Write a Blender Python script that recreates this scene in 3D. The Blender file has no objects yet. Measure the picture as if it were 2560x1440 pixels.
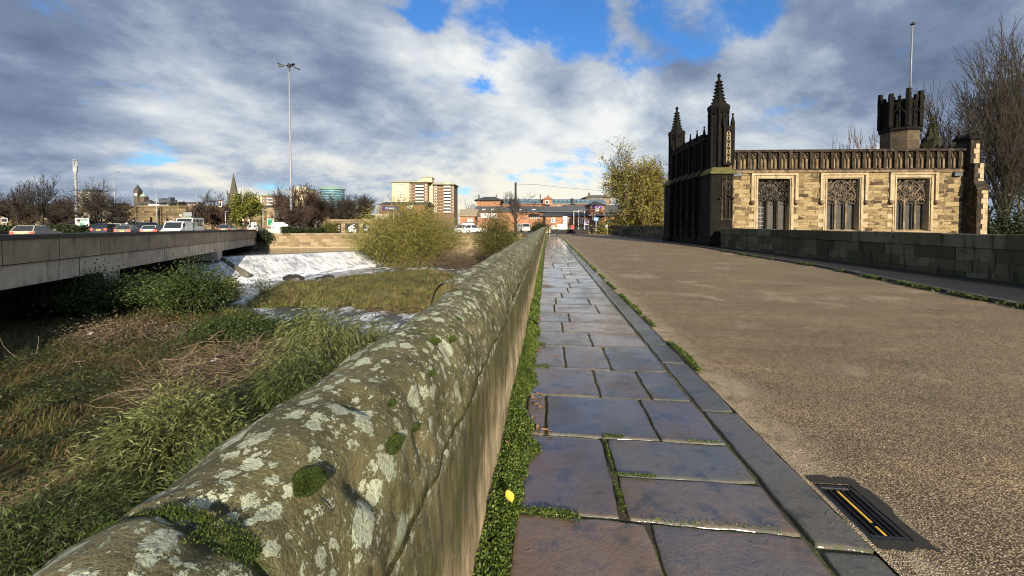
import bpy, math, random
import numpy as np
from mathutils import Vector, Matrix, noise as mnoise

SC = bpy.context.scene
COL = SC.collection
R = math.radians
rnd = random.Random(7)
EYE = 1.40
TH = R(5.3)          # the camera looks 5.3 degrees to the left of the old bridge's axis (+Y)
CT, ST = math.cos(TH), math.sin(TH)
F = 965.0            # focal length in pixels of the 2560 px wide photograph
PITCH = R(1.5)
PPY = 560 + F * math.tan(PITCH)

def W(px, py, d):
    """world point seen at pixel (px,py) at horizontal distance d ahead"""
    a = (px - 1280) / F; b = (PPY - py) / F
    fw = math.cos(PITCH) + b * math.sin(PITCH)
    up = -math.sin(PITCH) + b * math.cos(PITCH)
    s = d / fw
    r = a * s
    return Vector((r * CT - d * ST, r * ST + d * CT, EYE + up * s))

def G(px, py, z):
    """world point at height z seen at pixel (px,py)"""
    a = (px - 1280) / F; b = (PPY - py) / F
    fw = math.cos(PITCH) + b * math.sin(PITCH)
    up = -math.sin(PITCH) + b * math.cos(PITCH)
    s = (z - EYE) / up
    d = fw * s; r = a * s
    return Vector((r * CT - d * ST, r * ST + d * CT, z))

def zat(py, d):
    return W(1280, py, d).z

# ------------------------------------------------------------------ node helper
class NT:
    def __init__(s, tree):
        s.t = tree; s.n = tree.nodes; s.l = tree.links
    def new(s, typ, **kw):
        nd = s.n.new(typ)
        for k, v in kw.items():
            if k in nd.bl_rna.properties.keys(): setattr(nd, k, v)
        return nd
    def put(s, sock, v):
        if hasattr(v, 'is_output') or isinstance(v, bpy.types.NodeSocket): s.l.new(v, sock)
        elif v is not None:
            if isinstance(v, (tuple, list)) and len(v) == 3 and sock.type == 'RGBA': v = (*v, 1)
            sock.default_value = v
    def m(s, op, a, b=None, c=None, clamp=False):
        nd = s.new('ShaderNodeMath', operation=op); nd.use_clamp = clamp
        s.put(nd.inputs[0], a)
        if b is not None: s.put(nd.inputs[1], b)
        if c is not None: s.put(nd.inputs[2], c)
        return nd.outputs[0]
    def vm(s, op, a, b=None):
        nd = s.new('ShaderNodeVectorMath', operation=op)
        s.put(nd.inputs[0], a)
        if b is not None: s.put(nd.inputs[1], b)
        return nd.outputs['Value'] if op in ('DOT_PRODUCT', 'LENGTH', 'DISTANCE') else nd.outputs[0]
    def scale(s, v, f):
        nd = s.new('ShaderNodeVectorMath', operation='SCALE'); s.put(nd.inputs[0], v); s.put(nd.inputs['Scale'], f); return nd.outputs[0]
    def coord(s, kind='Object'):
        return s.new('ShaderNodeTexCoord').outputs[kind]
    def sep(s, v):
        nd = s.new('ShaderNodeSeparateXYZ'); s.put(nd.inputs[0], v); return nd.outputs
    def comb(s, x=0, y=0, z=0):
        nd = s.new('ShaderNodeCombineXYZ')
        for i, v in enumerate((x, y, z)): s.put(nd.inputs[i], v)
        return nd.outputs[0]
    def noise(s, v, scale=5, detail=4, rough=.55, dist=0, out='Fac'):
        nd = s.new('ShaderNodeTexNoise'); s.put(nd.inputs['Vector'], v)
        s.put(nd.inputs['Scale'], scale); s.put(nd.inputs['Detail'], detail); s.put(nd.inputs['Roughness'], rough); s.put(nd.inputs['Distortion'], dist)
        return nd.outputs[out]
    def vor(s, v, scale=5, feature='F1', out='Distance', rand=1):
        nd = s.new('ShaderNodeTexVoronoi', feature=feature); s.put(nd.inputs['Vector'], v); s.put(nd.inputs['Scale'], scale)
        s.put(nd.inputs['Randomness'], rand)
        return nd.outputs[out]
    def vor2(s, v, scale):
        nd = s.new('ShaderNodeTexVoronoi', feature='F1'); s.put(nd.inputs['Vector'], v); s.put(nd.inputs['Scale'], scale)
        return nd.outputs['Distance'], nd.outputs['Color']
    def ramp(s, f, stops, interp='LINEAR'):
        nd = s.new('ShaderNodeValToRGB'); cr = nd.color_ramp; cr.interpolation = interp
        while len(cr.elements) < len(stops): cr.elements.new(.5)
        for e, (p, c) in zip(cr.elements, stops):
            e.position = p; e.color = (*c, 1) if len(c) == 3 else c
        s.put(nd.inputs[0], f); return nd.outputs[0]
    def step(s, f, a, b):
        nd = s.new('ShaderNodeMapRange', interpolation_type='SMOOTHSTEP'); s.put(nd.inputs[0], f)
        s.put(nd.inputs[1], a); s.put(nd.inputs[2], b); return nd.outputs[0]
    def mix(s, f, a, b, blend='MIX'):
        nd = s.new('ShaderNodeMix', data_type='RGBA', blend_type=blend)
        s.put(nd.inputs[0], f); s.put(nd.inputs[6], a); s.put(nd.inputs[7], b); return nd.outputs[2]
    def bump(s, h, strength=.5, dist=.01, nrm=None):
        nd = s.new('ShaderNodeBump'); s.put(nd.inputs['Height'], h); s.put(nd.inputs['Strength'], strength); s.put(nd.inputs['Distance'], dist)
        if nrm is not None: s.put(nd.inputs['Normal'], nrm)
        return nd.outputs[0]
    def attr(s, name, out='Fac'):
        nd = s.new('ShaderNodeAttribute'); nd.attribute_name = name; return nd.outputs[out]
    def rand(s):
        return s.new('ShaderNodeObjectInfo').outputs['Random']
    def brick(s, v, w, h, mortar=.01, smooth=.1, offset=.5, squash=1, sqf=2):
        nd = s.new('ShaderNodeTexBrick', offset=offset, squash=squash, squash_frequency=sqf)
        s.put(nd.inputs['Vector'], v); s.put(nd.inputs['Color1'], (0, 0, 0)); s.put(nd.inputs['Color2'], (1, 1, 1)); s.put(nd.inputs['Mortar'], (.5, .5, .5))
        s.put(nd.inputs['Scale'], 1); s.put(nd.inputs['Mortar Size'], mortar); s.put(nd.inputs['Mortar Smooth'], smooth)
        s.put(nd.inputs['Brick Width'], w); s.put(nd.inputs['Row Height'], h)
        return nd.outputs['Color'], nd.outputs['Fac']

def new_mat(name):
    m = bpy.data.materials.new(name); m.use_nodes = True
    t = NT(m.node_tree); b = t.n.get('Principled BSDF')
    return m, t, b

def fin(t, b, col=None, rough=None, nrm=None, spec=None):
    if col is not None: t.put(b.inputs['Base Color'], col)
    if rough is not None: t.put(b.inputs['Roughness'], rough)
    if nrm is not None: t.put(b.inputs['Normal'], nrm)
    if spec is not None: t.put(b.inputs['Specular IOR Level'], spec)

_mc = {}
def plain(name, c, rough=.6, var=.25, scale=6, bump=.0, metal=0, spec=.4):
    """paint / metal / plaster with soft mottling and dirt"""
    if name in _mc: return _mc[name]
    m, t, b = new_mat(name); co = t.coord()
    n = t.noise(co, scale, 5, .6); n2 = t.noise(co, scale * 7, 3, .6)
    f = t.m('ADD', t.m('MULTIPLY', n, .7), t.m('MULTIPLY', n2, .3))
    lo = tuple(x * (1 - var) for x in c); hi = tuple(min(1, x * (1 + var)) for x in c)
    fin(t, b, t.ramp(f, [(.3, lo), (.7, hi)]), rough, t.bump(n2, bump, .01) if bump else None, spec)
    b.inputs['Metallic'].default_value = metal
    _mc[name] = m; return m

def leafmat(name, cols, scale=1.2, rough=.55, trans=.25):
    """foliage whose tint drifts through the plant and from leaf to leaf"""
    if name in _mc: return _mc[name]
    m, t, b = new_mat(name)
    f = t.attr('tint')
    n = t.noise(t.coord(), scale, 3, .6)
    f = t.m('ADD', t.m('MULTIPLY', f, .6), t.m('MULTIPLY', n, .45))
    k = len(cols)
    c = t.ramp(f, [(.15 + .7 * i / (k - 1), col) for i, col in enumerate(cols)])
    fin(t, b, c, rough, spec=.3)
    tr = t.new('ShaderNodeBsdfTranslucent'); t.put(tr.inputs[0], c)
    mx = t.new('ShaderNodeMixShader'); mx.inputs[0].default_value = trans
    t.l.new(b.outputs[0], mx.inputs[1]); t.l.new(tr.outputs[0], mx.inputs[2])
    t.l.new(mx.outputs[0], t.n['Material Output'].inputs[0])
    _mc[name] = m; return m

def emit(name, c, s):
    if name in _mc: return _mc[name]
    m, t, b = new_mat(name)
    fin(t, b, c, .4); t.put(b.inputs['Emission Color'], c); b.inputs['Emission Strength'].default_value = s
    _mc[name] = m; return m

def masonry(name, cols, bw, bh, mortar=(.12, .1, .07), ms=.012, dist=.03, rough=.85, grime=.5, bumpd=.02, squash=1, sqf=2, grcol=(.03, .027, .02), nscale=1.4):
    """coursed stone or brick: per-block colour, mortar, grime patches"""
    if name in _mc: return _mc[name]
    m, t, b = new_mat(name); co = t.coord(); x, y, z = t.sep(co)
    v = t.comb(t.m('ADD', x, y), z, 0)
    wob = t.noise(v, .9 / bh * .35, 2, .5, out='Color')
    v2 = t.vm('ADD', v, t.scale(t.vm('SUBTRACT', wob, (.5, .5, .5)), dist * 2))
    g, fac = t.brick(v2, bw, bh, ms, .3, squash=squash, sqf=sqf)
    k = len(cols)
    fine = t.noise(co, 2.5 / bh, 5, .65)
    gg = t.m('ADD', g, t.m('MULTIPLY', t.m('SUBTRACT', fine, .5), .5))
    c = t.ramp(gg, [(i / (k - 1), cc) for i, cc in enumerate(cols)])
    c = t.mix(fac, c, mortar)
    big = t.noise(co, nscale, 6, .65)
    c = t.mix(t.m('MULTIPLY', t.step(big, .48, .72), grime), c, grcol)
    h = t.m('ADD', t.m('MULTIPLY', t.m('SUBTRACT', 1, fac), 1), t.m('MULTIPLY', fine, .5))
    fin(t, b, c, rough, t.bump(h, .7, bumpd), .3)
    _mc[name] = m; return m

# ------------------------------------------------------------------ mesh helpers
class MB:
    def __init__(s): s.v = []; s.f = []
    def add(s, vs, fs):
        o = len(s.v); s.v += [tuple(p) for p in vs]; s.f += [tuple(i + o for i in f) for f in fs]; return s
    def box(s, x0, x1, y0, y1, z0, z1, taper=0):
        t = taper
        return s.add([(x0, y0, z0), (x1, y0, z0), (x1, y1, z0), (x0, y1, z0), (x0 + t, y0 + t, z1), (x1 - t, y0 + t, z1), (x1 - t, y1 - t, z1), (x0 + t, y1 - t, z1)],
                     [(3, 2, 1, 0), (4, 5, 6, 7), (0, 1, 5, 4), (1, 2, 6, 5), (2, 3, 7, 6), (3, 0, 4, 7)])
    def bev(s, x0, x1, y0, y1, z0, z1, b=.01):
        """box with chamfered top and side edges"""
        q = [(x0 + b, y0, 0), (x1 - b, y0, 0), (x1, y0 + b, 0), (x1, y1 - b, 0), (x1 - b, y1, 0), (x0 + b, y1, 0), (x0, y1 - b, 0), (x0, y0 + b, 0)]
        cx, cy = (x0 + x1) / 2, (y0 + y1) / 2
        def ring(z, i):
            return [(p[0] - math.copysign(i, p[0] - cx), p[1] - math.copysign(i, p[1] - cy), z) for p in q]
        rs = [ring(z0, 0), ring(z1 - b, 0), ring(z1, b)]
        return s.loft(rs)
    def loft(s, rings, cap=True, close=True):
        n = len(rings[0]); vs = [p for r in rings for p in r]; fs = []
        for k in range(len(rings) - 1):
            for i in range(n if close else n - 1):
                j = (i + 1) % n
                fs.append((k * n + i, k * n + j, (k + 1) * n + j, (k + 1) * n + i))
        if cap:
            fs.append(tuple(range(n - 1, -1, -1))); fs.append(tuple((len(rings) - 1) * n + i for i in range(n)))
        return s.add(vs, fs)
    def prism(s, poly, a, b, axis='y'):
        """polygon in the plane across axis, pushed from a to b"""
        def P(p, t): return {'y': (p[0], t, p[1]), 'x': (t, p[0], p[1]), 'z': (p[0], p[1], t)}[axis]
        return s.loft([[P(p, a) for p in poly], [P(p, b) for p in poly]])
    def lathe(s, prof, n=8, c=(0, 0), rot=0):
        rs = [[(c[0] + r * math.cos(rot + 2 * math.pi * i / n), c[1] + r * math.sin(rot + 2 * math.pi * i / n), z) for i in range(n)] for r, z in prof]
        return s.loft(rs)
    def tube(s, pts, rad, n=6, ends=True):
        pts = [Vector(p) for p in pts]; rs = []
        if not hasattr(rad, '__len__'): rad = [rad] * len(pts)
        for i, p in enumerate(pts):
            d = (pts[min(i + 1, len(pts) - 1)] - pts[max(i - 1, 0)])
            d = d.normalized() if d.length > 1e-9 else Vector((0, 0, 1))
            u = d.cross(Vector((0, 1, 0)) if abs(d.y) < .9 else Vector((1, 0, 0))).normalized(); w = d.cross(u)
            rs.append([p + (u * math.cos(2 * math.pi * k / n) + w * math.sin(2 * math.pi * k / n)) * rad[i] for k in range(n)])
        return s.loft(rs, cap=ends)
    def ball(s, c, r, n=8, m=6):
        rx, ry, rz = (r if hasattr(r, '__len__') else (r, r, r)); rs = []
        for k in range(m + 1):
            t = -math.pi / 2 + math.pi * (k + .02) / (m + .04); rs.append([(c[0] + rx * math.cos(t) * math.cos(2 * math.pi * i / n), c[1] + ry * math.cos(t) * math.sin(2 * math.pi * i / n), c[2] + rz * math.sin(t)) for i in range(n)])
        return s.loft(rs)
    def build(s, name, mat, parent=None, smooth=False, loc=None):
        me = bpy.data.meshes.new(name); me.from_pydata(s.v, [], s.f); me.update()
        if smooth: me.polygons.foreach_set('use_smooth', [True] * len(me.polygons))
        me.materials.append(mat)
        return link(name, me, parent, loc)

def link(name, me, parent=None, loc=None):
    o = bpy.data.objects.new(name, me); COL.objects.link(o)
    if parent is not None: o.parent = parent
    if loc is not None: o.location = loc
    return o

def np_mesh(name, V, Fa, mat, parent=None, tint=None, smooth=False):
    """V (n,3), Fa (m,k) all faces with k corners"""
    V = np.asarray(V, dtype=np.float32); Fa = np.asarray(Fa, dtype=np.int32)
    me = bpy.data.meshes.new(name); k = Fa.shape[1]
    me.vertices.add(len(V)); me.vertices.foreach_set('co', V.ravel())
    me.loops.add(Fa.size); me.loops.foreach_set('vertex_index', Fa.ravel())
    me.polygons.add(len(Fa)); me.polygons.foreach_set('loop_start', np.arange(0, Fa.size, k, dtype=np.int32))
    if smooth: me.polygons.foreach_set('use_smooth', np.ones(len(Fa), dtype=bool))
    if tint is not None:
        a = me.attributes.new('tint', 'FLOAT', 'POINT'); a.data.foreach_set('value', np.asarray(tint, dtype=np.float32))
    me.update(calc_edges=True); me.validate()
    me.materials.append(mat)
    return link(name, me, parent)

def tag(o, label=None, cat=None, group=None, kind=None):
    if label: o['label'] = label
    if cat: o['category'] = cat
    if group: o['group'] = group
    if kind: o['kind'] = kind
    return o

def thing(name, label, cat, loc=(0, 0, 0), rz=0, group=None):
    o = bpy.data.objects.new(name, None); COL.objects.link(o); o.empty_display_size = .2
    o.location = loc; o.rotation_euler = (0, 0, rz)
    return tag(o, label, cat, group)

def struct(o, label=None): return tag(o, label, kind='structure')

def dup(root, loc, rz, label=None, group=None):
    r = root.copy(); COL.objects.link(r); r.location = loc; r.rotation_euler = (0, 0, rz)
    if label: r['label'] = label
    if group: r['group'] = group
    for ch in list(root.children):
        c = ch.copy(); COL.objects.link(c); c.parent = r
        for g in list(ch.children):
            d = g.copy(); COL.objects.link(d); d.parent = c
    return r

def text_mesh(name, s, size, mat, parent, loc, rot=(math.pi / 2, 0, 0), depth=.01):
    cu = bpy.data.curves.new(name, 'FONT'); cu.body = s; cu.size = size; cu.extrude = depth; cu.align_x = 'CENTER'; cu.align_y = 'CENTER'
    tmp = bpy.data.objects.new('tmp', cu); COL.objects.link(tmp)
    bpy.context.view_layer.update()
    me = bpy.data.meshes.new_from_object(tmp.evaluated_get(bpy.context.evaluated_depsgraph_get()))
    bpy.data.objects.remove(tmp); me.materials.clear(); me.materials.append(mat)
    o = link(name, me, parent, loc); o.rotation_euler = rot
    return o

# many tapered sticks in one mesh
def sticks(segs, sides=4):
    S = np.asarray(segs, dtype=np.float64); p0, p1, r0, r1 = S[:, 0:3], S[:, 3:6], S[:, 6:7], S[:, 7:8]
    d = p1 - p0; d /= np.linalg.norm(d, axis=1, keepdims=True) + 1e-9
    ref = np.where(np.abs(d[:, 2:3]) < .9, np.array([[0, 0, 1.]]), np.array([[1., 0, 0]]))
    u = np.cross(d, ref); u /= np.linalg.norm(u, axis=1, keepdims=True) + 1e-9; w = np.cross(d, u)
    n = len(S); V = np.zeros((n, 2, sides, 3))
    for k in range(sides):
        a = 2 * math.pi * k / sides; o = u * math.cos(a) + w * math.sin(a)
        V[:, 0, k] = p0 + o * r0; V[:, 1, k] = p1 + o * r1
    idx = np.arange(n)[:, None] * 2 * sides
    Fa = [np.stack([idx[:, 0] + k, idx[:, 0] + (k + 1) % sides, idx[:, 0] + sides + (k + 1) % sides, idx[:, 0] + sides + k], 1) for k in range(sides)]
    return V.reshape(-1, 3), np.concatenate(Fa)

def leaves(P, D, L, wd, rng, droop=0):
    """rhombic leaves at P pointing along D"""
    n = len(P); D = D / (np.linalg.norm(D, axis=1, keepdims=True) + 1e-9)
    ref = rng.normal(size=(n, 3)); u = np.cross(D, ref); u /= np.linalg.norm(u, axis=1, keepdims=True) + 1e-9
    L = np.broadcast_to(np.asarray(L), (n,))[:, None]; wd = np.broadcast_to(np.asarray(wd), (n,))[:, None]
    mid = P + D * L * .45; tip = P + D * L; tip[:, 2] -= droop * L[:, 0]
    V = np.stack([P, mid + u * wd / 2, tip, mid - u * wd / 2], 1).reshape(-1, 3)
    Fa = np.arange(n * 4).reshape(n, 4)
    t = np.repeat(rng.random(n), 4)
    return V, Fa, t

def grow(rng, levels=4, up=.12, wob=.22, ang=(25, 55), kids=(0, 1), first=1, Lr=(.55, .8), steps=4, trunkL=1.0, main=(1, 2), lean=(0, 0)):
    """branch skeleton from the origin, unit height-ish; rows p0 p1 r0 r1 level"""
    segs = []
    def br(p, d, L, r, lev):
        st = steps
        for i in range(st):
            d = d + np.array([rng.gauss(0, wob), rng.gauss(0, wob), rng.gauss(0, wob) + up]) * (.45 if lev == levels else 1)
            d = d / np.linalg.norm(d)
            q = p + d * L / st; r2 = r * (.9 if lev == levels else .84)
            segs.append((*p, *q, r, r2, lev)); p, r = q, r2
            if lev > 0 and i >= (first if lev == levels else 0):
                for _ in range((rng.randint(*main) if lev == levels else rng.choice(kids))): kid(p, d, max(L, .8) if lev == levels else L, r, lev)
        if lev > 0:
            for _ in range(3 if lev == levels else 2): kid(p, d, max(L, .8) * 1.1 if lev == levels else L * 1.1, r, lev, .8 if lev < levels else 1)
    def kid(p, d, L, r, lev, k=1):
        a = R(rng.uniform(*ang)) * k; az = rng.uniform(0, 2 * math.pi)
        ref = np.array([0, 0, 1.]) if abs(d[2]) < .9 else np.array([1., 0, 0])
        u = np.cross(d, ref); u /= np.linalg.norm(u); w = np.cross(d, u)
        e = d * math.cos(a) + (u * math.cos(az) + w * math.sin(az)) * math.sin(a)
        br(p, e, L * rng.uniform(*Lr), r * rng.uniform(.5, .72), lev - 1)
    br(np.zeros(3), np.array([lean[0], lean[1], 1.]), trunkL, .06, levels)
    return np.array(segs)

BARK = plain('bark', (.035, .028, .02), .9, .4, 8, .3)
BARKG = plain('bark_grey', (.07, .06, .045), .9, .4, 8, .3)

def tree(name, label, base, H, Wd, seed, levels=4, tr=.2, leafn=0, leafL=.2, leafw=.1, lmat=None, bark=None, twig=.012, group=None, minr=.012, **kw):
    rng = random.Random(seed); S = grow(rng, levels, **kw)
    top = S[:, 5] > np.percentile(S[:, 5], 35); mx, mz = S[top, 3:5].mean(0), S[top, 5].mean()
    for c in (0, 3): S[:, c:c + 2] -= mx * (S[:, c + 2:c + 3] / mz)        # stand upright over the root
    ext = np.abs(S[:, 3:5]); zs = H / np.percentile(S[:, 5], 99.6); xs = (Wd / 2) / np.percentile(ext, 99)
    for c in (0, 3): S[:, c:c + 2] *= xs; S[:, c + 2] *= zs
    k = tr / .06; S[:, 6:8] = np.maximum(S[:, 6:8] * k, minr)
    o = thing(name, label, 'tree', base, 0, group)
    bark = bark or BARK
    thick = S[:, 8] >= levels - 1
    V, Fa = sticks(S[thick], 6); np_mesh('trunk', V, Fa, bark, o, smooth=True)
    V, Fa = sticks(S[~thick], 3)
    if leafn:
        twg = np_mesh('branches', V, Fa, bark, o)
        r2 = np.random.default_rng(seed); T = S[S[:, 8] <= 1]
        i = r2.integers(0, len(T), leafn); f = r2.random((leafn, 1))
        P = T[i, 0:3] * (1 - f) + T[i, 3:6] * f + r2.normal(size=(leafn, 3)) * leafL * .6
        D = (T[i, 3:6] - T[i, 0:3]); D /= np.linalg.norm(D, axis=1, keepdims=True) + 1e-9; D = D + r2.normal(size=(leafn, 3)) * .7
        V, Fa, t = leaves(P, D, leafL * r2.uniform(.6, 1.3, leafn), leafw * r2.uniform(.6, 1.2, leafn), r2, .2)
        np_mesh('crown', V, Fa, lmat, o, t)
    else:
        np_mesh('crown', V, Fa, bark, o)
    return o

def shrub(name, label, base, H, Rx, Ry, nst, nlf, L, wd, lmat, seed, smat=None, droop=.3, tuft=.25, spread=1.0, cat='shrub', rz=0, group=None, low=.15, arch=.35, jitter=.8, stemr=.02):
    """many-stemmed bush: stems arch outward from the base, leaves along them"""
    r = np.random.default_rng(seed)
    o = thing(name, label, cat, base, rz, group)
    az = r.uniform(0, 2 * math.pi, nst); rad = np.sqrt(r.random(nst)) * spread; hh = H * (1 - .45 * rad ** 2) * r.uniform(.72, 1.05, nst)
    tipx = np.cos(az) * rad * Rx; tipy = np.sin(az) * rad * Ry
    b0 = np.stack([tipx * .25 + r.normal(size=nst) * .12 * Rx, tipy * .25 + r.normal(size=nst) * .12 * Ry, np.zeros(nst)], 1)
    def pt(i, t):
        t = t[:, None]; tip = np.stack([tipx[i], tipy[i], hh[i]], 1)
        mid = b0[i] * .45 + tip * .45; mid[:, 2] = hh[i] * .72
        end = tip.copy(); end[:, 2] -= arch * hh[i] * rad[i]
        return (1 - t) ** 2 * b0[i] + 2 * t * (1 - t) * mid + t * t * end
    segs = []; NS = 6
    ii = np.arange(nst)
    for k in range(NS):
        a = pt(ii, np.full(nst, k / NS)); c = pt(ii, np.full(nst, (k + 1) / NS))
        segs.append(np.concatenate([a, c, np.full((nst, 1), stemr * (1 - .8 * k / NS)), np.full((nst, 1), stemr * (1 - .8 * (k + 1) / NS))], 1))
    V, Fa = sticks(np.concatenate(segs), 4); np_mesh('stems', V, Fa, smat or BARKG, o)
    i = r.integers(0, nst, nlf); t = low + (1 - low) * r.random(nlf) ** .8
    P = pt(i, t); D = pt(i, np.minimum(t + .05, 1.05)) - P
    D /= np.linalg.norm(D, axis=1, keepdims=True) + 1e-9
    off = r.normal(size=(nlf, 3)) * tuft * np.array([1, 1, .8]) * (.5 + t[:, None])
    D = D + r.normal(size=(nlf, 3)) * jitter + off / (tuft + 1e-6) * .35; D[:, 2] -= droop * r.random(nlf)
    V, Fa, tt = leaves(P + off, D, L * r.uniform(.55, 1.25, nlf), wd * r.uniform(.6, 1.2, nlf), r, droop * .4)
    # neighbouring leaves share a tone: clumps read light and dark
    tone = r.random(nst)[i]; tt = np.clip(.55 * tt + .45 * np.repeat(tone, 4), 0, 1)
    np_mesh('foliage', V, Fa, lmat, o, tt)
    return o

# ------------------------------------------------------------------ camera, sky, sun
cam = bpy.data.cameras.new('camera'); co = bpy.data.objects.new('camera', cam); COL.objects.link(co)
co.location = (0, 0, EYE); co.rotation_euler = (math.pi / 2 - PITCH, 0, TH)
cam.sensor_width = 36; cam.lens = F / 2560 * 36; cam.shift_y = -(720 - PPY) / 2560
cam.clip_start = .05; cam.clip_end = 6000
SC.camera = co
SUNV = Vector((.30, -.953, 0)).normalized() * math.cos(R(20)) + Vector((0, 0, math.sin(R(20))))
sl = bpy.data.lights.new('sun', 'SUN'); sl.energy = 5.0; sl.angle = R(.5); sl.color = (1, .86, .66)
so = bpy.data.objects.new('sun', sl); COL.objects.link(so); so.rotation_euler = SUNV.to_track_quat('Z', 'Y').to_euler(); so.location = (0, -20, 40)
SC.view_settings.view_transform = 'Standard'; SC.view_settings.look = 'None'; SC.view_settings.exposure = .9; SC.view_settings.gamma = 1
SC.render.engine = 'CYCLES'
SC.cycles.use_denoising = True; SC.cycles.filter_width = 1.1
SC.cycles.max_bounces = 6; SC.cycles.transparent_max_bounces = 6
SC.cycles.use_adaptive_sampling = True; SC.cycles.adaptive_threshold = .015
def build_sky():
    w = bpy.data.worlds.new('World'); SC.world = w; w.use_nodes = True
    t = NT(w.node_tree); bg = t.n['Background']; out = t.n['World Output']
    sky = t.new('ShaderNodeTexSky', sky_type='NISHITA'); sky.sun_disc = False
    sky.sun_elevation = R(20); sky.sun_rotation = math.atan2(SUNV.x, SUNV.y); sky.air_density = 1.3; sky.dust_density = .4; sky.ozone_density = 3
    t.put(bg.inputs[0], t.mix(1.0, sky.outputs[0], (.50, .92, 1.45), 'MULTIPLY')); bg.inputs[1].default_value = .066
    d = t.vm('NORMALIZE', t.coord('Generated')); x, y, z = t.sep(d)
    zc = t.m('ADD', t.m('MAXIMUM', z, 0), .36)
    uv = t.comb(t.m('DIVIDE', x, zc), t.m('DIVIDE', y, zc), 0)
    # turn so that streets of cloud run from lower left to upper right
    rot = t.new('ShaderNodeVectorRotate', rotation_type='Z_AXIS'); t.put(rot.inputs['Vector'], uv); rot.inputs['Angle'].default_value = R(-34)
    st = t.vm('MULTIPLY', rot.outputs[0], (.85, 1.0, 1))
    def lobes(items):
        tot = None
        for px, py, sig, amp in items:
            a = W(px, py, 100) - Vector((0, 0, EYE)); a.normalize()
            dt = t.vm('DOT_PRODUCT', d, tuple(a))
            g = t.m('EXPONENT', t.m('MULTIPLY', t.m('SUBTRACT', dt, 1), 2 / sig ** 2))
            g = t.m('MULTIPLY', g, amp); tot = g if tot is None else t.m('ADD', tot, g)
        return tot
    n1 = t.noise(st, 2.3, 12, .60, .25); n2 = t.noise(t.vm('ADD', st, (3.1, 7.7, 0)), 6.0, 10, .62, .4)
    cov = t.m('ADD', t.m('MULTIPLY', n1, 1.0), t.m('MULTIPLY', n2, .55)); cov = t.m('SUBTRACT', cov, .27)
    bias = lobes([(1460, 105, .085, -.30), (1760, 90, .10, -.26), (1920, 50, .07, -.22), (1210, 215, .05, -.22), (1310, 50, .085, -.25), (1600, 160, .05, -.16), (1190, 70, .045, -.18), (1080, 25, .045, -.17), (1640, 40, .05, -.14), (1350, 150, .03, .10), (1540, 60, .035, .10), (1480, 190, .05, .10), (2050, 60, .12, .16), (1070, 20, .05, -.10), (140, 30, .05, -.06), (330, 240, .05, -.16), (480, 295, .04, -.15), (390, 385, .04, -.2), (210, 235, .04, -.14), (100, 35, .06, -.14), (180, 235, .04, -.04), (250, 420, .3, .10), (120, 180, .2, .14), (900, 300, .2, .10),
                  (1150, 130, .06, .14), (1560, 40, .03, .08), (750, 120, .28, .12), (1500, 330, .25, .12), (1250, 170, .06, .08), (1700, 280, .2, .08), (2350, 250, .35, .12), (1100, 430, .35, .06)])
    cov = t.m('ADD', cov, bias)
    den = t.step(cov, .37, .56)
    # lit and shaded sides of the cloud: thickness and a relief noise looked up towards the sun
    n3 = t.noise(t.vm('ADD', st, (.045, -.075, 0)), 2.3, 12, .60, .25)
    relief = t.m('SUBTRACT', n1, n3)
    n4 = t.noise(t.vm('ADD', st, (9.1, 2.7, 0)), 2.2, 9, .62, .2)
    dark = lobes([(700, 130, .18, .26), (900, 200, .10, .14), (400, 120, .22, .14), (100, 120, .2, .12), (1700, 140, .09, .42), (1400, 200, .10, .20), (1380, 265, .06, .12), (150, 420, .16, .10), (420, 480, .14, .05), (2000, 160, .14, .22), (2500, 150, .22, .28), (2300, 40, .18, .24), (100, 20, .16, .16), (1300, 350, .10, .04), (60, 200, .2, .12), (1000, 60, .12, .08),
                  (1150, 140, .06, -.28), (1250, 160, .05, -.2), (1500, 310, .14, -.12), (1200, 450, .18, -.26), (1450, 450, .16, -.26), (1330, 400, .10, -.08), (1300, 240, .08, -.12), (1850, 120, .05, -.25), (450, 260, .12, -.26), (300, 300, .15, -.14), (2050, 330, .18, -.16), (700, 430, .2, -.16), (1620, 230, .08, -.25), (1000, 120, .05, -.12)])
    sh = t.m('ADD', t.m('ADD', t.m('MULTIPLY', t.m('SUBTRACT', n4, .5), 1.05), t.m('MULTIPLY', relief, -1.15)), t.m('ADD', dark, .36))
    cc = t.ramp(sh, [(0, (.86, .88, .87)), (.20, (.64, .69, .74)), (.42, (.40, .47, .58)), (.66, (.215, .275, .40)), (1, (.11, .15, .24))])
    # low cloud is creamy from the low sun
    warm = t.m('MULTIPLY', t.step(z, .22, .02), t.step(sh, .40, .05))
    cc = t.mix(t.m('MULTIPLY', warm, .8), cc, (.98, .90, .70))
    bg2 = t.new('ShaderNodeBackground'); t.put(bg2.inputs[0], cc); bg2.inputs[1].default_value = .56
    mx = t.new('ShaderNodeMixShader'); t.put(mx.inputs[0], den)
    t.l.new(bg.outputs[0], mx.inputs[1]); t.l.new(bg2.outputs[0], mx.inputs[2]); t.l.new(mx.outputs[0], out.inputs[0])
    w.cycles_visibility.camera = True
build_sky()
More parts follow.
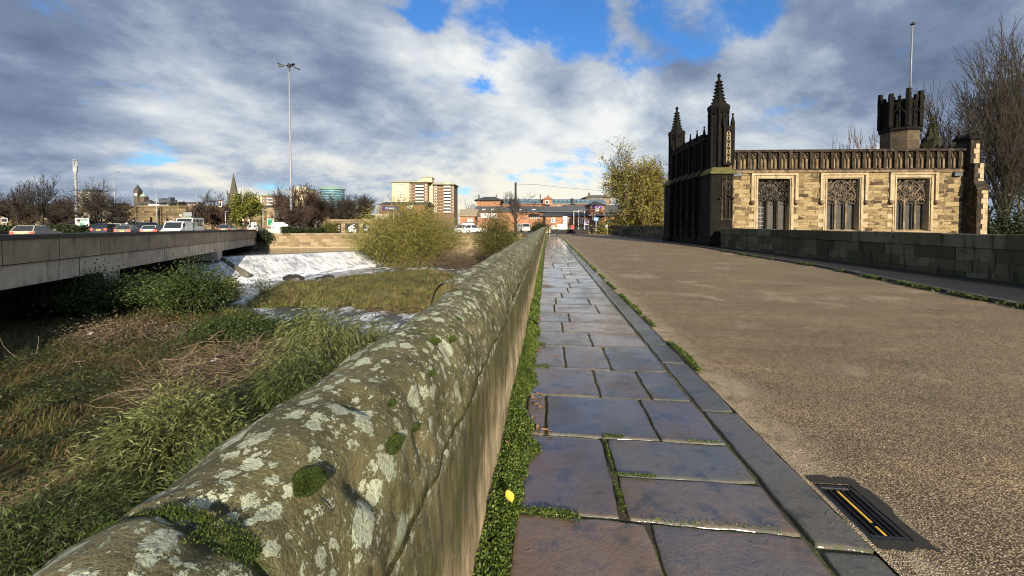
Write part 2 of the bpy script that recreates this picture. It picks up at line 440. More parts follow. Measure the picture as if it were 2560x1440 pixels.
# ================================================================== old bridge: parapet, pavement, road
PROF = [(-.650, .60), (-.655, .72), (-.652, .82), (-.643, .90), (-.628, .950), (-.604, .984), (-.568, 1.010), (-.525, 1.028), (-.480, 1.034), (-.435, 1.030), (-.400, 1.018),
        (-.366, .996), (-.340, .965), (-.321, .925), (-.308, .875), (-.299, .82), (-.294, .785), (-.290, .745), (-.298, .735)]
def densify(pr, step):
    out = []
    for a, b in zip(pr[:-1], pr[1:]):
        n = max(1, int(math.hypot(b[0] - a[0], b[1] - a[1]) / step))
        out += [(a[0] + (b[0] - a[0]) * i / n, a[1] + (b[1] - a[1]) * i / n) for i in range(n)]
    return out + [pr[-1]]
def ysteps():
    ys = [-1.2]
    while ys[-1] < 52:
        y = ys[-1]; ys.append(y + (.03 if y < .1 else .011 if y < 1.7 else .03 if y < 5 else .08 if y < 14 else .3))
    return ys
YS = ysteps()
JOINTS = [-.35, .44, 1.30, 2.12, 2.86, 3.75, 4.55, 5.5, 6.4, 7.2, 8.15] + [9 + .93 * i for i in range(46)]

def wall_material(name, top):
    m, t, b = new_mat(name); co = t.coord(); x, y, z = t.sep(co)
    nz = t.sep(t.new('ShaderNodeNewGeometry').outputs['Normal'])[2]
    big = t.noise(co, 3.2, 6, .65); mid = t.noise(co, 14, 6, .68); fine = t.noise(co, 120, 4, .7)
    stone = t.ramp(big, [(.3, (.058, .054, .020)), (.5, (.105, .095, .040)), (.68, (.165, .145, .075))])
    stone = t.mix(t.m('MULTIPLY', t.step(mid, .42, .66), .75), stone, (.036, .034, .013))
    stone = t.mix(t.m('MULTIPLY', t.step(t.noise(co, 7, 5, .6, .8), .60, .72), .7), stone, (.045, .026, .018))
    stone = t.mix(t.m('MULTIPLY', t.m('ABSOLUTE', t.m('SUBTRACT', fine, .5)), 2.4), stone, (.20, .18, .12))
    # side face: vertical run-off streaks, greener above, bare pale stone below
    sv = t.vm('MULTIPLY', co, (1, 1, .05)); s1 = t.noise(sv, 16, 6, .7); s2 = t.noise(t.vm('MULTIPLY', co, (1, 1, .10)), 42, 4, .65)
    s0 = t.noise(t.vm('MULTIPLY', co, (1, 1, .12)), 3.2, 5, .65)
    strk = t.m('ADD', t.m('ADD', t.m('MULTIPLY', s1, .45), t.m('MULTIPLY', s2, .2)), t.m('MULTIPLY', s0, .35))
    zz = t.m('ADD', z, t.m('MULTIPLY', t.m('SUBTRACT', big, .5), .55))
    pale = t.ramp(strk, [(.36, (.060, .045, .026)), (.44, (.22, .165, .095)), (.52, (.42, .33, .20)), (.62, (.58, .48, .32))])
    green = t.ramp(strk, [(.38, (.020, .015, .010)), (.46, (.070, .056, .026)), (.53, (.125, .108, .048)), (.62, (.24, .20, .115))])
    side = t.mix(t.step(zz, .54, .20), green, pale)
    alg = t.m('MULTIPLY', t.step(t.noise(t.vm('MULTIPLY', co, (1, 1, .3)), 7, 5, .7), .45, .56), t.step(zz, .25, .55))
    side = t.mix(t.m('MULTIPLY', alg, .8), side, (.060, .064, .018))
    dk = t.m('MULTIPLY', t.step(s1, .54, .60), t.step(t.noise(co, 5, 3, .5), .42, .58))
    side = t.mix(t.m('MULTIPLY', dk, .75), side, (.025, .02, .016))
    bz_ = t.m('SUBTRACT', z, t.m('ADD', .66, t.m('MULTIPLY', t.noise(co, 3.5, 5, .7), .16))); band = t.m('EXPONENT', t.m('MULTIPLY', t.m('MULTIPLY', bz_, bz_), -420)); band = t.m('MULTIPLY', band, t.step(mid, .34, .48))
    side = t.mix(t.m('MULTIPLY', band, .92), side, t.mix(t.step(fine, .42, .58), (.016, .012, .008), (.065, .075, .012)))
    col = t.mix(t.step(nz, -.02, .26), side, stone)
    # lichen rosettes of several sizes
    dis = t.scale(t.vm('SUBTRACT', t.noise(co, 34, 4, .7, out='Color'), (.5, .5, .5)), .045)
    dis2 = t.scale(t.vm('SUBTRACT', t.noise(co, 130, 3, .7, out='Color'), (.5, .5, .5)), .016)
    v = t.vm('ADD', t.vm('ADD', co, dis), dis2); lich = None; lcol = None
    for sc, r0, r1, keep, seed in ((9, .16, .40, .42, 0), (17, .18, .46, .62, 3.3), (34, .16, .46, .72, 7.7), (75, .14, .42, .6, 5.1)):
        d, c = t.vor2(t.vm('ADD', v, (seed, seed, seed)), sc); cs = t.new('ShaderNodeSeparateColor'); t.put(cs.inputs[0], c)
        thr = t.m('ADD', r0, t.m('MULTIPLY', cs.outputs[0], r1 - r0)); k = t.m('SUBTRACT', thr, d)
        msk = t.m('MULTIPLY', t.step(k, 0, .025), t.m('GREATER_THAN', cs.outputs[1], 1 - keep))
        rim = t.step(k, .10, .0)
        cc = t.mix(cs.outputs[2], (.33, .37, .255), (.46, .51, .37))
        cc = t.mix(t.m('MULTIPLY', t.m('SUBTRACT', 1, rim), .55), cc, (.27, .265, .20))
        cc = t.mix(t.m('MULTIPLY', t.step(fine, .50, .66), .8), cc, (.12, .125, .085))
        cc = t.mix(t.m('MULTIPLY', t.step(d, .045, .02), t.m('GREATER_THAN', cs.outputs[0], .72)), cc, (.03, .032, .022))
        lich = msk if lich is None else t.m('MAXIMUM', lich, msk)
        lcol = cc if lcol is None else t.mix(msk, lcol, cc)
    area = t.step(t.noise(co, 2.2, 4, .6), .32, .46)
    lm = t.m('MULTIPLY', t.m('MULTIPLY', lich, t.step(nz, .02, .28)), t.m('ADD', .55, t.m('MULTIPLY', area, .45)))
    lm = t.m('MULTIPLY', lm, t.step(fine, .30, .38))
    col = t.mix(lm, col, lcol)
    g = t.attr('groove')
    col = t.mix(t.m('MULTIPLY', g, .9), col, t.mix(t.step(mid, .4, .6), (.018, .014, .008), (.055, .075, .012)))
    h = t.m('ADD', t.m('ADD', t.m('MULTIPLY', mid, .8), t.m('MULTIPLY', fine, .45)), t.m('MULTIPLY', lm, .16))
    h = t.m('ADD', h, t.m('MULTIPLY', strk, t.m('MULTIPLY', t.step(nz, .4, 0), .30)))
    fin(t, b, col, .85, t.bump(h, .9, .012), .25)
    return m

def wall_strip(name, prof, mat, parent, amp=.014, joints=JOINTS, close_to=None, ys=YS, jd=.013, seed=0, bed=None):
    ny, npf = len(ys), len(prof); V = np.zeros((ny, npf, 3)); gr = np.zeros((ny, npf))
    P = np.array(prof); T = np.gradient(P, axis=0); T /= np.linalg.norm(T, axis=1, keepdims=True); N = np.stack([-T[:, 1], T[:, 0]], 1)
    if N[len(N) // 2, 1] < 0: N = -N
    ja = np.array(joints)
    for i, y in enumerate(ys):
        near = ja[np.abs(ja - y) < .12]; st = int(np.searchsorted(ja, y)); lift = (mnoise.cell(Vector((st * 3.7, 1.5, seed)))) * (.003 if st < 3 else .010); sx_ = mnoise.cell(Vector((st * 5.1, 8.5, seed + 2))) * (.002 if st < 3 else .009)
        for j, (px, pz) in enumerate(prof):
            q = Vector((px, y, pz))
            d = amp * (mnoise.noise(q * 5 + Vector((seed, 0, 0))) + .5 * mnoise.noise(q * 17) + .22 * mnoise.noise(q * 48)) + lift
            g = 0
            for yj in near:
                w = .007 + .004 * mnoise.noise(Vector((px * 9, pz * 9, yj))); dy = y - yj - .018 * mnoise.noise(Vector((px * 6, pz * 6, yj * 3)))
                g = max(g, math.exp(-(dy / w) ** 2))
            if bed is not None:
                g = max(g, math.exp(-((pz - bed - .02 * mnoise.noise(Vector((0, y * 3, 2)))) / .022) ** 2) * (1 if px > -.45 else 0))
            d -= jd * g; gr[i, j] = g
            chip = max(0, mnoise.noise(Vector((px * 11, y * 11, pz * 11 + seed))) - .32) * .05 + max(0, mnoise.noise(Vector((px * 27, y * 27, pz * 27 + seed))) - .38) * .022
            d -= chip * (1 if pz > .7 else .4)
            V[i, j] = (px + N[j, 0] * d + sx_, y, pz + N[j, 1] * d)
    idx = np.arange(ny * npf).reshape(ny, npf)
    Fa = np.stack([idx[:-1, :-1], idx[:-1, 1:], idx[1:, 1:], idx[1:, :-1]], -1).reshape(-1, 4)
    o = np_mesh(name, V.reshape(-1, 3), Fa, mat, parent, smooth=True)
    a = o.data.attributes.new('groove', 'FLOAT', 'POINT'); a.data.foreach_set('value', gr.ravel().astype(np.float32))
    return o

WM = wall_material('lichened_sandstone', True)
pw = thing('parapet_wall', 'low rounded sandstone bridge parapet spotted with pale lichen beside the flagstones', 'wall', (0, 0, 0))
wall_strip('coping', densify(PROF, .016), WM, pw, bed=None)
BODY = [(-.30, .752), (-.289, .735), (-.284, .6), (-.280, .4), (-.276, .2), (-.272, -.06)]
wall_strip('wall_face', densify(BODY, .04)[::-1], WM, pw, amp=.010, joints=[j + .4 for j in JOINTS[::2]], jd=.010, seed=5)
RIV = masonry('river_face_stone', [(.05, .045, .03), (.12, .1, .06), (.2, .165, .1), (.1, .085, .06)], .8, .36)
MB().prism([(-.30, -.06), (-.30, .6), (-.64, .6), (-.66, -5.6), (-.30, -5.6)], -1.2, 52).build('wall_core', RIV, pw)
# thicker outer course that starts a few steps ahead
LEDGE = [(-.865, -.05), (-.86, .70), (-.85, .82), (-.825, .90), (-.79, .945), (-.74, .975), (-.66, .962), (-.60, .93)]
ys2 = [y for y in YS if y > 2.78]
wall_strip('outer_ledge', densify(LEDGE, .04), WM, pw, amp=.014, joints=[j + .3 for j in JOINTS], ys=ys2, seed=9)
MB().prism([(x_ * .998, z_ - .004) for x_, z_ in LEDGE] + [(-.60, -.05)], 2.775, 2.86).build('ledge_end', WM, pw)
MB().prism([(-.67, -5.6), (-.67, -.05), (-.86, -.05), (-.89, -5.6)], 2.77, 52).build('ledge_core', RIV, pw)

def on_wall(px, py):
    best = None
    for X, z in densify(PROF, .004):
        if X < -.6 and z < .9: continue
        g = G(px, py, z); e = abs(g.x - X)
        if best is None or e < best[0]: best = (e, Vector((X, g.y, z)))
    return best[1]

MOSS = leafmat('moss_green', [(.012, .022, .005), (.034, .058, .008), (.085, .115, .018)], 24, .8, .1)
def cushion(px, py, r, label, el=1.0, sq=.6):
    p = on_wall(px, py); g = np.random.default_rng(int(px * 7 + py)); n = int(1500 + 210000 * r)
    u = g.normal(size=(n, 3)); u /= np.linalg.norm(u, axis=1, keepdims=True); u[:, 2] = np.abs(u[:, 2])
    lump = 1 + .18 * np.sin(u[:, 0] * 5 + px) * np.cos(u[:, 1] * 4)
    P = u * np.array([r, r * el, r * sq]) * lump[:, None]
    D = u * np.array([1, 1, 1.3]) + g.normal(size=(n, 3)) * .35
    V, Fa, t = leaves(P * .93, D, .0040 * g.uniform(.6, 1.4, n), .0016, g)
    o = np_mesh('moss_cushion', V, Fa, MOSS, None, t)
    b = MB().ball((0, 0, 0), (r * .95, r * el * .95, r * sq * .95), 14, 8); nv = len(o.data.vertices)
    me = o.data; bm = bmesh_join(me, b); o.location = p - Vector((0, 0, .004))
    return tag(o, label, 'moss', 'moss cushions on the parapet')
import bmesh
def bmesh_join(me, mb):
    bm = bmesh.new(); bm.from_mesh(me); vs = [bm.verts.new(p) for p in mb.v]
    for f in mb.f:
        try: bm.faces.new([vs[i] for i in f])
        except ValueError: pass
    bm.to_mesh(me); bm.free()
cushion(770, 1203, .026, 'round dark green moss cushion low on the near coping stone', 1, .62)
cushion(980, 1108, .021, 'tall moss cushion with a white fleck on the edge of the near coping', 1.5, .8)
cushion(974, 1006, .0115, 'small round moss ball beside a big pale lichen on the coping')
cushion(1082, 852, .021, 'moss pad at the second coping joint, left of the longest pad', 1.2, .5)
cushion(1128, 846, .017, 'elongated moss pad filling the right end of the second coping joint', 2.0, .5)
cushion(1020, 838, .016, 'flat moss pad at the left end of the second coping joint', 1.6, .4)
cushion(1163, 842, .012, 'tiny dark moss ball nearest the wall face at the second joint')
cushion(1140, 798, .017, 'dark moss ball alone on the coping beyond the second joint')
cushion(1078, 932, .011, 'small moss ball sitting inside a lichen patch on the coping edge')
cushion(1034, 1068, .009, 'thumbnail sized moss tuft just above the tall cushion', 1.5)

# moss creeping along the first joints: uncountable
def joint_moss():
    g = np.random.default_rng(3); P = []; D = []
    pr = densify(PROF, .004)
    for yj, a, bb, n, wdt in ((.44, -.63, -.42, 4200, .0045), (.43, -.43, -.36, 1500, .016), (1.30, -.50, -.31, 2200, .005), (.33, -.345, -.30, 3000, .018)):
        pts = [p for p in pr if a <= p[0] <= bb and p[1] > .85]
        for k in range(n):
            X, z = pts[g.integers(len(pts))]; dens = mnoise.noise(Vector((X * 14, yj * 5, z * 14)))
            if dens < -.12: continue
            P.append((X, yj - .018 * mnoise.noise(Vector((X * 6, z * 6, yj * 3))) + g.normal() * wdt * (.5 + max(0, dens)), z - .006 + g.random() * .010 * (.4 + dens))); D.append((g.normal() * .6, g.normal() * .6, 1))
    V, Fa, t = leaves(np.array(P), np.array(D), .0045, .0018, g)
    tag(np_mesh('joint_moss', V, Fa, MOSS, None, t), 'green moss creeping along the joints of the coping', kind='stuff')
joint_moss()

# ------------------------------------------------------------------ flagstones and kerb
def slate_material(name, base, wet, film=1.0):
    m, t, b = new_mat(name); co = t.coord(); f = t.attr('tint')
    n = t.noise(co, 2.6, 6, .62, .4); fine = t.noise(co, 70, 5, .7); cl = t.noise(t.vm('MULTIPLY', co, (1, 1.6, 1)), 5.2, 7, .6, .9)
    c = t.ramp(t.m('ADD', t.m('MULTIPLY', f, .75), t.m('MULTIPLY', n, .3)), base)
    c = t.mix(t.step(t.noise(co, 6.5, 4, .6), .5, .72), c, (.026, .028, .034))
    c = t.mix(t.m('MULTIPLY', t.step(t.noise(co, 300, 2, .5), .66, .72), .5), c, (.30, .29, .27))
    e = t.attr('edge'); mos = t.step(t.noise(co, 26, 4, .7), .35, .6)
    c = t.mix(t.m('MULTIPLY', t.step(e, .35, .95), mos), c, (.05, .055, .014))
    c = t.mix(t.m('MULTIPLY', t.step(fine, .5, .75), .35), c, (.13, .12, .11))
    lay = t.m('FRACT', t.m('MULTIPLY', cl, 3.2)); lay = t.m('MINIMUM', t.m('MULTIPLY', lay, 7), 1)
    lay = t.m('ADD', t.m('MULTIPLY', t.m('FLOOR', t.m('MULTIPLY', cl, 3.2)), .5), t.m('MULTIPLY', lay, .5))
    h = t.m('ADD', t.m('ADD', t.m('MULTIPLY', lay, .9), t.m('MULTIPLY', fine, .35)), t.m('MULTIPLY', t.noise(co, 18, 4, .6), .8))
    r = t.m('ADD', wet, t.m('MULTIPLY', t.step(n, .38, .62), .22))
    fin(t, b, c, t.m('ADD', r, .15), t.bump(h, .7, .011), .4)
    t.put(b.inputs['Coat Weight'], t.m('MULTIPLY', t.m('ADD', .45, t.m('MULTIPLY', t.step(t.noise(co, 1.9, 5, .65), .36, .56), .55)), film)); t.put(b.inputs['Coat Roughness'], t.m('ADD', .07, t.m('MULTIPLY', t.step(fine, .5, .8), .25))); b.inputs['Coat IOR'].default_value = 1.75; t.put(b.inputs['Coat Normal'], t.bump(h, .26, .006))
    return m
SLATE = slate_material('wet_slate', [(.12, (.045, .044, .038)), (.28, (.120, .078, .056)), (.45, (.054, .052, .046)), (.62, (.135, .086, .048)), (.85, (.064, .064, .052))], .25)
KERBM = slate_material('kerb_stone', [(.2, (.055, .056, .048)), (.5, (.075, .068, .056)), (.8, (.046, .050, .046))], .42, .55)
SX0, SX1, KX0, KX1 = -.16, 1.145, 1.163, 1.40
def slab_grid(x0, x1, y0, y1, nx, ny, g, z0=0, skew=(0, 0, 0, 0), rc=.02):
    xs = np.concatenate([[0, .004, .014], np.linspace(.035, max(.036, x1 - x0 - .035), nx), [x1 - x0 - .014, x1 - x0 - .004, x1 - x0]])
    ysl = np.concatenate([[0, .004, .014], np.linspace(.035, max(.036, y1 - y0 - .035), ny), [y1 - y0 - .014, y1 - y0 - .004, y1 - y0]])
    A, B = np.meshgrid(xs, ysl, indexing='ij')
    e = np.minimum(np.minimum(A, x1 - x0 - A), np.minimum(B, y1 - y0 - B))
    z = z0 - .006 * np.exp(-e / .004) - .02 * (e < 1e-6)
    fx, fy = A / (x1 - x0), B / (y1 - y0)
    X = x0 + A; Y = y0 + B
    Y = Y + skew[0] * (1 - fx) * (1 - fy) + skew[1] * fx * (1 - fy) + skew[2] * (1 - fx) * fy + skew[3] * fx * fy
    # softly rounded corners and wavy edges
    cx = np.where(fx < .5, -1, 1); cy = np.where(fy < .5, -1, 1)
    k = np.exp(-((np.minimum(A, x1 - x0 - A) + np.minimum(B, y1 - y0 - B)) / .05))
    X = X - cx * rc * k * .5; Y = Y - cy * rc * k * .5
    ph = g.random(4) * 6; w = np.exp(-e / .03)
    X = X + .004 * np.sin(Y * 17 + ph[0]) * w + .003 * np.sin(Y * 41 + ph[1]) * w
    Y = Y + .004 * np.sin(X * 15 + ph[2]) * w + .003 * np.sin(X * 37 + ph[3]) * w
    z = z + g.normal() * .002 + (fx - .5) * g.normal() * .003 + (fy - .5) * g.normal() * .003
    n, m = A.shape; idx = np.arange(n * m).reshape(n, m)
    Fa = np.stack([idx[:-1, :-1], idx[1:, :-1], idx[1:, 1:], idx[:-1, 1:]], -1).reshape(-1, 4)
    return np.stack([X, Y, z], -1).reshape(-1, 3), Fa, np.exp(-e / .012).ravel()
def lay(name, rects, mat, seed):
    g = np.random.default_rng(seed); Vs, Fs, Ts, Es = [], [], [], []; o = 0
    for (x0, x1, y0, y1, tint, sk) in rects:
        near = y0 < 6; nx, ny = (max(4, int((x1 - x0) / .06)), max(4, int((y1 - y0) / .06))) if near else (2, 2)
        V, Fa, e = slab_grid(x0, x1, y0, y1, nx, ny, g, 0, sk, .022 * g.random())
        Vs.append(V); Fs.append(Fa + o); Ts.append(np.full(len(V), tint)); Es.append(e); o += len(V)
    ob = np_mesh(name, np.concatenate(Vs), np.concatenate(Fs), mat, None, np.concatenate(Ts), smooth=True)
    a = ob.data.attributes.new('edge', 'FLOAT', 'POINT'); a.data.foreach_set('value', np.concatenate(Es).astype(np.float32))
    return ob
rects = []; J = .005
def row(y0, y1, cuts, sk=0):
    xs = [SX0] + cuts + [SX1]
    for a, b in zip(xs[:-1], xs[1:]):
        rects.append((a + J, b - J, y0 + J, y1 - J, rnd.random(), (sk * (1 - 2 * (a - SX0) / 1.25), sk * (1 - 2 * (b - SX0) / 1.25)) * 2))
row(.40, 1.12, [.55]); row(1.12, 1.83, [.47], .012)
rects.append((SX0 + J, .355, 1.83 + J, 2.54 - J, .30, (.02, .01, .01, 0)))
rects.append((.385, SX1 - J, 1.83 + J, 2.16 - J, .52, (.005, -.015, 0, 0)))
rects.append((.385, SX1 - J, 2.16 + J, 2.54 - J, .88, (0, 0, 0, -.015)))
row(2.54, 3.14, [-.01, .73], .008); row(3.14, 3.75, [.43, .83], .006); row(3.75, 4.45, [.18, .62]); row(4.45, 5.0, [.52]); row(5.0, 5.53, [.20]); row(5.53, 6.1, [.32])
y = 6.1
while y < 52.5:
    h = rnd.uniform(.5, .85); row(y, y + h, [rnd.uniform(.15, .75)] if rnd.random() < .8 else [rnd.uniform(.1, .35), rnd.uniform(.6, .85)]); y += h
struct(lay('pavement', rects, SLATE, 4), 'wet slate flagstones between the mossy parapet and the kerb')
kr = []; y = .2
for h in [.7, .85, 1.23, 1.02, .62, .6]:
    kr.append((KX0, KX1, y + .008, y + h - .008, rnd.random(), (0, 0, 0, 0))); y += h
while y < 52.5:
    h = rnd.uniform(.6, 1.1); kr.append((KX0, KX1, y + .008, y + h - .008, rnd.random(), (0, 0, 0, 0))); y += h
struct(lay('kerb', kr, KERBM, 6), 'kerb stones flush with the gravel road')
def bedmat():
    m, t, b = new_mat('joint_earth'); co = t.coord(); n = t.noise(co, 30, 5, .7); n2 = t.noise(co, 2.3, 4, .6)
    c = t.ramp(n, [(.3, (.02, .017, .01)), (.5, (.045, .05, .014)), (.7, (.09, .09, .03))]); c = t.mix(t.step(n2, .45, .6), c, (.025, .02, .014))
    fin(t, b, c, .9, t.bump(n, 1, .01)); return m
struct(MB().box(-.27, 1.41, -1.5, 53, -.5, -.013).build('pavement_bed', bedmat()), 'dark earth and moss in the joints of the flagstones')

# ------------------------------------------------------------------ gravel road
def gravel():
    m, t, b = new_mat('bound_gravel'); co = t.coord(); x, y, z = t.sep(co)
    cell, cc = t.vor2(co, 150); cs = t.new('ShaderNodeSeparateColor'); t.put(cs.inputs[0], cc)
    c = t.ramp(cs.outputs[0], [(0, (.062, .048, .030)), (.30, (.165, .128, .078)), (.65, (.29, .23, .142)), (.93, (.45, .37, .245)), (1, (.62, .54, .41))])
    c = t.mix(t.step(cell, .28, .62), c, (.045, .032, .02))
    n1 = t.noise(t.vm('MULTIPLY', co, (.55, 1.6, 1)), .9, 7, .66, .3); n2 = t.noise(co, 7, 5, .65)
    pt = t.step(t.noise(t.vm('ADD', co, (4, 9, 0)), .75, 6, .68, .5), .54, .66); dk_ = t.step(t.noise(t.vm('ADD', co, (14, 3, 0)), .5, 7, .7, .7), .62, .70)
    lum = t.ramp(t.m('ADD', t.m('MULTIPLY', n1, .7), t.m('MULTIPLY', n2, .3)), [(.30, (.85, .84, .84)), (.44, (1.28, 1.25, 1.2)), (.54, (1.5, 1.44, 1.32)), (.64, (2.1, 1.95, 1.65))])
    c = t.mix(1, c, lum, 'MULTIPLY'); c = t.mix(t.m('MULTIPLY', pt, .40), c, t.mix(cs.outputs[1], (.26, .205, .135), (.50, .42, .30))); c = t.mix(t.m('MULTIPLY', dk_, .40), c, (.07, .058, .048))
    ed = t.m('MULTIPLY', t.step(t.m('ADD', x, t.m('MULTIPLY', t.m('SUBTRACT', n1, .5), .7)), 1.78, 1.42), t.step(n2, .3, .6))
    c = t.mix(t.m('MULTIPLY', ed, .6), c, t.mix(cs.outputs[1], (.24, .18, .11), (.55, .46, .32)))
    h = t.m('ADD', t.m('SUBTRACT', 1, cell), t.m('MULTIPLY', cs.outputs[2], .5))
    fin(t, b, c, .75, t.bump(h, .8, .008), .3); return m
RK = [(2.0 + 7.6, -3)] + [(G(px, py, 0).x, G(px, py, 0).y) for px, py in ((2560, 772), (2389, 738), (2214, 703), (2053, 669), (1875, 641), (1767, 621), (1690, 611), (1613, 600.5), (1548, 591), (1488, 584))]
RK[0] = (RK[1][0] + .05, -3)
RK.append((RK[-1][0] + .6, 62))
def rx(y):
    for (a, ya), (b_, yb) in zip(RK[:-1], RK[1:]):
        if ya <= y <= yb: return a + (b_ - a) * (y - ya) / (yb - ya)
    return RK[-1][0]
GX0, GX1, GY0, GY1 = 1.425, 1.615, 1.82, 2.19
yb = sorted(set([-3, 0, GY0, GY1] + [p[1] for p in RK] + list(range(3, 63, 3)))); mb = MB()
for a, c in zip(yb[:-1], yb[1:]):
    xs_a = [1.40, GX0, GX1, rx(a) * .5 + .8, rx(a)]; xs_c = [1.40, GX0, GX1, rx(c) * .5 + .8, rx(c)]
    for k in range(4):
        if a == GY0 and k == 1: continue
        mb.add([(xs_a[k], a, 0), (xs_a[k + 1], a, 0), (xs_c[k + 1], c, 0), (xs_c[k], c, 0)], [(0, 1, 2, 3)])
struct(mb.build('road', gravel()), 'tan gravel carriageway across the old bridge')

# drain grate
IRON = plain('cast_iron', (.014, .013, .013), .5, .5, 14, .4, .0, .5)
gr = thing('drain_grate', 'black iron drain grate with a yellow painted bar beside the kerb', 'drain', (0, 0, 0))
mb = MB()
for a in ((GX0, GX0 + .022, GY0, GY1), (GX1 - .022, GX1, GY0, GY1), (GX0 + .022, GX1 - .022, GY0, GY0 + .03), (GX0 + .022, GX1 - .022, GY1 - .03, GY1)):
    mb.bev(a[0] + .0005, a[1] - .0005, a[2] + .0005, a[3] - .0005, -.12, -.001, .004)
mb.build('frame', IRON, gr)
MB().box(GX0, GX1, GY0, GY1, -.5, -.1).build('pit', plain('drain_dark', (.006, .006, .006), .9), gr)
mb = MB(); g_ = random.Random(4)
pts_ = [(GX0 - .0, GY0 - .05), (GX1 + .05, GY0 - .045), (GX1 + .06, (GY0 + GY1) / 2), (GX1 + .04, GY1 + .05), (GX0 - .0, GY1 + .06)]
for (a, c) in (((GX0, GX1 + .055), (GY0 - .05, GY0 - .001)), ((GX1 + .001, GX1 + .055), (GY0, GY1)), ((GX0, GX1 + .055), (GY1 + .001, GY1 + .06))):
    n_ = 9; lx = a[1] - a[0] > c[1] - c[0]
    lo_ = [(a[0] + (a[1] - a[0]) * i / n_, c[0]) if lx else (a[0], c[0] + (c[1] - c[0]) * i / n_) for i in range(n_ + 1)]; hi_ = [(a[0] + (a[1] - a[0]) * i / n_, c[1]) if lx else (a[1], c[0] + (c[1] - c[0]) * i / n_) for i in range(n_ + 1)]
    out_ = lo_ if (lx and c[1] < GY1) else hi_
    for i in range(n_ + 1): out_[i] = (out_[i][0] + (0 if lx else g_.uniform(-.012, .02)), out_[i][1] + (g_.uniform(-.015, .015) if lx else 0))
    mb.add([(x_, y_, .004) for x_, y_ in lo_ + hi_], [(i, i + 1, n_ + 2 + i, n_ + 1 + i) for i in range(n_)])
mb.build('tarmac_collar', plain('old_tarmac', (.022, .020, .018), .9, .5, 60, .6), gr)
nb = 5; pitch = (GX1 - GX0 - .044) / nb
for k in range(nb):
    xc = GX0 + .022 + pitch * (k + .5)
    MB().bev(xc - .008, xc + .008, GY0 + .03, GY1 - .03, -.035, -.004, .005).build('bar', IRON, gr)
mb = MB(); xc = GX0 + .022 + pitch * 2.5
yl = plain('yellow_paint', (.62, .36, .03), .6, .35, 60)
for a, c in ((GY1 - .05, GY1 - .26), (GY1 - .285, GY1 - .35)): mb.box(xc - .0065, xc + .0065, c, a, -.0045, -.0028, .001)
mb.build('painted_stripe', yl, gr)

# right-hand pavement, raised a little
KR_Z = .06
wallX = lambda y: 10.60 - (y - 9.65) * .0245
mb = MB(); yy = yb[:]
top = []
for a, c in zip(yy[:-1], yy[1:]):
    mb.add([(rx(a) + .16, a, KR_Z), (12.2, a, KR_Z), (12.2, c, KR_Z), (rx(c) + .16, c, KR_Z)], [(0, 1, 2, 3)])
def damp():
    m, t, b = new_mat('damp_asphalt'); co = t.coord(); n = t.noise(co, 1.4, 6, .6); f = t.noise(co, 60, 4, .7)
    c = t.ramp(n, [(.3, (.008, .008, .006)), (.6, (.017, .015, .011)), (.8, (.032, .028, .02))]); fin(t, b, c, .6, t.bump(f, .5, .006), .3); return m
DAMP = damp()
struct(mb.build('pavement', DAMP), 'dark damp pavement below the right parapet')
mb = MB(); y = -3.0
while y < 60:
    L = rnd.uniform(.8, 1.3); y2 = min(y + L, 61); z1 = KR_Z + .012 + rnd.uniform(-.006, .006)
    a, c = y + .006, y2 - .006
    mb.loft([[(rx(a) + .004, a, -.02), (rx(c) + .004, c, -.02), (rx(c) + .158, c, -.02), (rx(a) + .158, a, -.02)], [(rx(a) + .006, a, z1 - .01), (rx(c) + .006, c, z1 - .01), (rx(c) + .158, c, z1 - .01), (rx(a) + .158, a, z1 - .01)], [(rx(a) + .016, a, z1), (rx(c) + .016, c, z1), (rx(c) + .15, c, z1), (rx(a) + .15, a, z1)]]); y = y2
struct(mb.build('kerb', plain('dark_kerb', (.04, .038, .032), .7, .5, 5, .4)), 'kerb of the right pavement with weeds')

# ------------------------------------------------------------------ right parapet
def dark_ashlar():
    m, t, b = new_mat('dark_ashlar'); co = t.coord(); x, y, z = t.sep(co); f = t.attr('tint')
    n = t.noise(co, 1.7, 6, .65); fi = t.noise(co, 24, 5, .7); st = t.noise(t.vm('MULTIPLY', co, (1, 1, .12)), 6, 5, .6)
    c = t.ramp(t.m('ADD', t.m('MULTIPLY', f, .55), t.m('MULTIPLY', n, .5)), [(.2, (.036, .031, .018)), (.45, (.066, .058, .033)), (.65, (.10, .088, .053)), (.85, (.16, .142, .10))])
    c = t.mix(t.m('MULTIPLY', t.step(t.noise(co, 2.6, 5, .7), .5, .66), .7), c, (.055, .068, .020))
    c = t.mix(t.m('MULTIPLY', t.step(st, .52, .68), .8), c, (.016, .014, .011))
    c = t.mix(t.m('MULTIPLY', t.step(fi, .52, .7), .5), c, (.03, .028, .02))
    fin(t, b, c, .85, t.bump(t.m('ADD', fi, t.m('MULTIPLY', n, .8)), .8, .02), .25); return m
ASH = dark_ashlar()
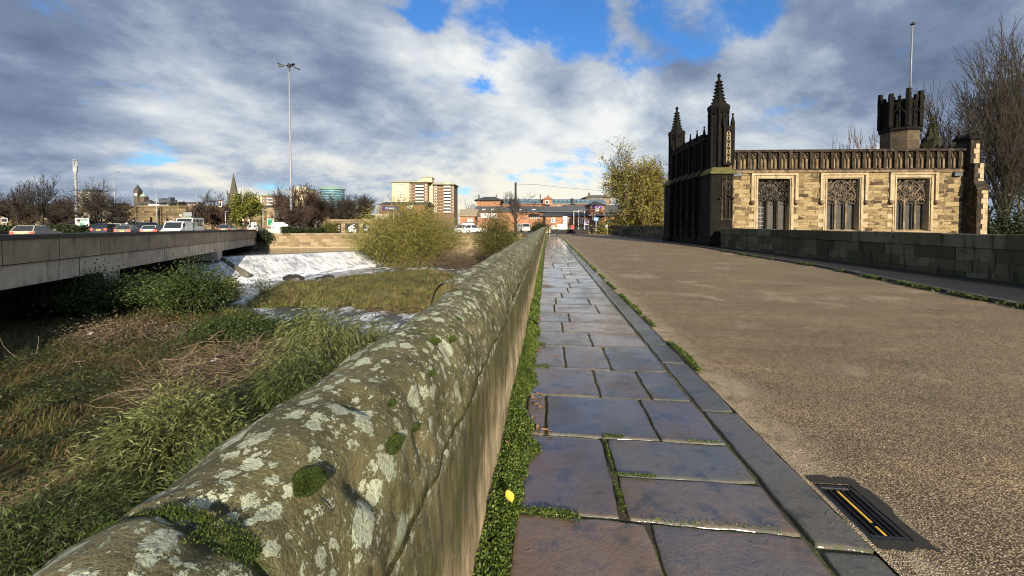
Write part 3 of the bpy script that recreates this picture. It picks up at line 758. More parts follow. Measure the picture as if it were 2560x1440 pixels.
def ashlar_wall(parent, path, ztop=1.15, cop=.34, thick=.34, zb=-.05, seed=0, cl=(.95, 1.55), bl=(.6, 1.2)):
    r = random.Random(seed)
    def run(a, b, zlo, zhi, x0, x1, ln, name, jz=0, jx=.006):
        Vs, Fs, Ts = [], [], []; d = (b - a); L = d.length; d.normalize(); n = Vector((-d.y, d.x, 0)); s = -r.random() * .5 * ln[0]; o = 0
        while s < L:
            l = r.uniform(*ln); s0, s1 = max(s, 0), min(s + l, L)
            if s1 - s0 > .03:
                dz = r.uniform(-jz, jz); dx = r.uniform(-jx, jx); c = MB(); c.bev(s0 + .006, s1 - .006, x0 + dx, x1 - dx, zlo, zhi + dz, .014)
                V = [a + d * p[0] + n * p[1] + Vector((0, 0, p[2])) for p in c.v]; Vs += [tuple(p) for p in V]; Fs += [tuple(i + o for i in f) for f in c.f]; Ts += [r.random()] * len(V); o += len(V)
            s += l
        me = bpy.data.meshes.new(name); me.from_pydata(Vs, [], Fs); me.update(); me.materials.append(ASH)
        at = me.attributes.new('tint', 'FLOAT', 'POINT'); at.data.foreach_set('value', Ts); link(name, me, parent)
    for a, b in zip(path[:-1], path[1:]):
        a, b = Vector((*a, 0)), Vector((*b, 0))
        run(a, b, ztop - cop, ztop, -.03, thick + .03, cl, 'coping', .018)
        zs = [zb, zb + .24, zb + .52, ztop - cop - .002] if ztop - cop - zb > .7 else [zb, (zb + ztop - cop) / 2, ztop - cop - .002]
        for z0, z1 in zip(zs[:-1], zs[1:]): run(a, b, z0 + .004, z1 - .004, .0, thick, bl, 'course')
        d = (b - a).normalized(); n = Vector((-d.y, d.x, 0)); q = MB(); q.loft([[a + n * .03 + Vector((0, 0, z)), b + n * .03 + Vector((0, 0, z)), b + n * (thick - .03) + Vector((0, 0, z)), a + n * (thick - .03) + Vector((0, 0, z))] for z in (-5.4, ztop - .05)]); q.build('core', RIV, parent)
rp = thing('parapet_wall', 'dark damp ashlar parapet with thick coping blocks in front of the chapel', 'wall', (0, 0, 0))
ashlar_wall(rp, [(wallX(24.0), 24.0), (wallX(-3), -3)], seed=2)
far = [tuple(G(1664, 598.2, KR_Z).xy), tuple(G(1600, 591.0, KR_Z).xy), tuple(G(1488, 583, KR_Z).xy)]
rp2 = thing('parapet_wall', 'grey stone parapet running on beyond the chapel below the willow', 'wall', (0, 0, 0))
ashlar_wall(rp2, [far[2], far[1], far[0]], ztop=1.22, cop=.36, seed=3)

# ------------------------------------------------------------------ weeds along the wall foot and kerbs (uncountable)
WEED = leafmat('weed_green', [(.060, .042, .016), (.020, .044, .008), (.055, .100, .014), (.11, .165, .024), (.19, .22, .045)], 5, .5, .3)
def weeds():
    g = np.random.default_rng(11); P = []; D = []; L = []
    for n, y0, y1, sz in ((30000, .55, 4.6, .0115), (15000, 4.6, 14, .022), (9000, 14, 52, .05)):
        yv = y0 + (y1 - y0) * g.random(n) ** (1.0 if y1 < 20 else 1.5)
        for yq in yv:
            wd = float(np.interp(yq, [.5, 1.0, 1.5, 2.4, 3.0, 4.0, 5.6, 8.4, 15, 30], [.08, .10, .10, .165, .11, .145, .12, .09, .045, .03])) * (1 + .45 * mnoise.noise(Vector((yq * 1.9, 0, 4))) + .45 * mnoise.noise(Vector((yq * 7, 0, 9))))
            if wd < .01 or (yq > 2.8 and mnoise.noise(Vector((yq * 3.1, 5, 5))) < -.30): continue
            u = g.random() ** .8; xx = -.285 + u * (wd + .03)
            hh = (.085 + .03 * mnoise.noise(Vector((yq * 4, u * 3, 0)))) * (1 - u ** 2.2) * (1.2 if yq < 4 else 1)
            P.append((xx, yq, hh * (.55 + .45 * g.random()) + .004)); a = g.normal(size=3) * .8; a[0] += .5 * u; a[2] += .5; D.append(a); L.append(sz * g.uniform(.6, 1.35))
    # tongues of green pushed into the joints
    for (xa, xb, yj, n, w) in ((-.14, .12, 1.84, 1500, .012), (.06, .16, 1.82, 250, .014), (.385, .60, 2.16, 500, .005), (.368, .375, 2.37, 700, .08), (.36, .38, 1.97, 400, .05), (.36, .5, 2.55, 400, .007), (.9, 1.1, 2.54, 250, .004), (-.15, .02, 3.76, 700, .03), (-.15, -.02, 4.46, 600, .03), (-.13, .06, 8.7, 500, .06), (.45, 1.05, 1.83, 220, .004)):
        for k in range(n):
            P.append((g.uniform(xa, xb), yj + g.normal() * w, .002 + g.random() * .014)); D.append(g.normal(size=3) * .8 + [0, 0, .6]); L.append(.007 * g.uniform(.6, 1.4))
    # along the road edge of the kerb
    for n, y0, y1, sz in ((4200, 3.3, 5.0, .013), (5000, 5, 12, .02), (5000, 12, 46, .04)):
        for yq in y0 + (y1 - y0) * g.random(n):
            k = mnoise.noise(Vector((yq * 1.3, 7, 1)))
            if k < -.12: continue
            P.append((1.41 + g.random() * (.035 + .06 * max(0, k + .2)), yq, .004 + g.random() * .018)); D.append(g.normal(size=3) * .6 + [.1, 0, .8]); L.append(sz * g.uniform(.6, 1.4))
    n = len(P); V, Fa, t = leaves(np.array(P), np.array(D), np.array(L), np.array(L) * .8, g)
    tag(np_mesh('weeds', V, Fa, WEED, None, t), 'small leaved green weeds along the wall foot and kerb', kind='stuff')
    P, D, L = [], [], []
    for yq in 5 + 17 * g.random(16000):
        k = mnoise.noise(Vector((yq * .9, 2, 8))) + .35 * mnoise.noise(Vector((yq * 3, 2, 8)))
        if k < -.02 + .02 * (yq - 8): continue
        P.append((rx(yq) + g.normal() * .05 - .02, yq, .01 + g.random() * .085 * (.5 + k))); D.append(g.normal(size=3) * .7 + [-.1, 0, .7]); L.append(.035 * g.uniform(.6, 1.5))
    V, Fa, t = leaves(np.array(P), np.array(D), np.array(L), np.array(L) * .6, g)
    tag(np_mesh('kerb_weeds', V, Fa, leafmat('weed_dull', [(.018, .03, .008), (.05, .075, .016), (.09, .10, .03)], 3), None, t), 'tufts of grass along the far kerb', kind='stuff')
weeds()

# fallen leaves
DRY = plain('dry_leaf', (.17, .095, .045), .7, .6, 40)
YEL = plain('yellow_leaf', (.62, .42, .05), .6, .2, 40)
def leaf_mesh(seed, L, w, curl):
    g = random.Random(seed); V = []; Fa = []
    for i in range(7):
        t = i / 6; hw = w / 2 * math.sin(math.pi * (t * .92 + .05)) ** .8
        for j in (-1, -.5, 0, .5, 1):
            V.append((j * hw, (t - .5) * L, curl * (abs(j) * hw * 1.2 + (t - .5) ** 2 * L) + .002 * g.random()))
    for i in range(6):
        for j in range(4): a = i * 5 + j; Fa.append((a, a + 1, a + 6, a + 5))
    me = bpy.data.meshes.new('fallen_leaf'); me.from_pydata(V, [], Fa); me.update(); me.polygons.foreach_set('use_smooth', [True] * len(Fa)); me.materials.append(DRY); return me
lm = [leaf_mesh(k, .045, .02, .7) for k in range(4)]
def leaf_at(x, y, sc, rz, label, grp=None, me=None, z=.012, tilt=.2):
    o = link('fallen_leaf', me or lm[rnd.randrange(4)]); o.location = (x, y, z); o.rotation_euler = (rnd.uniform(-tilt, tilt), rnd.uniform(-tilt, tilt), rz); o.scale = (sc,) * 3
    tag(o, label, 'leaf', grp); return o
ym = leaf_mesh(9, .043, .036, .35); ym.materials.clear(); ym.materials.append(YEL)
p = G(1272, 1242, .135); leaf_at(p.x, p.y, 1.25, .5, 'bright yellow round leaf resting on the green weeds', me=ym, z=.135, tilt=.1).rotation_euler = (.55, .15, .7)
DL = 'small dry brown leaf fallen on the flagstones beside the green weeds'
for px, py in ((1340, 1015), (1352, 1022), (1362, 1078), (1332, 1048), (1345, 1075), (1322, 1062), (1375, 1084), (1335, 1000), (1350, 990), (1330, 890), (1345, 880), (1392, 893), (1350, 872), (1338, 838), (1345, 828), (1352, 722), (1370, 716), (1362, 719), (1350, 715), (1345, 800), (1342, 808), (1350, 795)):
    p = G(px, py, .008); leaf_at(p.x, p.y, rnd.uniform(1.1, 1.6) * (1 + max(0, p.y - 4) * .06), rnd.uniform(0, 6), DL, 'dry leaves along the wall foot')
p = G(1240, 1322, .01); leaf_at(p.x, p.y, 1, 1.2, 'curled tan leaf in the weeds below the yellow leaf', z=.06)
p = G(1263, 1290, .01); leaf_at(p.x, p.y, .8, 2.2, 'thin brown leaf lying where the weeds enter the joint', z=.03)
p = G(1268, 1142, .01); leaf_at(p.x, p.y, .9, .8, 'pale straw coloured leaf caught in the weeds above the yellow leaf', z=.09)
# ================================================================== chantry chapel
CH0 = W(1815, 560, 24.0); CHX, CHY = CH0.x, CH0.y; CR = R(3.0)
ch = thing('chapel', 'small gothic stone chapel with black carved west front and three traceried windows', 'chapel', (CHX, CHY, 0), CR)
LEN, WID = 14.75, 7.0
def rubble():
    m, t, b = new_mat('rubble_stone'); co = t.coord(); x, y, z = t.sep(co)
    u = t.m('ADD', x, y)
    v0 = t.comb(u, z, 0); wob = t.scale(t.vm('SUBTRACT', t.noise(v0, 1.1, 2, .5, out='Color'), (.5, .5, .5)), .20); fw = t.scale(t.vm('SUBTRACT', t.noise(v0, 6, 3, .6, out='Color'), (.5, .5, .5)), .05)
    v = t.vm('ADD', t.vm('ADD', v0, wob), fw)
    g1, f1 = t.brick(v, .60, .275, .016, .25, .45, 1.45, 3); g2, f2 = t.brick(t.vm('ADD', v, (7.3, 0, 0)), .46, .19, .014, .25, .4, 1.6, 2)
    pick = t.step(t.noise(t.vm('MULTIPLY', v0, (.35, 1.1, 1)), 1.1, 1, .5), .50, .505)
    g = t.m('ADD', t.m('MULTIPLY', g1, t.m('SUBTRACT', 1, pick)), t.m('MULTIPLY', g2, pick)); f = t.m('ADD', t.m('MULTIPLY', f1, t.m('SUBTRACT', 1, pick)), t.m('MULTIPLY', f2, pick))
    fine = t.noise(co, 9, 6, .7); big = t.noise(co, .7, 4, .6)
    gg = t.m('ADD', t.m('ADD', g, t.m('MULTIPLY', t.m('SUBTRACT', fine, .5), .55)), t.m('MULTIPLY', t.m('SUBTRACT', big, .5), .4))
    c = t.ramp(gg, [(.0, (.045, .032, .019)), (.14, (.12, .085, .047)), (.30, (.195, .143, .070)), (.55, (.25, .185, .092)), (.78, (.31, .24, .130)), (1, (.27, .198, .098))])
    edge = t.m('MULTIPLY', t.step(t.noise(co, 14, 4, .7), .45, .6), .25)
    c = t.mix(f, c, t.mix(t.step(t.noise(co, 3, 3, .5), .4, .6), (.075, .05, .028), (.46, .37, .23)))
    c = t.mix(t.m('MULTIPLY', t.step(t.noise(co, 2.3, 5, .65), .56, .70), .75), c, (.045, .032, .02))
    c = t.mix(edge, c, (.09, .065, .035))
    fin(t, b, c, .9, t.bump(t.m('ADD', t.m('MULTIPLY', t.m('SUBTRACT', 1, f), 1.3), t.m('MULTIPLY', fine, .9)), 1, .05), .2); return m
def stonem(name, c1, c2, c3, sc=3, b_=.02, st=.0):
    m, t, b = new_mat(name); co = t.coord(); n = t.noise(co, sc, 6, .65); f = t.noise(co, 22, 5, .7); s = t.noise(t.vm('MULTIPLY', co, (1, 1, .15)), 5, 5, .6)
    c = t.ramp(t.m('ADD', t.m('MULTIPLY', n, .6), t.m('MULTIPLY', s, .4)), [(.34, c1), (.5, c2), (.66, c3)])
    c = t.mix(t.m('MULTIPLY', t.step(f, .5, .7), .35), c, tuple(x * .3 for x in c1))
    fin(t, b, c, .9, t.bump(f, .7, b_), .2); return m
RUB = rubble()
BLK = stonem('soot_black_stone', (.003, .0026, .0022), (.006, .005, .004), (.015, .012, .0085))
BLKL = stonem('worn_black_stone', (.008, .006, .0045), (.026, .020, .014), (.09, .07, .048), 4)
CREAM = stonem('dressed_cream_stone', (.19, .145, .085), (.33, .262, .162), (.44, .36, .24))
BAND = stonem('weathered_band_stone', (.045, .032, .020), (.14, .10, .06), (.29, .22, .135), 3)
TRAC = stonem('tracery_stone', (.05, .037, .024), (.12, .09, .058), (.27, .205, .13))
TRACD = stonem('tracery_dark', (.012, .009, .006), (.028, .021, .014), (.085, .065, .042))
TANS = masonry('turret_stone', [(.02, .014, .009), (.06, .042, .025), (.15, .108, .062), (.035, .026, .016)], .7, .42, grime=1.0)
MOSSY = stonem('mossy_ledge', (.05, .055, .018), (.085, .085, .03), (.12, .10, .05))
def glassm():
    m, t, b = new_mat('leaded_glass'); co = t.coord(); x, y, z = t.sep(co)
    g = t.m('MAXIMUM', t.m('GREATER_THAN', t.m('FRACT', t.m('MULTIPLY', x, 8.5)), .90), t.m('GREATER_THAN', t.m('FRACT', t.m('MULTIPLY', z, 8.0)), .90))
    n = t.noise(co, 3, 4, .6)
    c = t.mix(g, t.ramp(n, [(.3, (.018, .017, .016)), (.7, (.055, .050, .044))]), (.05, .046, .04)); fin(t, b, c, .42, t.bump(n, .2, .05), .4); return m
GLS = glassm()
# --- south wall with three rectangular openings
WC = [2.86, 7.0, 11.1]; WW, WZ0, WZ1 = 1.92, 1.10, 4.18
mb = MB(); xs = [0]
for c in WC: xs += [c - WW / 2 - .22, c + WW / 2 + .22]
xs.append(LEN - .3)
for a, c in zip(xs[0::2], xs[1::2]): mb.box(a, c, 0, .8, -5.2, 4.55)
for c in WC: mb.box(c - WW / 2 - .22, c + WW / 2 + .22, 0, .8, -5.2, WZ0 - .12); mb.box(c - WW / 2 - .22, c + WW / 2 + .22, 0, .8, WZ1 + .2, 4.55)
mb.build('side_wall', RUB, ch)
MB().box(.2, LEN - .4, .8, WID, -5.2, 5.5).build('body', RUB, ch)
MB().box(.1, LEN - .3, .3, WID - .1, 5.5, 5.62).build('roof', plain('lead_roof', (.12, .125, .13), .6), ch)
# string courses and the panelled parapet
MB().bev(-.05, LEN - .35, -.10, .3, 4.552, 4.70, .04).build('string_course', BAND, ch)
MB().bev(-.05, LEN - .35, -.06, .25, 4.703, 4.80, .02).build('string_course', BLKL, ch)
MB().box(-.02, LEN - .35, .03, .45, 4.803, 5.80).build('parapet_panel', BAND, ch)
MB().bev(-.1, LEN - .35, -.13, .5, 5.803, 5.96, .05).build('parapet_coping', BLKL, ch)
mb = MB(); U = .62; n = int((LEN - .5) / U)
for k in range(n + 1):
    x = .05 + k * U; mb.box(x - .085, x + .085, -.11, .032, 4.80, 5.80)
    if k == n: break
    mb.box(x + U / 2 - .028, x + U / 2 + .028, -.03, .032, 4.80, 5.42)
    for h in (x + .075 + .118, x + U - .075 - .118):     # little cusped heads over each light
        w = .118
        pts = [(h - w, .0, 5.28), (h - w * .75, .0, 5.40), (h - w * .3, .0, 5.46), (h, .0, 5.52), (h + w * .3, .0, 5.46), (h + w * .75, .0, 5.40), (h + w, .0, 5.28)]
        mb.tube(pts, .030, 5)
    mb.tube([(x + .06, 0, 5.48), (x + U * .28, 0, 5.66), (x + U / 2, 0, 5.79), (x + U * .72, 0, 5.66), (x + U - .06, 0, 5.48)], .034, 5)
    mb.tube([(x + U / 2 + .085 * math.cos(a), .0, 5.60 + .085 * math.sin(a)) for a in [i * math.pi / 4 for i in range(9)]], .022, 4)
mb.build('parapet_tracery', TRACD, ch)
# --- windows
def window(c, tm, k):
    fr = MB(); x0, x1 = c - WW / 2, c + WW / 2; d = .0
    # moulded jamb in three steps, lintel, sill
    for (o, ya, yb_) in ((.22, -.05, .10), (.13, -.085, .30), (.05, -.03, .52)):
        i = {.22: .13, .13: .05, .05: 0}[o]
        fr.box(x0 - o, x0 - i - .002, ya, yb_, WZ0 - .1, WZ1 + i); fr.box(x1 + i + .002, x1 + o, ya, yb_, WZ0 - .1, WZ1 + i); fr.box(x0 - o, x1 + o, ya, yb_, WZ1 + i + .002, WZ1 + o)
    o = fr.build('window', CREAM, ch)
    MB().loft([[(x0 - .24, -.14, WZ0 - .26), (x1 + .24, -.14, WZ0 - .26), (x1 + .24, .5, WZ0 - .26), (x0 - .24, .5, WZ0 - .26)], [(x0 - .24, -.14, WZ0 - .16), (x1 + .24, -.14, WZ0 - .16), (x1 + .24, .5, WZ0 - .02), (x0 - .24, .5, WZ0 - .02)]]).build('sill', CREAM, o)
    MB().box(x0 - .44, x1 + .44, -.12, .02, 4.40, 4.52).build('hood_mould', CREAM, o)
    for s, xx in ((-1, x0 - .36), (1, x1 + .36)):
        MB().box(xx - .085, xx + .085, -.11, .02, 2.85, 4.398).build('hood_drop', CREAM, o); MB().ball((xx, -.10, 2.72), (.15, .13, .15), 8, 6).build('carved_stop', BAND, o, True)
        for z in (1.2, 1.72, 2.44, 3.0, 3.6): MB().box(xx - s * .02 - .17, xx - s * .02 + .17, -.022, .02, z, z + (.3 if z != 2.44 else .16)).build('quoin', CREAM, o)
    MB().box(x0 - .02, x1 + .02, .40, .44, WZ0 - .05, WZ1 + .05).build('pane', GLS, o)
    if k == 0:
        g = MB()
        for i in range(4): g.box(x0 + .03 + i * .16, x0 + .038 + i * .16, .30, .312, WZ0 + .02, 2.45)
        for z in (1.30, 1.55, 1.8, 2.05, 2.44): g.box(x0 + .03, x0 + .55, .315, .327, z, z + .022)
        g.build('wire_guard', plain('pale_wire', (.3, .3, .28), .6), o)
    tb = MB(); y = .22
    def T(pts, r=.034): tb.tube([(c + px * WW / 2, y, WZ0 + pz) for px, pz in pts], r, 6)
    H = WZ1 - WZ0
    for mx in (-.335, .335): tb.box(c + mx * WW / 2 - .05, c + mx * WW / 2 + .05, y - .07, y + .06, WZ0 - .03, WZ0 + 1.72)
    def arc(cx, cz, r, a0, a1, n=9, sx=1): return [(cx + sx * r * math.cos(R(a0 + (a1 - a0) * i / (n - 1))) / (WW / 2), cz + r * math.sin(R(a0 + (a1 - a0) * i / (n - 1)))) for i in range(n)]
    for lx in (-.667, 0, .667):        # ogee light heads with cusps
        w = .318
        T([(lx - w, 1.55), (lx - w * .95, 1.66), (lx - w * .6, 1.79), (lx - w * .2, 1.88), (lx, 2.00), (lx + w * .2, 1.88), (lx + w * .6, 1.79), (lx + w * .95, 1.66), (lx + w, 1.55)], .036)
        T(arc(lx - .16, 1.64, .09, 200, 20), .024); T(arc(lx + .16, 1.64, .09, 340, 160), .024); T(arc(lx, 1.74, .09, 190, -10), .022)
        T([(lx, 2.0), (lx, 2.16)], .03)
    # main two-centred arch
    L = [(-1.0, 1.55), (-.985, 1.85), (-.90, 2.18), (-.72, 2.52), (-.45, 2.80), (-.2, 2.97), (0, 3.08)]
    T(L, .05); T([(-a, b_) for a, b_ in L], .05)
    # flowing daggers and circles
    for s in (-1, 1):
        T([(s * .335, 1.60), (s * .30, 1.85), (s * .36, 2.12), (s * .56, 2.40), (s * .66, 2.55)], .042)
        T([(s * .0, 2.05), (s * .22, 2.16), (s * .40, 2.30), (s * .38, 2.46), (s * .22, 2.54), (s * .06, 2.44), (0, 2.22)], .034)
        T([(s * .0, 2.44), (s * .14, 2.62), (s * .42, 2.62), (s * .6, 2.50)], .034)
        T([(0, 2.5), (s * .16, 2.66), (s * .18, 2.82), (s * .0, 3.02)], .034)
        T(arc(s * .66, 2.06, .13, 0, 360, 13), .028); T(arc(s * .78, 1.90, .10, 0, 360, 11), .024); T(arc(s * .52, 1.90, .10, 0, 360, 11), .024)
        T(arc(s * .20, 2.32, .085, 0, 360, 11), .022); T(arc(s * .18, 1.95, .10, 20, 340, 11), .022)
        # spandrels
        T([(s * 1.0, 3.0), (s * .80, 2.86), (s * .74, 2.66), (s * .84, 2.44), (s * 1.0, 2.30)], .030); T([(s * .74, 2.68), (s * .60, 2.84), (s * .52, 3.05)], .030)
        T(arc(s * .90, 2.66, .10, 0, 360, 11), .024); T(arc(s * .72, 2.96, .09, 0, 360, 11), .024); T(arc(s * .90, 2.94, .07, 0, 360, 9), .02)
    tb.box(x0, x1, y - .03, y + .03, WZ1 - .05, WZ1); tb.build('tracery', tm, o, smooth=False)
for k, c in enumerate(WC): window(c, TRACD if k == 0 else TRAC, k)
# --- west front
def octagon(mb, c, prof, rot=math.pi / 8, n=8): mb.lathe(prof, n, c, rot)
def spire(mb, c, z0, z1, r, n=8, rows=7):
    mb.lathe([(r * 1.28, z0 - .32), (r * 1.30, z0 - .16), (r * 1.08, z0), (r * .80, z0 + .06), (r * .42, z0 + (z1 - z0) * .42), (r * .20, z0 + (z1 - z0) * .80), (r * .12, z1 - .12)], n, c, math.pi / 8)
    for j in range(rows):
        z = z0 + .14 + (z1 - z0 - .35) * j / rows; rr = r * .84 * (1 - .80 * ((z - z0) / (z1 - z0)) ** .72)
        for k in range(n):
            a = math.pi / 8 + 2 * math.pi * k / n; mb.ball((c[0] + (rr + .03) * math.cos(a), c[1] + (rr + .03) * math.sin(a), z), (.055, .055, .06), 5, 4)
    mb.ball((c[0], c[1], z1 - .10), (.11, .11, .07), 6, 4); mb.ball((c[0], c[1], z1 + .03), (.07, .07, .10), 6, 4)
    for s in (-1, 1): mb.ball((c[0] + s * .09, c[1], z1 - .01), .05, 5, 4); mb.ball((c[0], c[1] + s * .09, z1 - .01), .05, 5, 4)
front = MB()
front.box(-.95, 0, .55, WID - .3, -.05, 6.75)
front.bev(-1.12, -.2, .2, WID, -.06, .42, .06)
for z, o in ((1.05, .06), (4.72, .10), (6.72, .12)): front.bev(-.95 - o, -.1, .5, WID - .3, z, z + .14, .04)
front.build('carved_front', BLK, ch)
bays = [.95 + i * (WID - 1.75) / 5 for i in range(6)]
mb = MB(); mbl = MB()
for i, y in enumerate(bays):
    mbl = MB(); mbl.box(-1.20, -.95, y - .10, y + .10, .42, 1.05); mb.box(-1.14, -.95, y - .085, y + .085, 1.05, 2.9); mbl.lathe([(.05, .42), (.05, 2.9)], 6, (-1.17, y)); mbl.build('colonnette', BLKL, ch); mb.lathe([(.10, 2.9), (.11, 3.3), (.02, 4.1)], 4, (-1.08, y), math.pi / 4)
    mb.box(-1.10, -.95, y - .07, y + .07, 3.2, 6.7); mb.lathe([(.09, 6.86), (.10, 7.2), (.075, 7.3), (.02, 7.62)], 4, (-.98, y), math.pi / 4); mb.ball((-.98, y, 7.62), .06, 6, 4)
for a, c in zip(bays[:-1], bays[1:]):
    m_ = (a + c) / 2; w = (c - a) / 2
    pts = [(-1.02, a + .05, 2.3), (-1.02, a + w * .25, 2.75), (-1.02, a + w * .6, 3.05), (-1.02, m_, 3.35), (-1.02, c - w * .6, 3.05), (-1.02, c - w * .25, 2.75), (-1.02, c - .05, 2.3)]
    mb.tube(pts, .06, 5); mb.tube([(-1.06, a + .08, 2.95), (-1.1, m_, 3.95), (-1.06, c - .08, 2.95)], .05, 5); mb.ball((-1.1, m_, 4.05), .09, 6, 4)
    for q in (-.33, 0, .33): mb.box(-1.0, -.95, m_ + q * w - .02, m_ + q * w + .02, .5, 2.5)
    MB().loft([[(-1.32, a + .14, 4.50), (-.95, a + .14, 4.50), (-.95, c - .14, 4.50), (-1.32, c - .14, 4.50)], [(-.97, a + .14, 4.95), (-.95, a + .14, 4.95), (-.95, c - .14, 4.95), (-.97, c - .14, 4.95)]]).build('gablet', BLKL, ch)
    for q in (-.5, 0, .5): mb.box(-1.0, -.95, m_ + q * w - .025, m_ + q * w + .025, 4.95, 6.6)
    mb.tube([(-.99, a + .1, 5.9), (-.99, m_, 6.45), (-.99, c - .1, 5.9)], .045, 5)
    mb.bev(-1.05, -.55, m_ - w * .55, m_ + w * .55, 6.86, 7.22, .05)
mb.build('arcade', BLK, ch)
for nm, cy in (('corner_pier', .0), ('corner_pier', WID - .3)):
    mb = MB(); c = (-.55, cy)
    mb.bev(c[0] - .85, c[0] + .75, cy - .80, cy + .72, -.06, .46, .08); mb.bev(c[0] - .72, c[0] + .62, cy - .66, cy + .6, .46, 4.42, .05)
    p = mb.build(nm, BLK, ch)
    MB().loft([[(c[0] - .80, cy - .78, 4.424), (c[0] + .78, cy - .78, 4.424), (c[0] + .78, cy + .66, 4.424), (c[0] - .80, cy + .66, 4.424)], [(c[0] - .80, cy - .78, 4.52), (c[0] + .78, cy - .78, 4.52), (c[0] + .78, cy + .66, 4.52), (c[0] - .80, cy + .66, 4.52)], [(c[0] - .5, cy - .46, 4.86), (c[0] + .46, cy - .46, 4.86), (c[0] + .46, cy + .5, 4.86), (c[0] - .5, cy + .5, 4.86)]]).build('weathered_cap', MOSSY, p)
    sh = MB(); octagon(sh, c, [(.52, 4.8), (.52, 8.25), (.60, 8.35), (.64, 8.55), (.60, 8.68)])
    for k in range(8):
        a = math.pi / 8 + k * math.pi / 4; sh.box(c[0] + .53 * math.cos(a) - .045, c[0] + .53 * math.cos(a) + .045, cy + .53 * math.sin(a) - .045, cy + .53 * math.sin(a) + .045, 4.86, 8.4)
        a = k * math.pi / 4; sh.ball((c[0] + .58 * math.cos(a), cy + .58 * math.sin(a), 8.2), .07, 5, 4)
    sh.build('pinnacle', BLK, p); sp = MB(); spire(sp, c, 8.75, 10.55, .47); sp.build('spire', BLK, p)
    if cy < 1:
        # carved niche on the sunlit side, tall panel and its two small finials
        nb = MB(); y0 = cy - .66
        nb.box(c[0] - .10, c[0] + .58, y0 - .05, y0 + .01, 1.62, 1.74)
        for q in (-.06, .16, .38, .56): nb.box(c[0] + q - .035, c[0] + q + .035, y0 - .06, y0 + .004, 1.74, 4.3)
        for q in (.05, .27, .47): nb.tube([(c[0] + q - .1, y0 - .03, 2.9), (c[0] + q, y0 - .04, 3.15), (c[0] + q + .1, y0 - .03, 2.9)], .03, 5)
        for k in range(26):
            rr = random.Random(k); nb.ball((c[0] + .25 + rr.uniform(-.3, .3), y0 - .05, rr.uniform(2.95, 4.2)), (.06, .06, .08), 5, 4)
        for k in range(7): nb.ball((c[0] - .2 + k * .13, y0 - .12, 2.95 + .22 * (1 - abs(k - 3) / 3)), (.08, .10, .07), 5, 4)
        nb.build('carved_niche', BLKL, p)
        tb = MB(); tb.box(c[0] + .02, c[0] + .52, cy - .66, cy - .4, 4.95, 7.3); tb.lathe([(.12, 7.3), (.13, 7.5), (.02, 8.0)], 4, (c[0] + .06, cy - .56), math.pi / 4); tb.lathe([(.12, 7.3), (.13, 7.5), (.02, 8.0)], 4, (c[0] + .60, cy - .52), math.pi / 4); tb.ball((c[0] + .6, cy - .52, 8.02), .07, 6, 4)
        tb.box(c[0] + .52, c[0] + .7, cy - .6, cy - .38, 4.95, 7.32); tb.build('buttress_shaft', BLK, p)
        lt = MB(); yy_ = cy - .675
        lt.box(c[0] + .17, c[0] + .20, yy_ - .02, yy_ + .01, 5.1, 6.9); lt.box(c[0] + .37, c[0] + .40, yy_ - .02, yy_ + .01, 5.1, 6.9)
        for z in (5.35, 5.75, 6.15, 6.55, 6.85): lt.tube([(c[0] + .285 + .075 * math.cos(a), yy_, z + .12 * math.sin(a)) for a in [i * math.pi / 4 for i in range(9)]], .022, 4)
        lt.build('pierced_panel', CREAM, p)
# east corner buttress, turret and roof-line carvings
bt = MB(); bx = LEN - .42
bt.box(bx - .32, bx + .30, -.75, .5, -5.2, 3.4); bt.box(bx - .30, bx + .26, -.55, .5, 3.4, 5.0); bt.box(bx - .26, bx + .22, -.30, .5, 5.0, 6.45)
bt.loft([[(bx - .40, -.85, 3.4), (bx + .36, -.85, 3.4), (bx + .36, -.5, 3.4), (bx - .40, -.5, 3.4)], [(bx - .34, -.56, 3.95), (bx + .30, -.56, 3.95), (bx + .30, -.5, 3.95), (bx - .34, -.5, 3.95)]])
e = bt.build('corner_buttress', BLKL, ch)
q = MB()
for k, z in enumerate(np.arange(.5, 6.1, .30)):
    yb0 = -.76 if z < 3.3 else (-.56 if z < 4.9 else -.31)
    q.box(bx + .02 - (.10 if k % 2 else .0), bx + .29 - (.0 if z < 3.3 else .05), yb0 - .004, yb0 + .3, z, z + .285)
q.build('quoins', CREAM, e)
q = MB(); q.bev(bx - .42, bx + .34, -.42, .6, 6.452, 6.66, .05)
for a in (-.28, .0, .24): q.ball((bx + a, -.2, 6.72), (.13, .13, .15), 6, 5); q.ball((bx + a, .4, 6.72), (.13, .13, .15), 6, 5)
q.build('turret_stump', BLK, e)
tw = W(2243, 560, 29.3); M = Matrix.Rotation(-CR, 4, 'Z'); tl = M @ (Vector((tw.x, tw.y, 0)) - Vector((CHX, CHY, 0))); tx, ty = tl.x, tl.y
lo = MB(); lo.lathe([(1.14, 4.5), (1.14, 8.25)], 8, (tx, ty), math.pi / 8); tu = lo.build('bell_turret', TANS, ch)
up = MB(); up.lathe([(1.20, 8.25), (1.26, 8.36), (1.17, 8.5), (1.12, 8.55), (1.12, 10.3), (1.18, 10.4), (1.18, 10.55)], 8, (tx, ty), math.pi / 8)
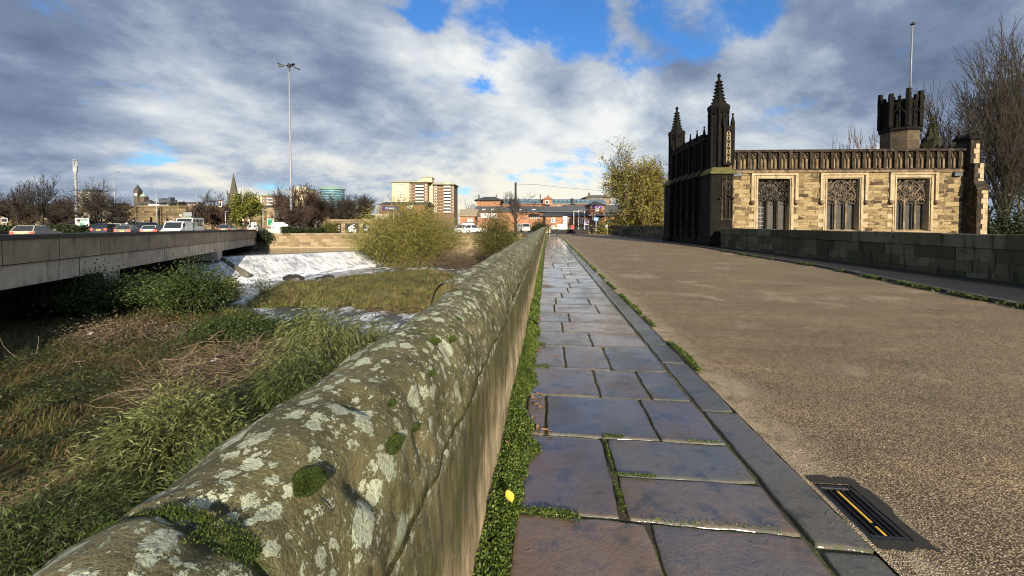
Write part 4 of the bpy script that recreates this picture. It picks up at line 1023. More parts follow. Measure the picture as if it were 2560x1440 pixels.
for k in range(8):
    a = math.pi / 8 + k * math.pi / 4; ca, sa = math.cos(a), math.sin(a); px_, py_ = tx + 1.15 * ca, ty + 1.15 * sa
    up.lathe([(.17, 8.55), (.17, 10.9), (.15, 11.05), (.15, 11.25 if k % 2 else 11.05)], 5, (px_, py_), a)
    a2 = k * math.pi / 4; qx, qy = tx + 1.17 * math.cos(a2), ty + 1.17 * math.sin(a2)
    up.lathe([(.05, 8.6), (.05, 10.3)], 4, (qx, qy), a2); up.lathe([(.13, 10.5), (.13, 10.78)], 4, (qx, qy), a2 + math.pi / 4)
    up.tube([(tx + 1.22 * math.cos(a + .1), ty + 1.22 * math.sin(a + .1), 9.5), (tx + 1.2 * math.cos(a2 + math.pi / 4), ty + 1.2 * math.sin(a2 + math.pi / 4), 10.0), (tx + 1.22 * math.cos(a + .65), ty + 1.22 * math.sin(a + .65), 9.5)], .05, 5)
up.build('battlements', BLK, tu)
fp = thing('flagpole', 'tall white flagpole rising from the chapel turret', 'flagpole', (W(2267, 560, 29.3).x, W(2267, 560, 29.3).y, 0))
MB().tube([(0, 0, 10.2), (0, 0, 13.5), (.04, 0, 16.25)], [.06, .052, .036], 8).build('pole', plain('grey_pole', (.20, .21, .23), .4, .15), fp, True)
q = MB(); q.ball((.04, 0, 16.36), (.16, .16, .08), 8, 5); q.ball((.04, 0, 16.46), (.07, .07, .06), 6, 4); q.build('truck', plain('dark_cap', (.02, .02, .025), .5), fp, True)
MB().tube([(-.08, -.02, 15.6), (-.16, -.02, 13.8), (-.12, -.02, 10.9)], .012, 4).build('halyard', plain('rope', (.1, .1, .12), .8), fp)
pn = W(2322, 560, 30.2); pl = M @ (Vector((pn.x, pn.y, 0)) - Vector((CHX, CHY, 0)))
q = MB(); q.lathe([(.55, 5.5), (.55, 7.8), (.6, 7.9)], 6, (pl.x, pl.y)); spire(q, (pl.x, pl.y), 8.15, 9.55, .42, 6, 6); q.box(pl.x - .2, pl.x + .2, pl.y - .04, pl.y + .04, 9.62, 9.70); q.box(pl.x - .04, pl.x + .04, pl.y - .04, pl.y + .04, 9.5, 9.85)
q.build('pinnacle', stonem('mossy_black_stone', (.008, .009, .005), (.02, .022, .010), (.04, .042, .018)), ch)
q = MB()
for px in (2300, 2338, 2352, 2369, 2386, 2404, 2420):
    a = W(px, 560, 28.5); l = M @ (Vector((a.x, a.y, 0)) - Vector((CHX, CHY, 0))); q.lathe([(.10, 5.6), (.12, 6.7), (.17, 6.8), (.08, 6.92), (.16, 7.02), (.05, 7.25)], 6, (l.x, l.y))
a = M @ (W(2290, 560, 28.5) - Vector((CHX, CHY, EYE))); b_ = M @ (W(2430, 560, 28.5) - Vector((CHX, CHY, EYE))); q.box(a.x, b_.x, a.y - .1, a.y + .15, 5.5, 6.55)
q.build('finial_row', BLK, ch)
# floodlights under the parapet
FL = plain('black_fixture', (.012, .012, .013), .4, .3)
for px, lab in ((1838, 'black floodlight on the chapel wall next to the dark west front'), (2385, 'black floodlight on the chapel wall next to the east buttress')):
    p = W(px, 437, 23.6); o = thing('floodlight', lab, 'floodlight', (p.x, p.y, p.z), CR, 'floodlights below the chapel parapet')
    MB().bev(-.28, .22, -.28, -.02, -.12, .12, .05).build('housing', FL, o); MB().tube([(.1, .25, .16), (.1, -.1, .14), (.32, -.2, .05)], .03, 6).build('bracket', FL, o)
    MB().box(-.25, .19, -.30, -.282, -.1, .1).build('lens', plain('lamp_glass', (.10, .11, .12), .2, .2), o)
# ================================================================== river, banks, weir, vegetation
ZL, ZU = -4.40, -2.60            # water below and above the weir
def poly_w(pts, z=ZL): return [tuple(G(px, py, z).xy) for px, py in pts]
ISL_A = poly_w([(-420, 900), (-200, 840), (60, 775), (240, 735), (420, 725), (540, 700), (590, 712), (610, 745), (560, 772), (640, 800), (700, 812), (830, 838), (990, 850)]) + [(-.7, 17.5), (-.7, -7), (-30, -7), (-40, 0)]
ISL_B = poly_w([(600, 772), (640, 738), (705, 716), (780, 710), (880, 697), (1000, 684), (1090, 680), (1150, 690), (1190, 700)]) + [(-.75, 38)] + [(-.75, 27)] + poly_w([(1040, 786), (950, 782), (860, 772), (760, 775), (680, 772)])
ISL_C = poly_w([(905, 632), (945, 642), (1000, 662), (1100, 668), (1190, 668), (1260, 660)]) + [(-.7, 43), (-.7, 60), (-4, 62)] + [tuple(W(905, 600, 66).xy)]
def sdist(P, poly):
    """signed distance (inside positive) of points P (n,2)"""
    A = np.array(poly); B = np.roll(A, -1, 0); d2 = np.full(len(P), 1e9); ins = np.zeros(len(P), bool)
    for a, b in zip(A, B):
        ab = b - a; t = np.clip(((P - a) @ ab) / (ab @ ab + 1e-9), 0, 1); q = P - (a + t[:, None] * ab); d2 = np.minimum(d2, (q ** 2).sum(1))
        c = ((a[1] > P[:, 1]) != (b[1] > P[:, 1])) & (P[:, 0] < (b[0] - a[0]) * (P[:, 1] - a[1]) / (b[1] - a[1] + 1e-12) + a[0]); ins ^= c
    return np.where(ins, 1, -1) * np.sqrt(d2)
def vnoise(P, sc, seed=0):
    return np.array([mnoise.noise(Vector((p[0] * sc, p[1] * sc, seed))) for p in P])
def terrain_z(P):
    d = np.maximum.reduce([sdist(P, ISL_A), sdist(P, ISL_B) - .3, sdist(P, ISL_C)])
    d = d + .9 * vnoise(P, .35, 2) + .3 * vnoise(P, 1.3, 5)
    base = -4.95 + .75 / (1 + np.exp(-d * 2.2)) + .35 * (1 - np.exp(-np.maximum(d, 0) * .35))
    return base + (.10 * vnoise(P, .9, 3) + .05 * vnoise(P, 3, 7)) * (d > -.5)
gx = np.arange(-75, -.6, .45); gy = np.arange(-8, 64, .45); A, B = np.meshgrid(gx, gy, indexing='ij'); P2 = np.stack([A.ravel(), B.ravel()], 1)
TZ = terrain_z(P2); idx = np.arange(len(P2)).reshape(A.shape)
Fa = np.stack([idx[:-1, :-1], idx[1:, :-1], idx[1:, 1:], idx[:-1, 1:]], -1).reshape(-1, 4)
def earth():
    m, t, b = new_mat('river_bank_earth'); co = t.coord(); n = t.noise(co, .55, 6, .65); f = t.noise(co, 14, 6, .72)
    c = t.ramp(n, [(.32, (.030, .024, .014)), (.45, (.060, .046, .022)), (.54, (.050, .062, .018)), (.66, (.10, .075, .035))])
    c = t.mix(t.step(f, .45, .7), c, (.018, .014, .009)); fin(t, b, c, .9, t.bump(f, 1, .06), .2); return m
struct(np_mesh('ground', np.column_stack([P2, TZ]), Fa, earth(), None, smooth=True), 'muddy river islands below the old bridge')
def tz(x, y):
    i = min(max(int(round((x - gx[0]) / .45)), 0), len(gx) - 1); j = min(max(int(round((y - gy[0]) / .45)), 0), len(gy) - 1); return TZ[i * len(gy) + j]
def water(name, deep, foam, sc, foamlv, rough=.12):
    m, t, b = new_mat(name); co = t.coord(); st = t.vm('MULTIPLY', co, (1, .45, 1))
    n = t.noise(st, sc, 7, .65, .6); f = t.noise(st, sc * .35, 5, .6, .8); w = t.noise(co, sc * 4, 5, .65)
    fm = t.step(t.m('ADD', t.m('MULTIPLY', n, .6), t.m('MULTIPLY', f, .4)), foamlv, foamlv + .13)
    fin(t, b, t.mix(fm, deep, foam), t.m('ADD', rough, t.m('MULTIPLY', fm, .5)), t.bump(t.m('ADD', n, t.m('MULTIPLY', w, .5)), .9, .12), .5); return m
struct(MB().add([(-130, -8, ZL), (-.62, -8, ZL), (-.62, 62, ZL), (-130, 62, ZL)], [(0, 1, 2, 3)]).build('river', water('river_water', (.045, .055, .060), (.55, .58, .62), 1.5, .455)), 'rushing grey river water below the weir')
# weir: crest line and foot line
WA, WB_ = G(430, 645, ZU), G(912, 626.5, ZU); FA_, FB_ = G(470, 716, ZL), G(985, 658, ZL)
def weir():
    NU, NV = 150, 26; V = np.zeros((NU, NV, 3)); ca = (WB_ - WA)
    for i in range(NU):
        u = i / (NU - 1); c = WA + ca * u; f = FA_ + (FB_ - FA_) * u
        for j in range(NV):
            v = j / (NV - 1); p = c.lerp(f, v); prof = ZU + .03 - (ZU - ZL) * (v ** 1.25) ; ed = mnoise.noise(Vector((u * 60, v * 7, 1))) * .07 * min(1, v * 3) + mnoise.noise(Vector((u * 160, v * 22, 5))) * .035 * min(1, v * 4)
            V[i, j] = (p.x, p.y, prof + ed + .12 * max(0, v - .8))
    idx = np.arange(NU * NV).reshape(NU, NV); Fa = np.stack([idx[:-1, :-1], idx[1:, :-1], idx[1:, 1:], idx[:-1, 1:]], -1).reshape(-1, 4)
    m, t, b = new_mat('weir_foam'); co = t.coord()
    rt = t.new('ShaderNodeVectorRotate', rotation_type='Z_AXIS'); t.put(rt.inputs['Vector'], co); rt.inputs['Angle'].default_value = math.atan2(-(FA_ - WA).x, -(FA_ - WA).y)
    st = t.vm('MULTIPLY', rt.outputs[0], (1.4, .22, .22)); n = t.noise(st, 2.3, 9, .76, .5); big = t.noise(co, .32, 4, .6); f = t.noise(co, 7, 5, .7)
    c = t.ramp(t.m('ADD', t.m('MULTIPLY', n, .65), t.m('MULTIPLY', big, .35)), [(.36, (.10, .12, .14)), (.44, (.30, .32, .34)), (.52, (.62, .63, .64)), (.62, (.86, .86, .85))])
    v = t.attr('fall'); c = t.mix(t.step(v, .12, .0), c, (.06, .065, .07))
    fin(t, b, c, t.m('ADD', .2, t.m('MULTIPLY', t.step(v, .02, .2), .4)), t.bump(t.m('ADD', n, t.m('MULTIPLY', f, .6)), 1, .10), .4)
    o = np_mesh('weir_water', V.reshape(-1, 3), Fa, m, None, smooth=True)
    at = o.data.attributes.new('fall', 'FLOAT', 'POINT'); at.data.foreach_set('value', np.tile(np.linspace(0, 1, NV), NU).astype(np.float32))
    struct(o, 'white water sliding down the weir')
weir()
d_ = (WB_ - WA).normalized(); L0 = WA - d_ * 40; up_ = [L0, WB_ + d_ * 2, W(960, 600, 68), W(-300, 600, 75)]
struct(MB().add([(p.x, p.y, ZU) for p in up_], [(0, 1, 2, 3)]).build('river_above_weir', water('still_river_water', (.018, .020, .018), (.12, .13, .12), .8, .66, .06)), 'dark calm river above the weir')
# churned foam below the foot
def churn():
    g = np.random.default_rng(8); NU, NV = 120, 26; V = np.zeros((NU, NV, 3)); nrm = ((FA_ - WA) + (FB_ - WB_)).normalized()
    for i in range(NU):
        u = i / (NU - 1); f = FA_ + (FB_ - FA_) * u
        for j in range(NV):
            v = j / (NV - 1); p = f + nrm * (v * (4.2 - 3.2 * u)); h = .20 * (1 - v) * (1 + mnoise.noise(Vector((u * 30, v * 9, 3)))) + .08 * (1 - v) * mnoise.noise(Vector((u * 90, v * 30, 3)))
            V[i, j] = (p.x, p.y, ZL + h + .012 - .03 * v)
    idx = np.arange(NU * NV).reshape(NU, NV); Fa = np.stack([idx[:-1, :-1], idx[1:, :-1], idx[1:, 1:], idx[:-1, 1:]], -1).reshape(-1, 4)
    struct(np_mesh('churned_water', V.reshape(-1, 3), Fa, water('churned_foam', (.22, .25, .28), (.82, .83, .84), 2.2, .40, .3), None, smooth=True), 'foam boiling at the foot of the weir')
churn()
WET = plain('wet_rock', (.022, .020, .016), .4, .5, 6, .5)
def rock(px, py, r, label, z=ZL):
    p = G(px, py, z); mb = MB(); mb.ball((0, 0, 0), (r * 1.5, r, r * .7), 14, 9)
    mb.v = [tuple(Vector(v) * (1 + .35 * mnoise.noise(Vector(v) * 1.7 / r + Vector((px, 0, 0))))) for v in mb.v]
    o = mb.build('rock', WET, None, True, p); return tag(o, label, 'rock', 'dark rocks at the island edge')
rock(735, 699, .75, 'large dark wet rock at the upstream tip of the grassy island'); rock(798, 698, .35, 'small dark rock right of the large one on the island edge'); rock(822, 694, .42, 'third dark rock along the island edge, nearest the foam'); rock(360, 716, .6, 'dark rock in the water beneath the concrete bridge')
# concrete ridge at the left of the weir
a, b_ = G(556, 648, ZU - .2), G(622, 690, ZL + .3); MB_ = MB().tube([a, a.lerp(b_, .5), b_], [.25, .3, .35], 6)
tag(MB_.build('spillway_rib', plain('wet_concrete', (.09, .085, .07), .5), None, True), 'concrete rib running down the left side of the weir', 'spillway rib')

# ------------------------------------------------------------------ flattened grass on the islands
GRASS = leafmat('flattened_grass', [(.026, .018, .010), (.085, .052, .022), (.165, .115, .048), (.070, .082, .018), (.045, .075, .012), (.20, .155, .072)], .30, .6, .2)
ISLG = leafmat('island_straw', [(.05, .035, .016), (.14, .095, .038), (.26, .19, .085), (.15, .165, .035), (.09, .14, .024), (.34, .27, .14)], .3, .6, .2)
def grass(name, label, n, test, Lr, wd, seed, lift=.10):
    g = np.random.default_rng(seed); P = []
    while len(P) < n:
        q = test(g); z = tz(*q)
        if z > ZL - .04: P.append((q[0], q[1], z))
    P = np.array(P); n = len(P); ang = 2.4 + 2.4 * vnoise(P[:, :2], .22, 1) + .9 * vnoise(P[:, :2], .9, 4) + g.normal(size=n) * .55
    L = g.uniform(*Lr, n) * (1 + .5 * vnoise(P[:, :2], .5, 6)); D = np.stack([np.cos(ang), np.sin(ang), np.zeros(n)], 1); S = np.stack([-np.sin(ang), np.cos(ang), np.zeros(n)], 1)
    up = lift * g.uniform(.3, 1.8, n) * (1 + vnoise(P[:, :2], 1.1, 9)); w = wd * g.uniform(.6, 1.4, n)
    P[:, 2] += .03; a = P; m1 = P + D * (L * .35)[:, None]; m1[:, 2] += up; m2 = P + D * (L * .72)[:, None] + S * (g.normal(size=n) * .06)[:, None]; m2[:, 2] += up * .9; tp = P + D * L[:, None] + S * (g.normal(size=n) * .1)[:, None]; tp[:, 2] += up * .25
    s = S * w[:, None] / 2; V = np.stack([a - s, a + s, m1 - s, m1 + s, m2 - s * .8, m2 + s * .8, tp - s * .2, tp + s * .2], 1).reshape(-1, 3)
    b0 = np.arange(n)[:, None] * 8; Fa = np.concatenate([b0 + [0, 1, 3, 2], b0 + [2, 3, 5, 4], b0 + [4, 5, 7, 6]])
    tag(np_mesh(name, V, Fa, ISLG if seed == 2 else GRASS, None, np.repeat(g.random(n), 8)), label, kind='stuff')
def near_pt(g):
    while True:
        p = G(g.uniform(-150, 1000), 830 + 690 * g.random() ** 1.5, -4.2)
        if p.x < -.9 and p.y > .5: return (p.x, p.y)
def far_pt(g):
    while True:
        p = G(g.uniform(560, 1230), g.uniform(655, 800), -4.2)
        if p.x < -.8 and p.y < 55: return (p.x, p.y)
def left_pt(g):
    while True:
        p = G(g.uniform(-300, 700), g.uniform(730, 860), -4.2)
        if p.x < -.8: return (p.x, p.y)
grass('grass', 'flattened green and brown grass on the near river bank', 60000, near_pt, (.35, 1.0), .013, 1, .16)
grass('island_grass', 'straw coloured grass combed flat over the river island', 40000, far_pt, (.5, 1.3), .034, 2, .16)
grass('bank_grass', 'dull grass under the edge of the concrete bridge', 12000, left_pt, (.4, 1.0), .022, 3, .10)

# ------------------------------------------------------------------ shrubs and trees by the river
WIL = leafmat('willow_leaf', [(.014, .024, .007), (.036, .058, .014), (.075, .105, .028), (.15, .175, .06)], 1.5, .5, .3)
WILP = leafmat('willow_leaf_pale', [(.030, .038, .012), (.085, .105, .032), (.17, .19, .065), (.30, .305, .14)], 1.2, .5, .3)
ELD = leafmat('elder_leaf', [(.010, .019, .006), (.024, .042, .010), (.050, .078, .017), (.088, .12, .032)], .9, .5, .25)
OLI = leafmat('autumn_willow_leaf', [(.050, .050, .010), (.11, .11, .020), (.185, .18, .036), (.29, .275, .075), (.19, .165, .03)], .35, .55, .3)
DRYG = leafmat('dead_stem', [(.03, .022, .014), (.085, .058, .034), (.16, .115, .07), (.24, .19, .12)], 1.5, .7, .1)
def at_ground(px, py, z=-4.25):
    p = G(px, py, z); return Vector((p.x, p.y, tz(p.x, p.y)))
shrub('willow_shrub', 'wide pale willow shrub with upright fronds in the middle of the near bank', at_ground(450, 1230), 2.2, 1.7, 1.5, 150, 10000, .20, .027, WILP, 21, droop=.35, tuft=.10, arch=.45, jitter=.6, stemr=.008)
shrub('willow_shrub', 'willow shrub against the parapet below the near coping, dull green', at_ground(560, 1420), 2.0, 1.3, 1.4, 90, 7000, .18, .024, WIL, 22, droop=.4, tuft=.10, arch=.5, jitter=.6, stemr=.008)
shrub('willow_shrub', 'drooping silvery willow whose long fronds hang over the small pool', at_ground(850, 960), 3.3, 2.9, 2.2, 48, 5200, .25, .034, WILP, 23, droop=.9, tuft=.13, arch=.5, jitter=.45, stemr=.012)
shrub('willow_shrub', 'dark willow shrub beside the parapet, right of the dead stems', at_ground(740, 1085), 2.2, 2.0, 1.6, 90, 8500, .20, .028, WIL, 24, droop=.8, tuft=.12, arch=.55, jitter=.5, stemr=.01)
shrub('willow_shrub', 'feathery dark green shrub in the lower left corner of the bank', at_ground(120, 1500), 1.55, 1.7, 1.3, 100, 9000, .14, .015, WIL, 25, droop=.35, tuft=.09, arch=.55, jitter=.6, stemr=.007)
shrub('grass_tussock', 'arching straw coloured grass tussock at the lower left', at_ground(215, 1320), 1.1, 1.4, 1.2, 130, 3500, .26, .012, DRYG, 26, smat=plain('straw', (.20, .15, .07), .8), droop=.5, tuft=.09, arch=.8, jitter=.5, cat='grass tussock', stemr=.006)
shrub('elder_bush', 'dense rounded dark green bush in front of the concrete bridge pier', at_ground(485, 796), 3.3, 2.3, 2.3, 100, 11000, .17, .085, ELD, 27, tuft=.30, arch=.3, jitter=.9, low=.02)
shrub('elder_bush', 'low dark bush in the shade of the concrete bridge, leftmost', at_ground(215, 800), 2.9, 3.6, 2.5, 110, 12000, .15, .075, ELD, 28, tuft=.32, arch=.35, jitter=.9, low=.02)
shrub('elder_bush', 'loose dark bush between the two denser ones under the bridge', at_ground(345, 780), 2.3, 2.6, 2.2, 80, 8000, .15, .06, ELD, 29, tuft=.32, arch=.35, jitter=.9, low=.05)
shrub('elder_bush', 'small thin sapling standing in the water edge at the foam', at_ground(660, 745), 2.2, .9, .9, 26, 900, .14, .05, WIL, 30, tuft=.2, arch=.2)
shrub('bramble', 'dark bramble thicket between the elder bush and the dead stems', at_ground(600, 868), 1.3, 2.3, 1.8, 120, 11000, .12, .06, ELD, 31, tuft=.26, arch=.5, low=.02)
shrub('bramble', 'bramble thicket at the water edge of the small pool', at_ground(760, 850), 1.35, 2.0, 1.6, 90, 8000, .12, .05, ELD, 32, tuft=.22, arch=.5, low=.02)
shrub('bramble', 'sparse brown bramble in front of the leftmost bridge bush', at_ground(330, 870), 1.2, 3.4, 2.0, 110, 5000, .13, .035, DRYG, 33, tuft=.25, arch=.7, low=.02)
shrub('willow_shrub', 'yellowing low shrub at the right foot of the dark rounded bush', at_ground(560, 740), 1.2, 1.3, 1.1, 40, 2500, .16, .06, OLI, 34, tuft=.25, arch=.4)
shrub('willow_tree', 'huge olive willow thicket beside the weir', at_ground(1020, 664), 10.2, 8.6, 6.0, 330, 46000, .34, .085, OLI, 35, smat=plain('willow_bark', (.10, .085, .05), .9), tuft=.5, arch=.16, jitter=.9, low=.05, cat='tree', stemr=.05, droop=.2)
shrub('willow_shrub', 'lower left flank of the willow thicket, leaning over the foam', at_ground(955, 655), 6.0, 4.6, 4.0, 130, 17000, .32, .08, OLI, 36, tuft=.5, arch=.4, low=.03, stemr=.04)
shrub('willow_shrub', 'brown bare-stemmed undergrowth below the willow thicket on the right', at_ground(1150, 668), 3.6, 4.8, 3.0, 170, 6500, .24, .05, DRYG, 37, tuft=.4, arch=.3, low=.03, stemr=.03)
shrub('round_bush', 'rounded green bush close to the far end of the parapet', Vector((*W(1243, 640, 47).xy, -4.2)), 8.3, 3.0, 2.6, 130, 17000, .26, .075, leafmat('bush_leaf', [(.035, .036, .008), (.065, .065, .014), (.10, .105, .022), (.17, .155, .04)], .5, .55, .25), 38, tuft=.45, arch=.3, low=.25, stemr=.04)

# broad-leaved ground cover between the grass: uncountable
def cover(name, label, n, test, L, seed, mat, dens=.02, h=.35):
    g = np.random.default_rng(seed); P = []; D = []; k = 0
    while len(P) < n and k < n * 8:
        k += 1; q = test(g); m_ = mnoise.noise(Vector((q[0] * .55, q[1] * .55, seed))) + .5 * mnoise.noise(Vector((q[0] * 1.7, q[1] * 1.7, seed)))
        z = tz(*q)
        if m_ < dens or z < ZL: continue
        P.append((q[0], q[1], z + g.random() ** .6 * h * (.3 + m_))); a = g.normal(size=3); a[2] = abs(a[2]) * .6; D.append(a)
    V, Fa, t = leaves(np.array(P), np.array(D), L * g.uniform(.5, 1.4, len(P)), L * .45 * g.uniform(.5, 1.4, len(P)), g, .3)
    tag(np_mesh(name, V, Fa, mat, None, t), label, kind='stuff')
cover('nettles', 'dark green broad leaved weeds growing through the grass of the near bank', 42000, near_pt, .085, 71, leafmat('nettle_leaf', [(.010, .017, .006), (.024, .034, .011), (.045, .060, .018), (.075, .085, .03)], .9), .05, .85)
cover('leaf_litter', 'brown dead leaves scattered over the near bank', 16000, near_pt, .06, 72, DRYG, -.1, .14)
cover('island_weeds', 'green weeds in patches on the grassy island', 9000, far_pt, .14, 73, leafmat('island_green', [(.03, .05, .01), (.07, .105, .018), (.12, .16, .03)], .6), .10, .25)
# tangled dead stems and driftwood
STRAW = leafmat('straw_stems', [(.03, .023, .014), (.09, .066, .04), (.17, .13, .085), (.27, .22, .15)], 1.5, .7, .1)
def tangle(name, label, c, rx_, ry_, h, n, seed, r0=.007):
    g = np.random.default_rng(seed); S = []
    for k in range(n):
        a = g.uniform(0, 6.28); q = math.sqrt(g.random()); p = np.array([c.x + math.cos(a) * q * rx_, c.y + math.sin(a) * q * ry_, 0.]); p[2] = tz(p[0], p[1]) + g.random() * h * (1 - q * q) + .05
        d = np.array([g.normal(), g.normal(), g.normal() * .25]); d /= np.linalg.norm(d); L = g.uniform(.4, 1.3); rr = r0 * g.uniform(.5, 2.2)
        for i in range(4):
            e = d + g.normal(size=3) * .22; e /= np.linalg.norm(e); p2 = p + e * L / 4; p2[2] = max(p2[2], tz(p2[0], p2[1]) + .02); S.append((*p, *p2, rr, rr * .8)); p, d, rr = p2, e, rr * .8
    V, Fa = sticks(np.array(S), 4); t = np.repeat(g.random(n), 4 * 8)
    tag(np_mesh(name, V, Fa, STRAW if seed == 5 else DRYG, None, t), label, kind='stuff')
tangle('dead_stems', 'heap of tangled straw coloured stems washed onto the bank', at_ground(590, 985), 2.6, 2.6, .95, 2600, 5)
tangle('brushwood', 'brown brushwood strewn over the mud by the concrete bridge', at_ground(400, 905), 5.0, 3.2, .35, 900, 6)
tangle('reed_litter', 'reddish reed litter along the pool edge of the island', at_ground(900, 776), 6.0, 1.0, .25, 900, 7, .010)
for px, py, L, rz, lab in ((520, 905, 2.2, .2, 'pale driftwood branch lying across the brushwood, the longest'), (480, 935, 1.6, 1.0, 'short broken branch leaning in the brushwood'), (640, 905, 2.4, .7, 'thin bent branch reaching towards the small pool')):
    p = at_ground(px, py); mb = MB(); pts = [Vector((i * L / 6 - L / 2, .12 * math.sin(i * 1.7 + px), .35 + .10 * math.sin(i + px) + .03 * i)) for i in range(7)]
    mb.tube(pts, [.032 - .0035 * i for i in range(7)], 6)
    mb.tube([pts[3], pts[3] + Vector((.3, .25, .3)), pts[3] + Vector((.5, .5, .35))], [.03, .02, .01], 5); mb.tube([pts[4], pts[4] + Vector((.2, -.3, .2)), pts[4] + Vector((.45, -.5, .15))], [.025, .018, .008], 5)
    o = mb.build('driftwood', plain('driftwood', (.13, .095, .06), .8, .35, 9, .3), None, True, p); o.rotation_euler = (0, 0, rz); tag(o, lab, 'driftwood', 'driftwood branches')
lit = plain('white_plastic', (.72, .73, .74), .5, .1)
for px, py, s, lab in ((535, 968, .12, 'scrap of white paper litter caught in the dead stems'), (510, 790, .16, 'white plastic litter at the shrub edge near the foam'), (135, 862, .10, 'tiny white scrap of litter on the left bank'), (228, 873, .12, 'pale scrap of litter beside the sparse bramble')):
    p = at_ground(px, py) + Vector((0, 0, .5 if px == 535 else .25)); mb = MB(); q = [(-s, -s * .5, 0), (s * .3, -s * .7, .02), (s, .2 * s, .05), (.2 * s, s * .7, .1), (-s * .8, s * .4, .03)]
    mb.loft([q, [(x * .96, y * .96, z + .012) for x, y, z in q]]); tag(mb.build('litter', lit, None, False, p), lab, 'litter', 'scraps of litter')
# embankment wall beyond the weir
EMB = masonry('embankment_stone', [(.12, .085, .048), (.23, .172, .102), (.31, .24, .15), (.19, .138, .08)], 1.5, .55, mortar=(.10, .075, .045), ms=.014, grime=.45, nscale=.35)
e0, e1, e2 = W(500, 600, 65), W(640, 600, 64), W(925, 600, 66)
ew = thing('embankment_wall', 'long sunlit sandstone embankment wall behind the weir', 'wall', (0, 0, 0))
def wall_run(pts, z0, z1, th, mat, name, parent, o=0):
    mb = MB()
    for a, b in zip(pts[:-1], pts[1:]):
        d = (b - a); d.z = 0; d.normalize(); n = Vector((-d.y, d.x, 0))
        if n.dot(Vector((a.x, a.y, 0))) < 0: n = -n
        mb.loft([[(a - n * o).xy[:] + (z,), (b - n * o).xy[:] + (z,), (b + n * th).xy[:] + (z,), (a + n * th).xy[:] + (z,)] for z in (z0, z1)])
    return mb.build(name, mat, parent)
ee = [W(-300, 600, 78), e0, e1, e2, Vector((-4, 60.5, 0)), Vector((-.6, 55, 0))]
wall_run(ee, -5.2, -.42, 1.0, EMB, 'wall_face', ew); wall_run(ee, -.416, -.17, .9, EMB, 'coping', ew, .10); wall_run(ee[1:4], -5.2, -2.42, .2, plain('footing_stone', (.30, .24, .15), .8), 'footing', ew, .55)
# the town's ground plane north of the river, the unseen south bank added for shade and the low ground to the east
def town():
    m, t, b = new_mat('town_ground'); co = t.coord(); n = t.noise(co, .08, 5, .6); c = t.ramp(n, [(.4, (.05, .048, .045)), (.55, (.075, .07, .06)), (.65, (.05, .06, .025))]); fin(t, b, c, .85); return m
TG = town(); GZ = -.20
pts = [(p.x, p.y) for p in ee]
V = [(-2500, pts[0][1] + 20, GZ)] + [(x, y + .5, GZ) for x, y in pts] + [(-.6, 53, GZ), (14, 53, GZ), (14, 62, GZ), (2500, 62, GZ), (2500, 3000, GZ), (-2500, 3000, GZ)]
struct(MB().add(V, [tuple(range(len(V)))]).build('town_ground', TG), 'ground of the town across the river')
struct(MB().add([(-400, -400, -4.62), (400, -400, -4.62), (400, 61, -4.62), (-400, 61, -4.62)], [(0, 1, 2, 3)]).build('low_ground', earth()), 'low ground around the river')
struct(MB().prism([(-400, -400), (-.3, -400), (-.3, -7.5), (-38, -7.5), (-60, -26), (-400, -120)], -5.2, -.1, 'z').build('shade_bank', TG), 'unseen raised bank behind the camera, added to shade the river')  # out of view behind the camera, added to cast shade on the near river
struct(MB().prism([(-.3, -400), (400, -400), (400, -3), (-.3, -3)], -5.2, -.05, 'z').build('ground', TG), 'ground at the camera end of the bridge')
# ================================================================== concrete road bridge with traffic
BA, BB = W(0, 560, 16.9), W(640, 560, 62.0)
bd = (BB - BA); bd.z = 0; BL = bd.length; bd.normalize(); bn = Vector((-bd.y, bd.x, 0))      # bn points to the left, across the carriageway
BRZ = math.atan2(bd.y, bd.x)
def pz(s): return -.16 - .0080 * s      # parapet datum, falling to the far bank
def bz(s): return -.20                  # road surface level along the bridge
def BP(s, o, z=0): return BA + bd * s + bn * o - Vector((0, 0, BA.z)) + Vector((0, 0, z))
def concrete(name, base, joint, drip):
    m, t, b = new_mat(name); co = t.coord(); x, y, z = t.sep(co)
    n = t.noise(co, .8, 6, .62); s = t.noise(t.vm('MULTIPLY', co, (1, 1, .10)), 2.2, 6, .68); f = t.noise(co, 20, 5, .7)
    pan = t.m('FRACT', t.m('DIVIDE', x, joint)); pid = t.m('FLOOR', t.m('DIVIDE', x, joint)); wn = t.new('ShaderNodeTexWhiteNoise', noise_dimensions='1D'); t.put(wn.inputs['W'], pid)
    c = t.ramp(t.m('ADD', t.m('MULTIPLY', n, .5), t.m('MULTIPLY', s, .5)), [(.36, tuple(v * .42 for v in base)), (.48, base), (.62, tuple(v * 1.35 for v in base))])
    c = t.mix(t.m('MULTIPLY', wn.outputs[0], .30), c, tuple(v * .62 for v in base))
    wh = t.m('MULTIPLY', t.step(t.noise(t.vm('MULTIPLY', co, (1, 1, .28)), 1.6, 6, .75), .60, .72), drip); c = t.mix(wh, c, (.42, .39, .34))
    dk = t.m('MULTIPLY', t.step(s, .54, .68), .7); c = t.mix(dk, c, tuple(v * .30 for v in base))
    c = t.mix(t.m('LESS_THAN', pan, .012), c, (.02, .017, .014))
    fin(t, b, c, .85, t.bump(f, .5, .02), .25); return m
CU = concrete('stained_concrete', (.37, .28, .185), 3.6, .5); CL = concrete('beam_concrete', (.56, .455, .34), 5.4, .4)
mbz = thing('road_bridge', 'long brown stained concrete road bridge carrying traffic over the river', 'bridge', (BA.x, BA.y, 0), BRZ)
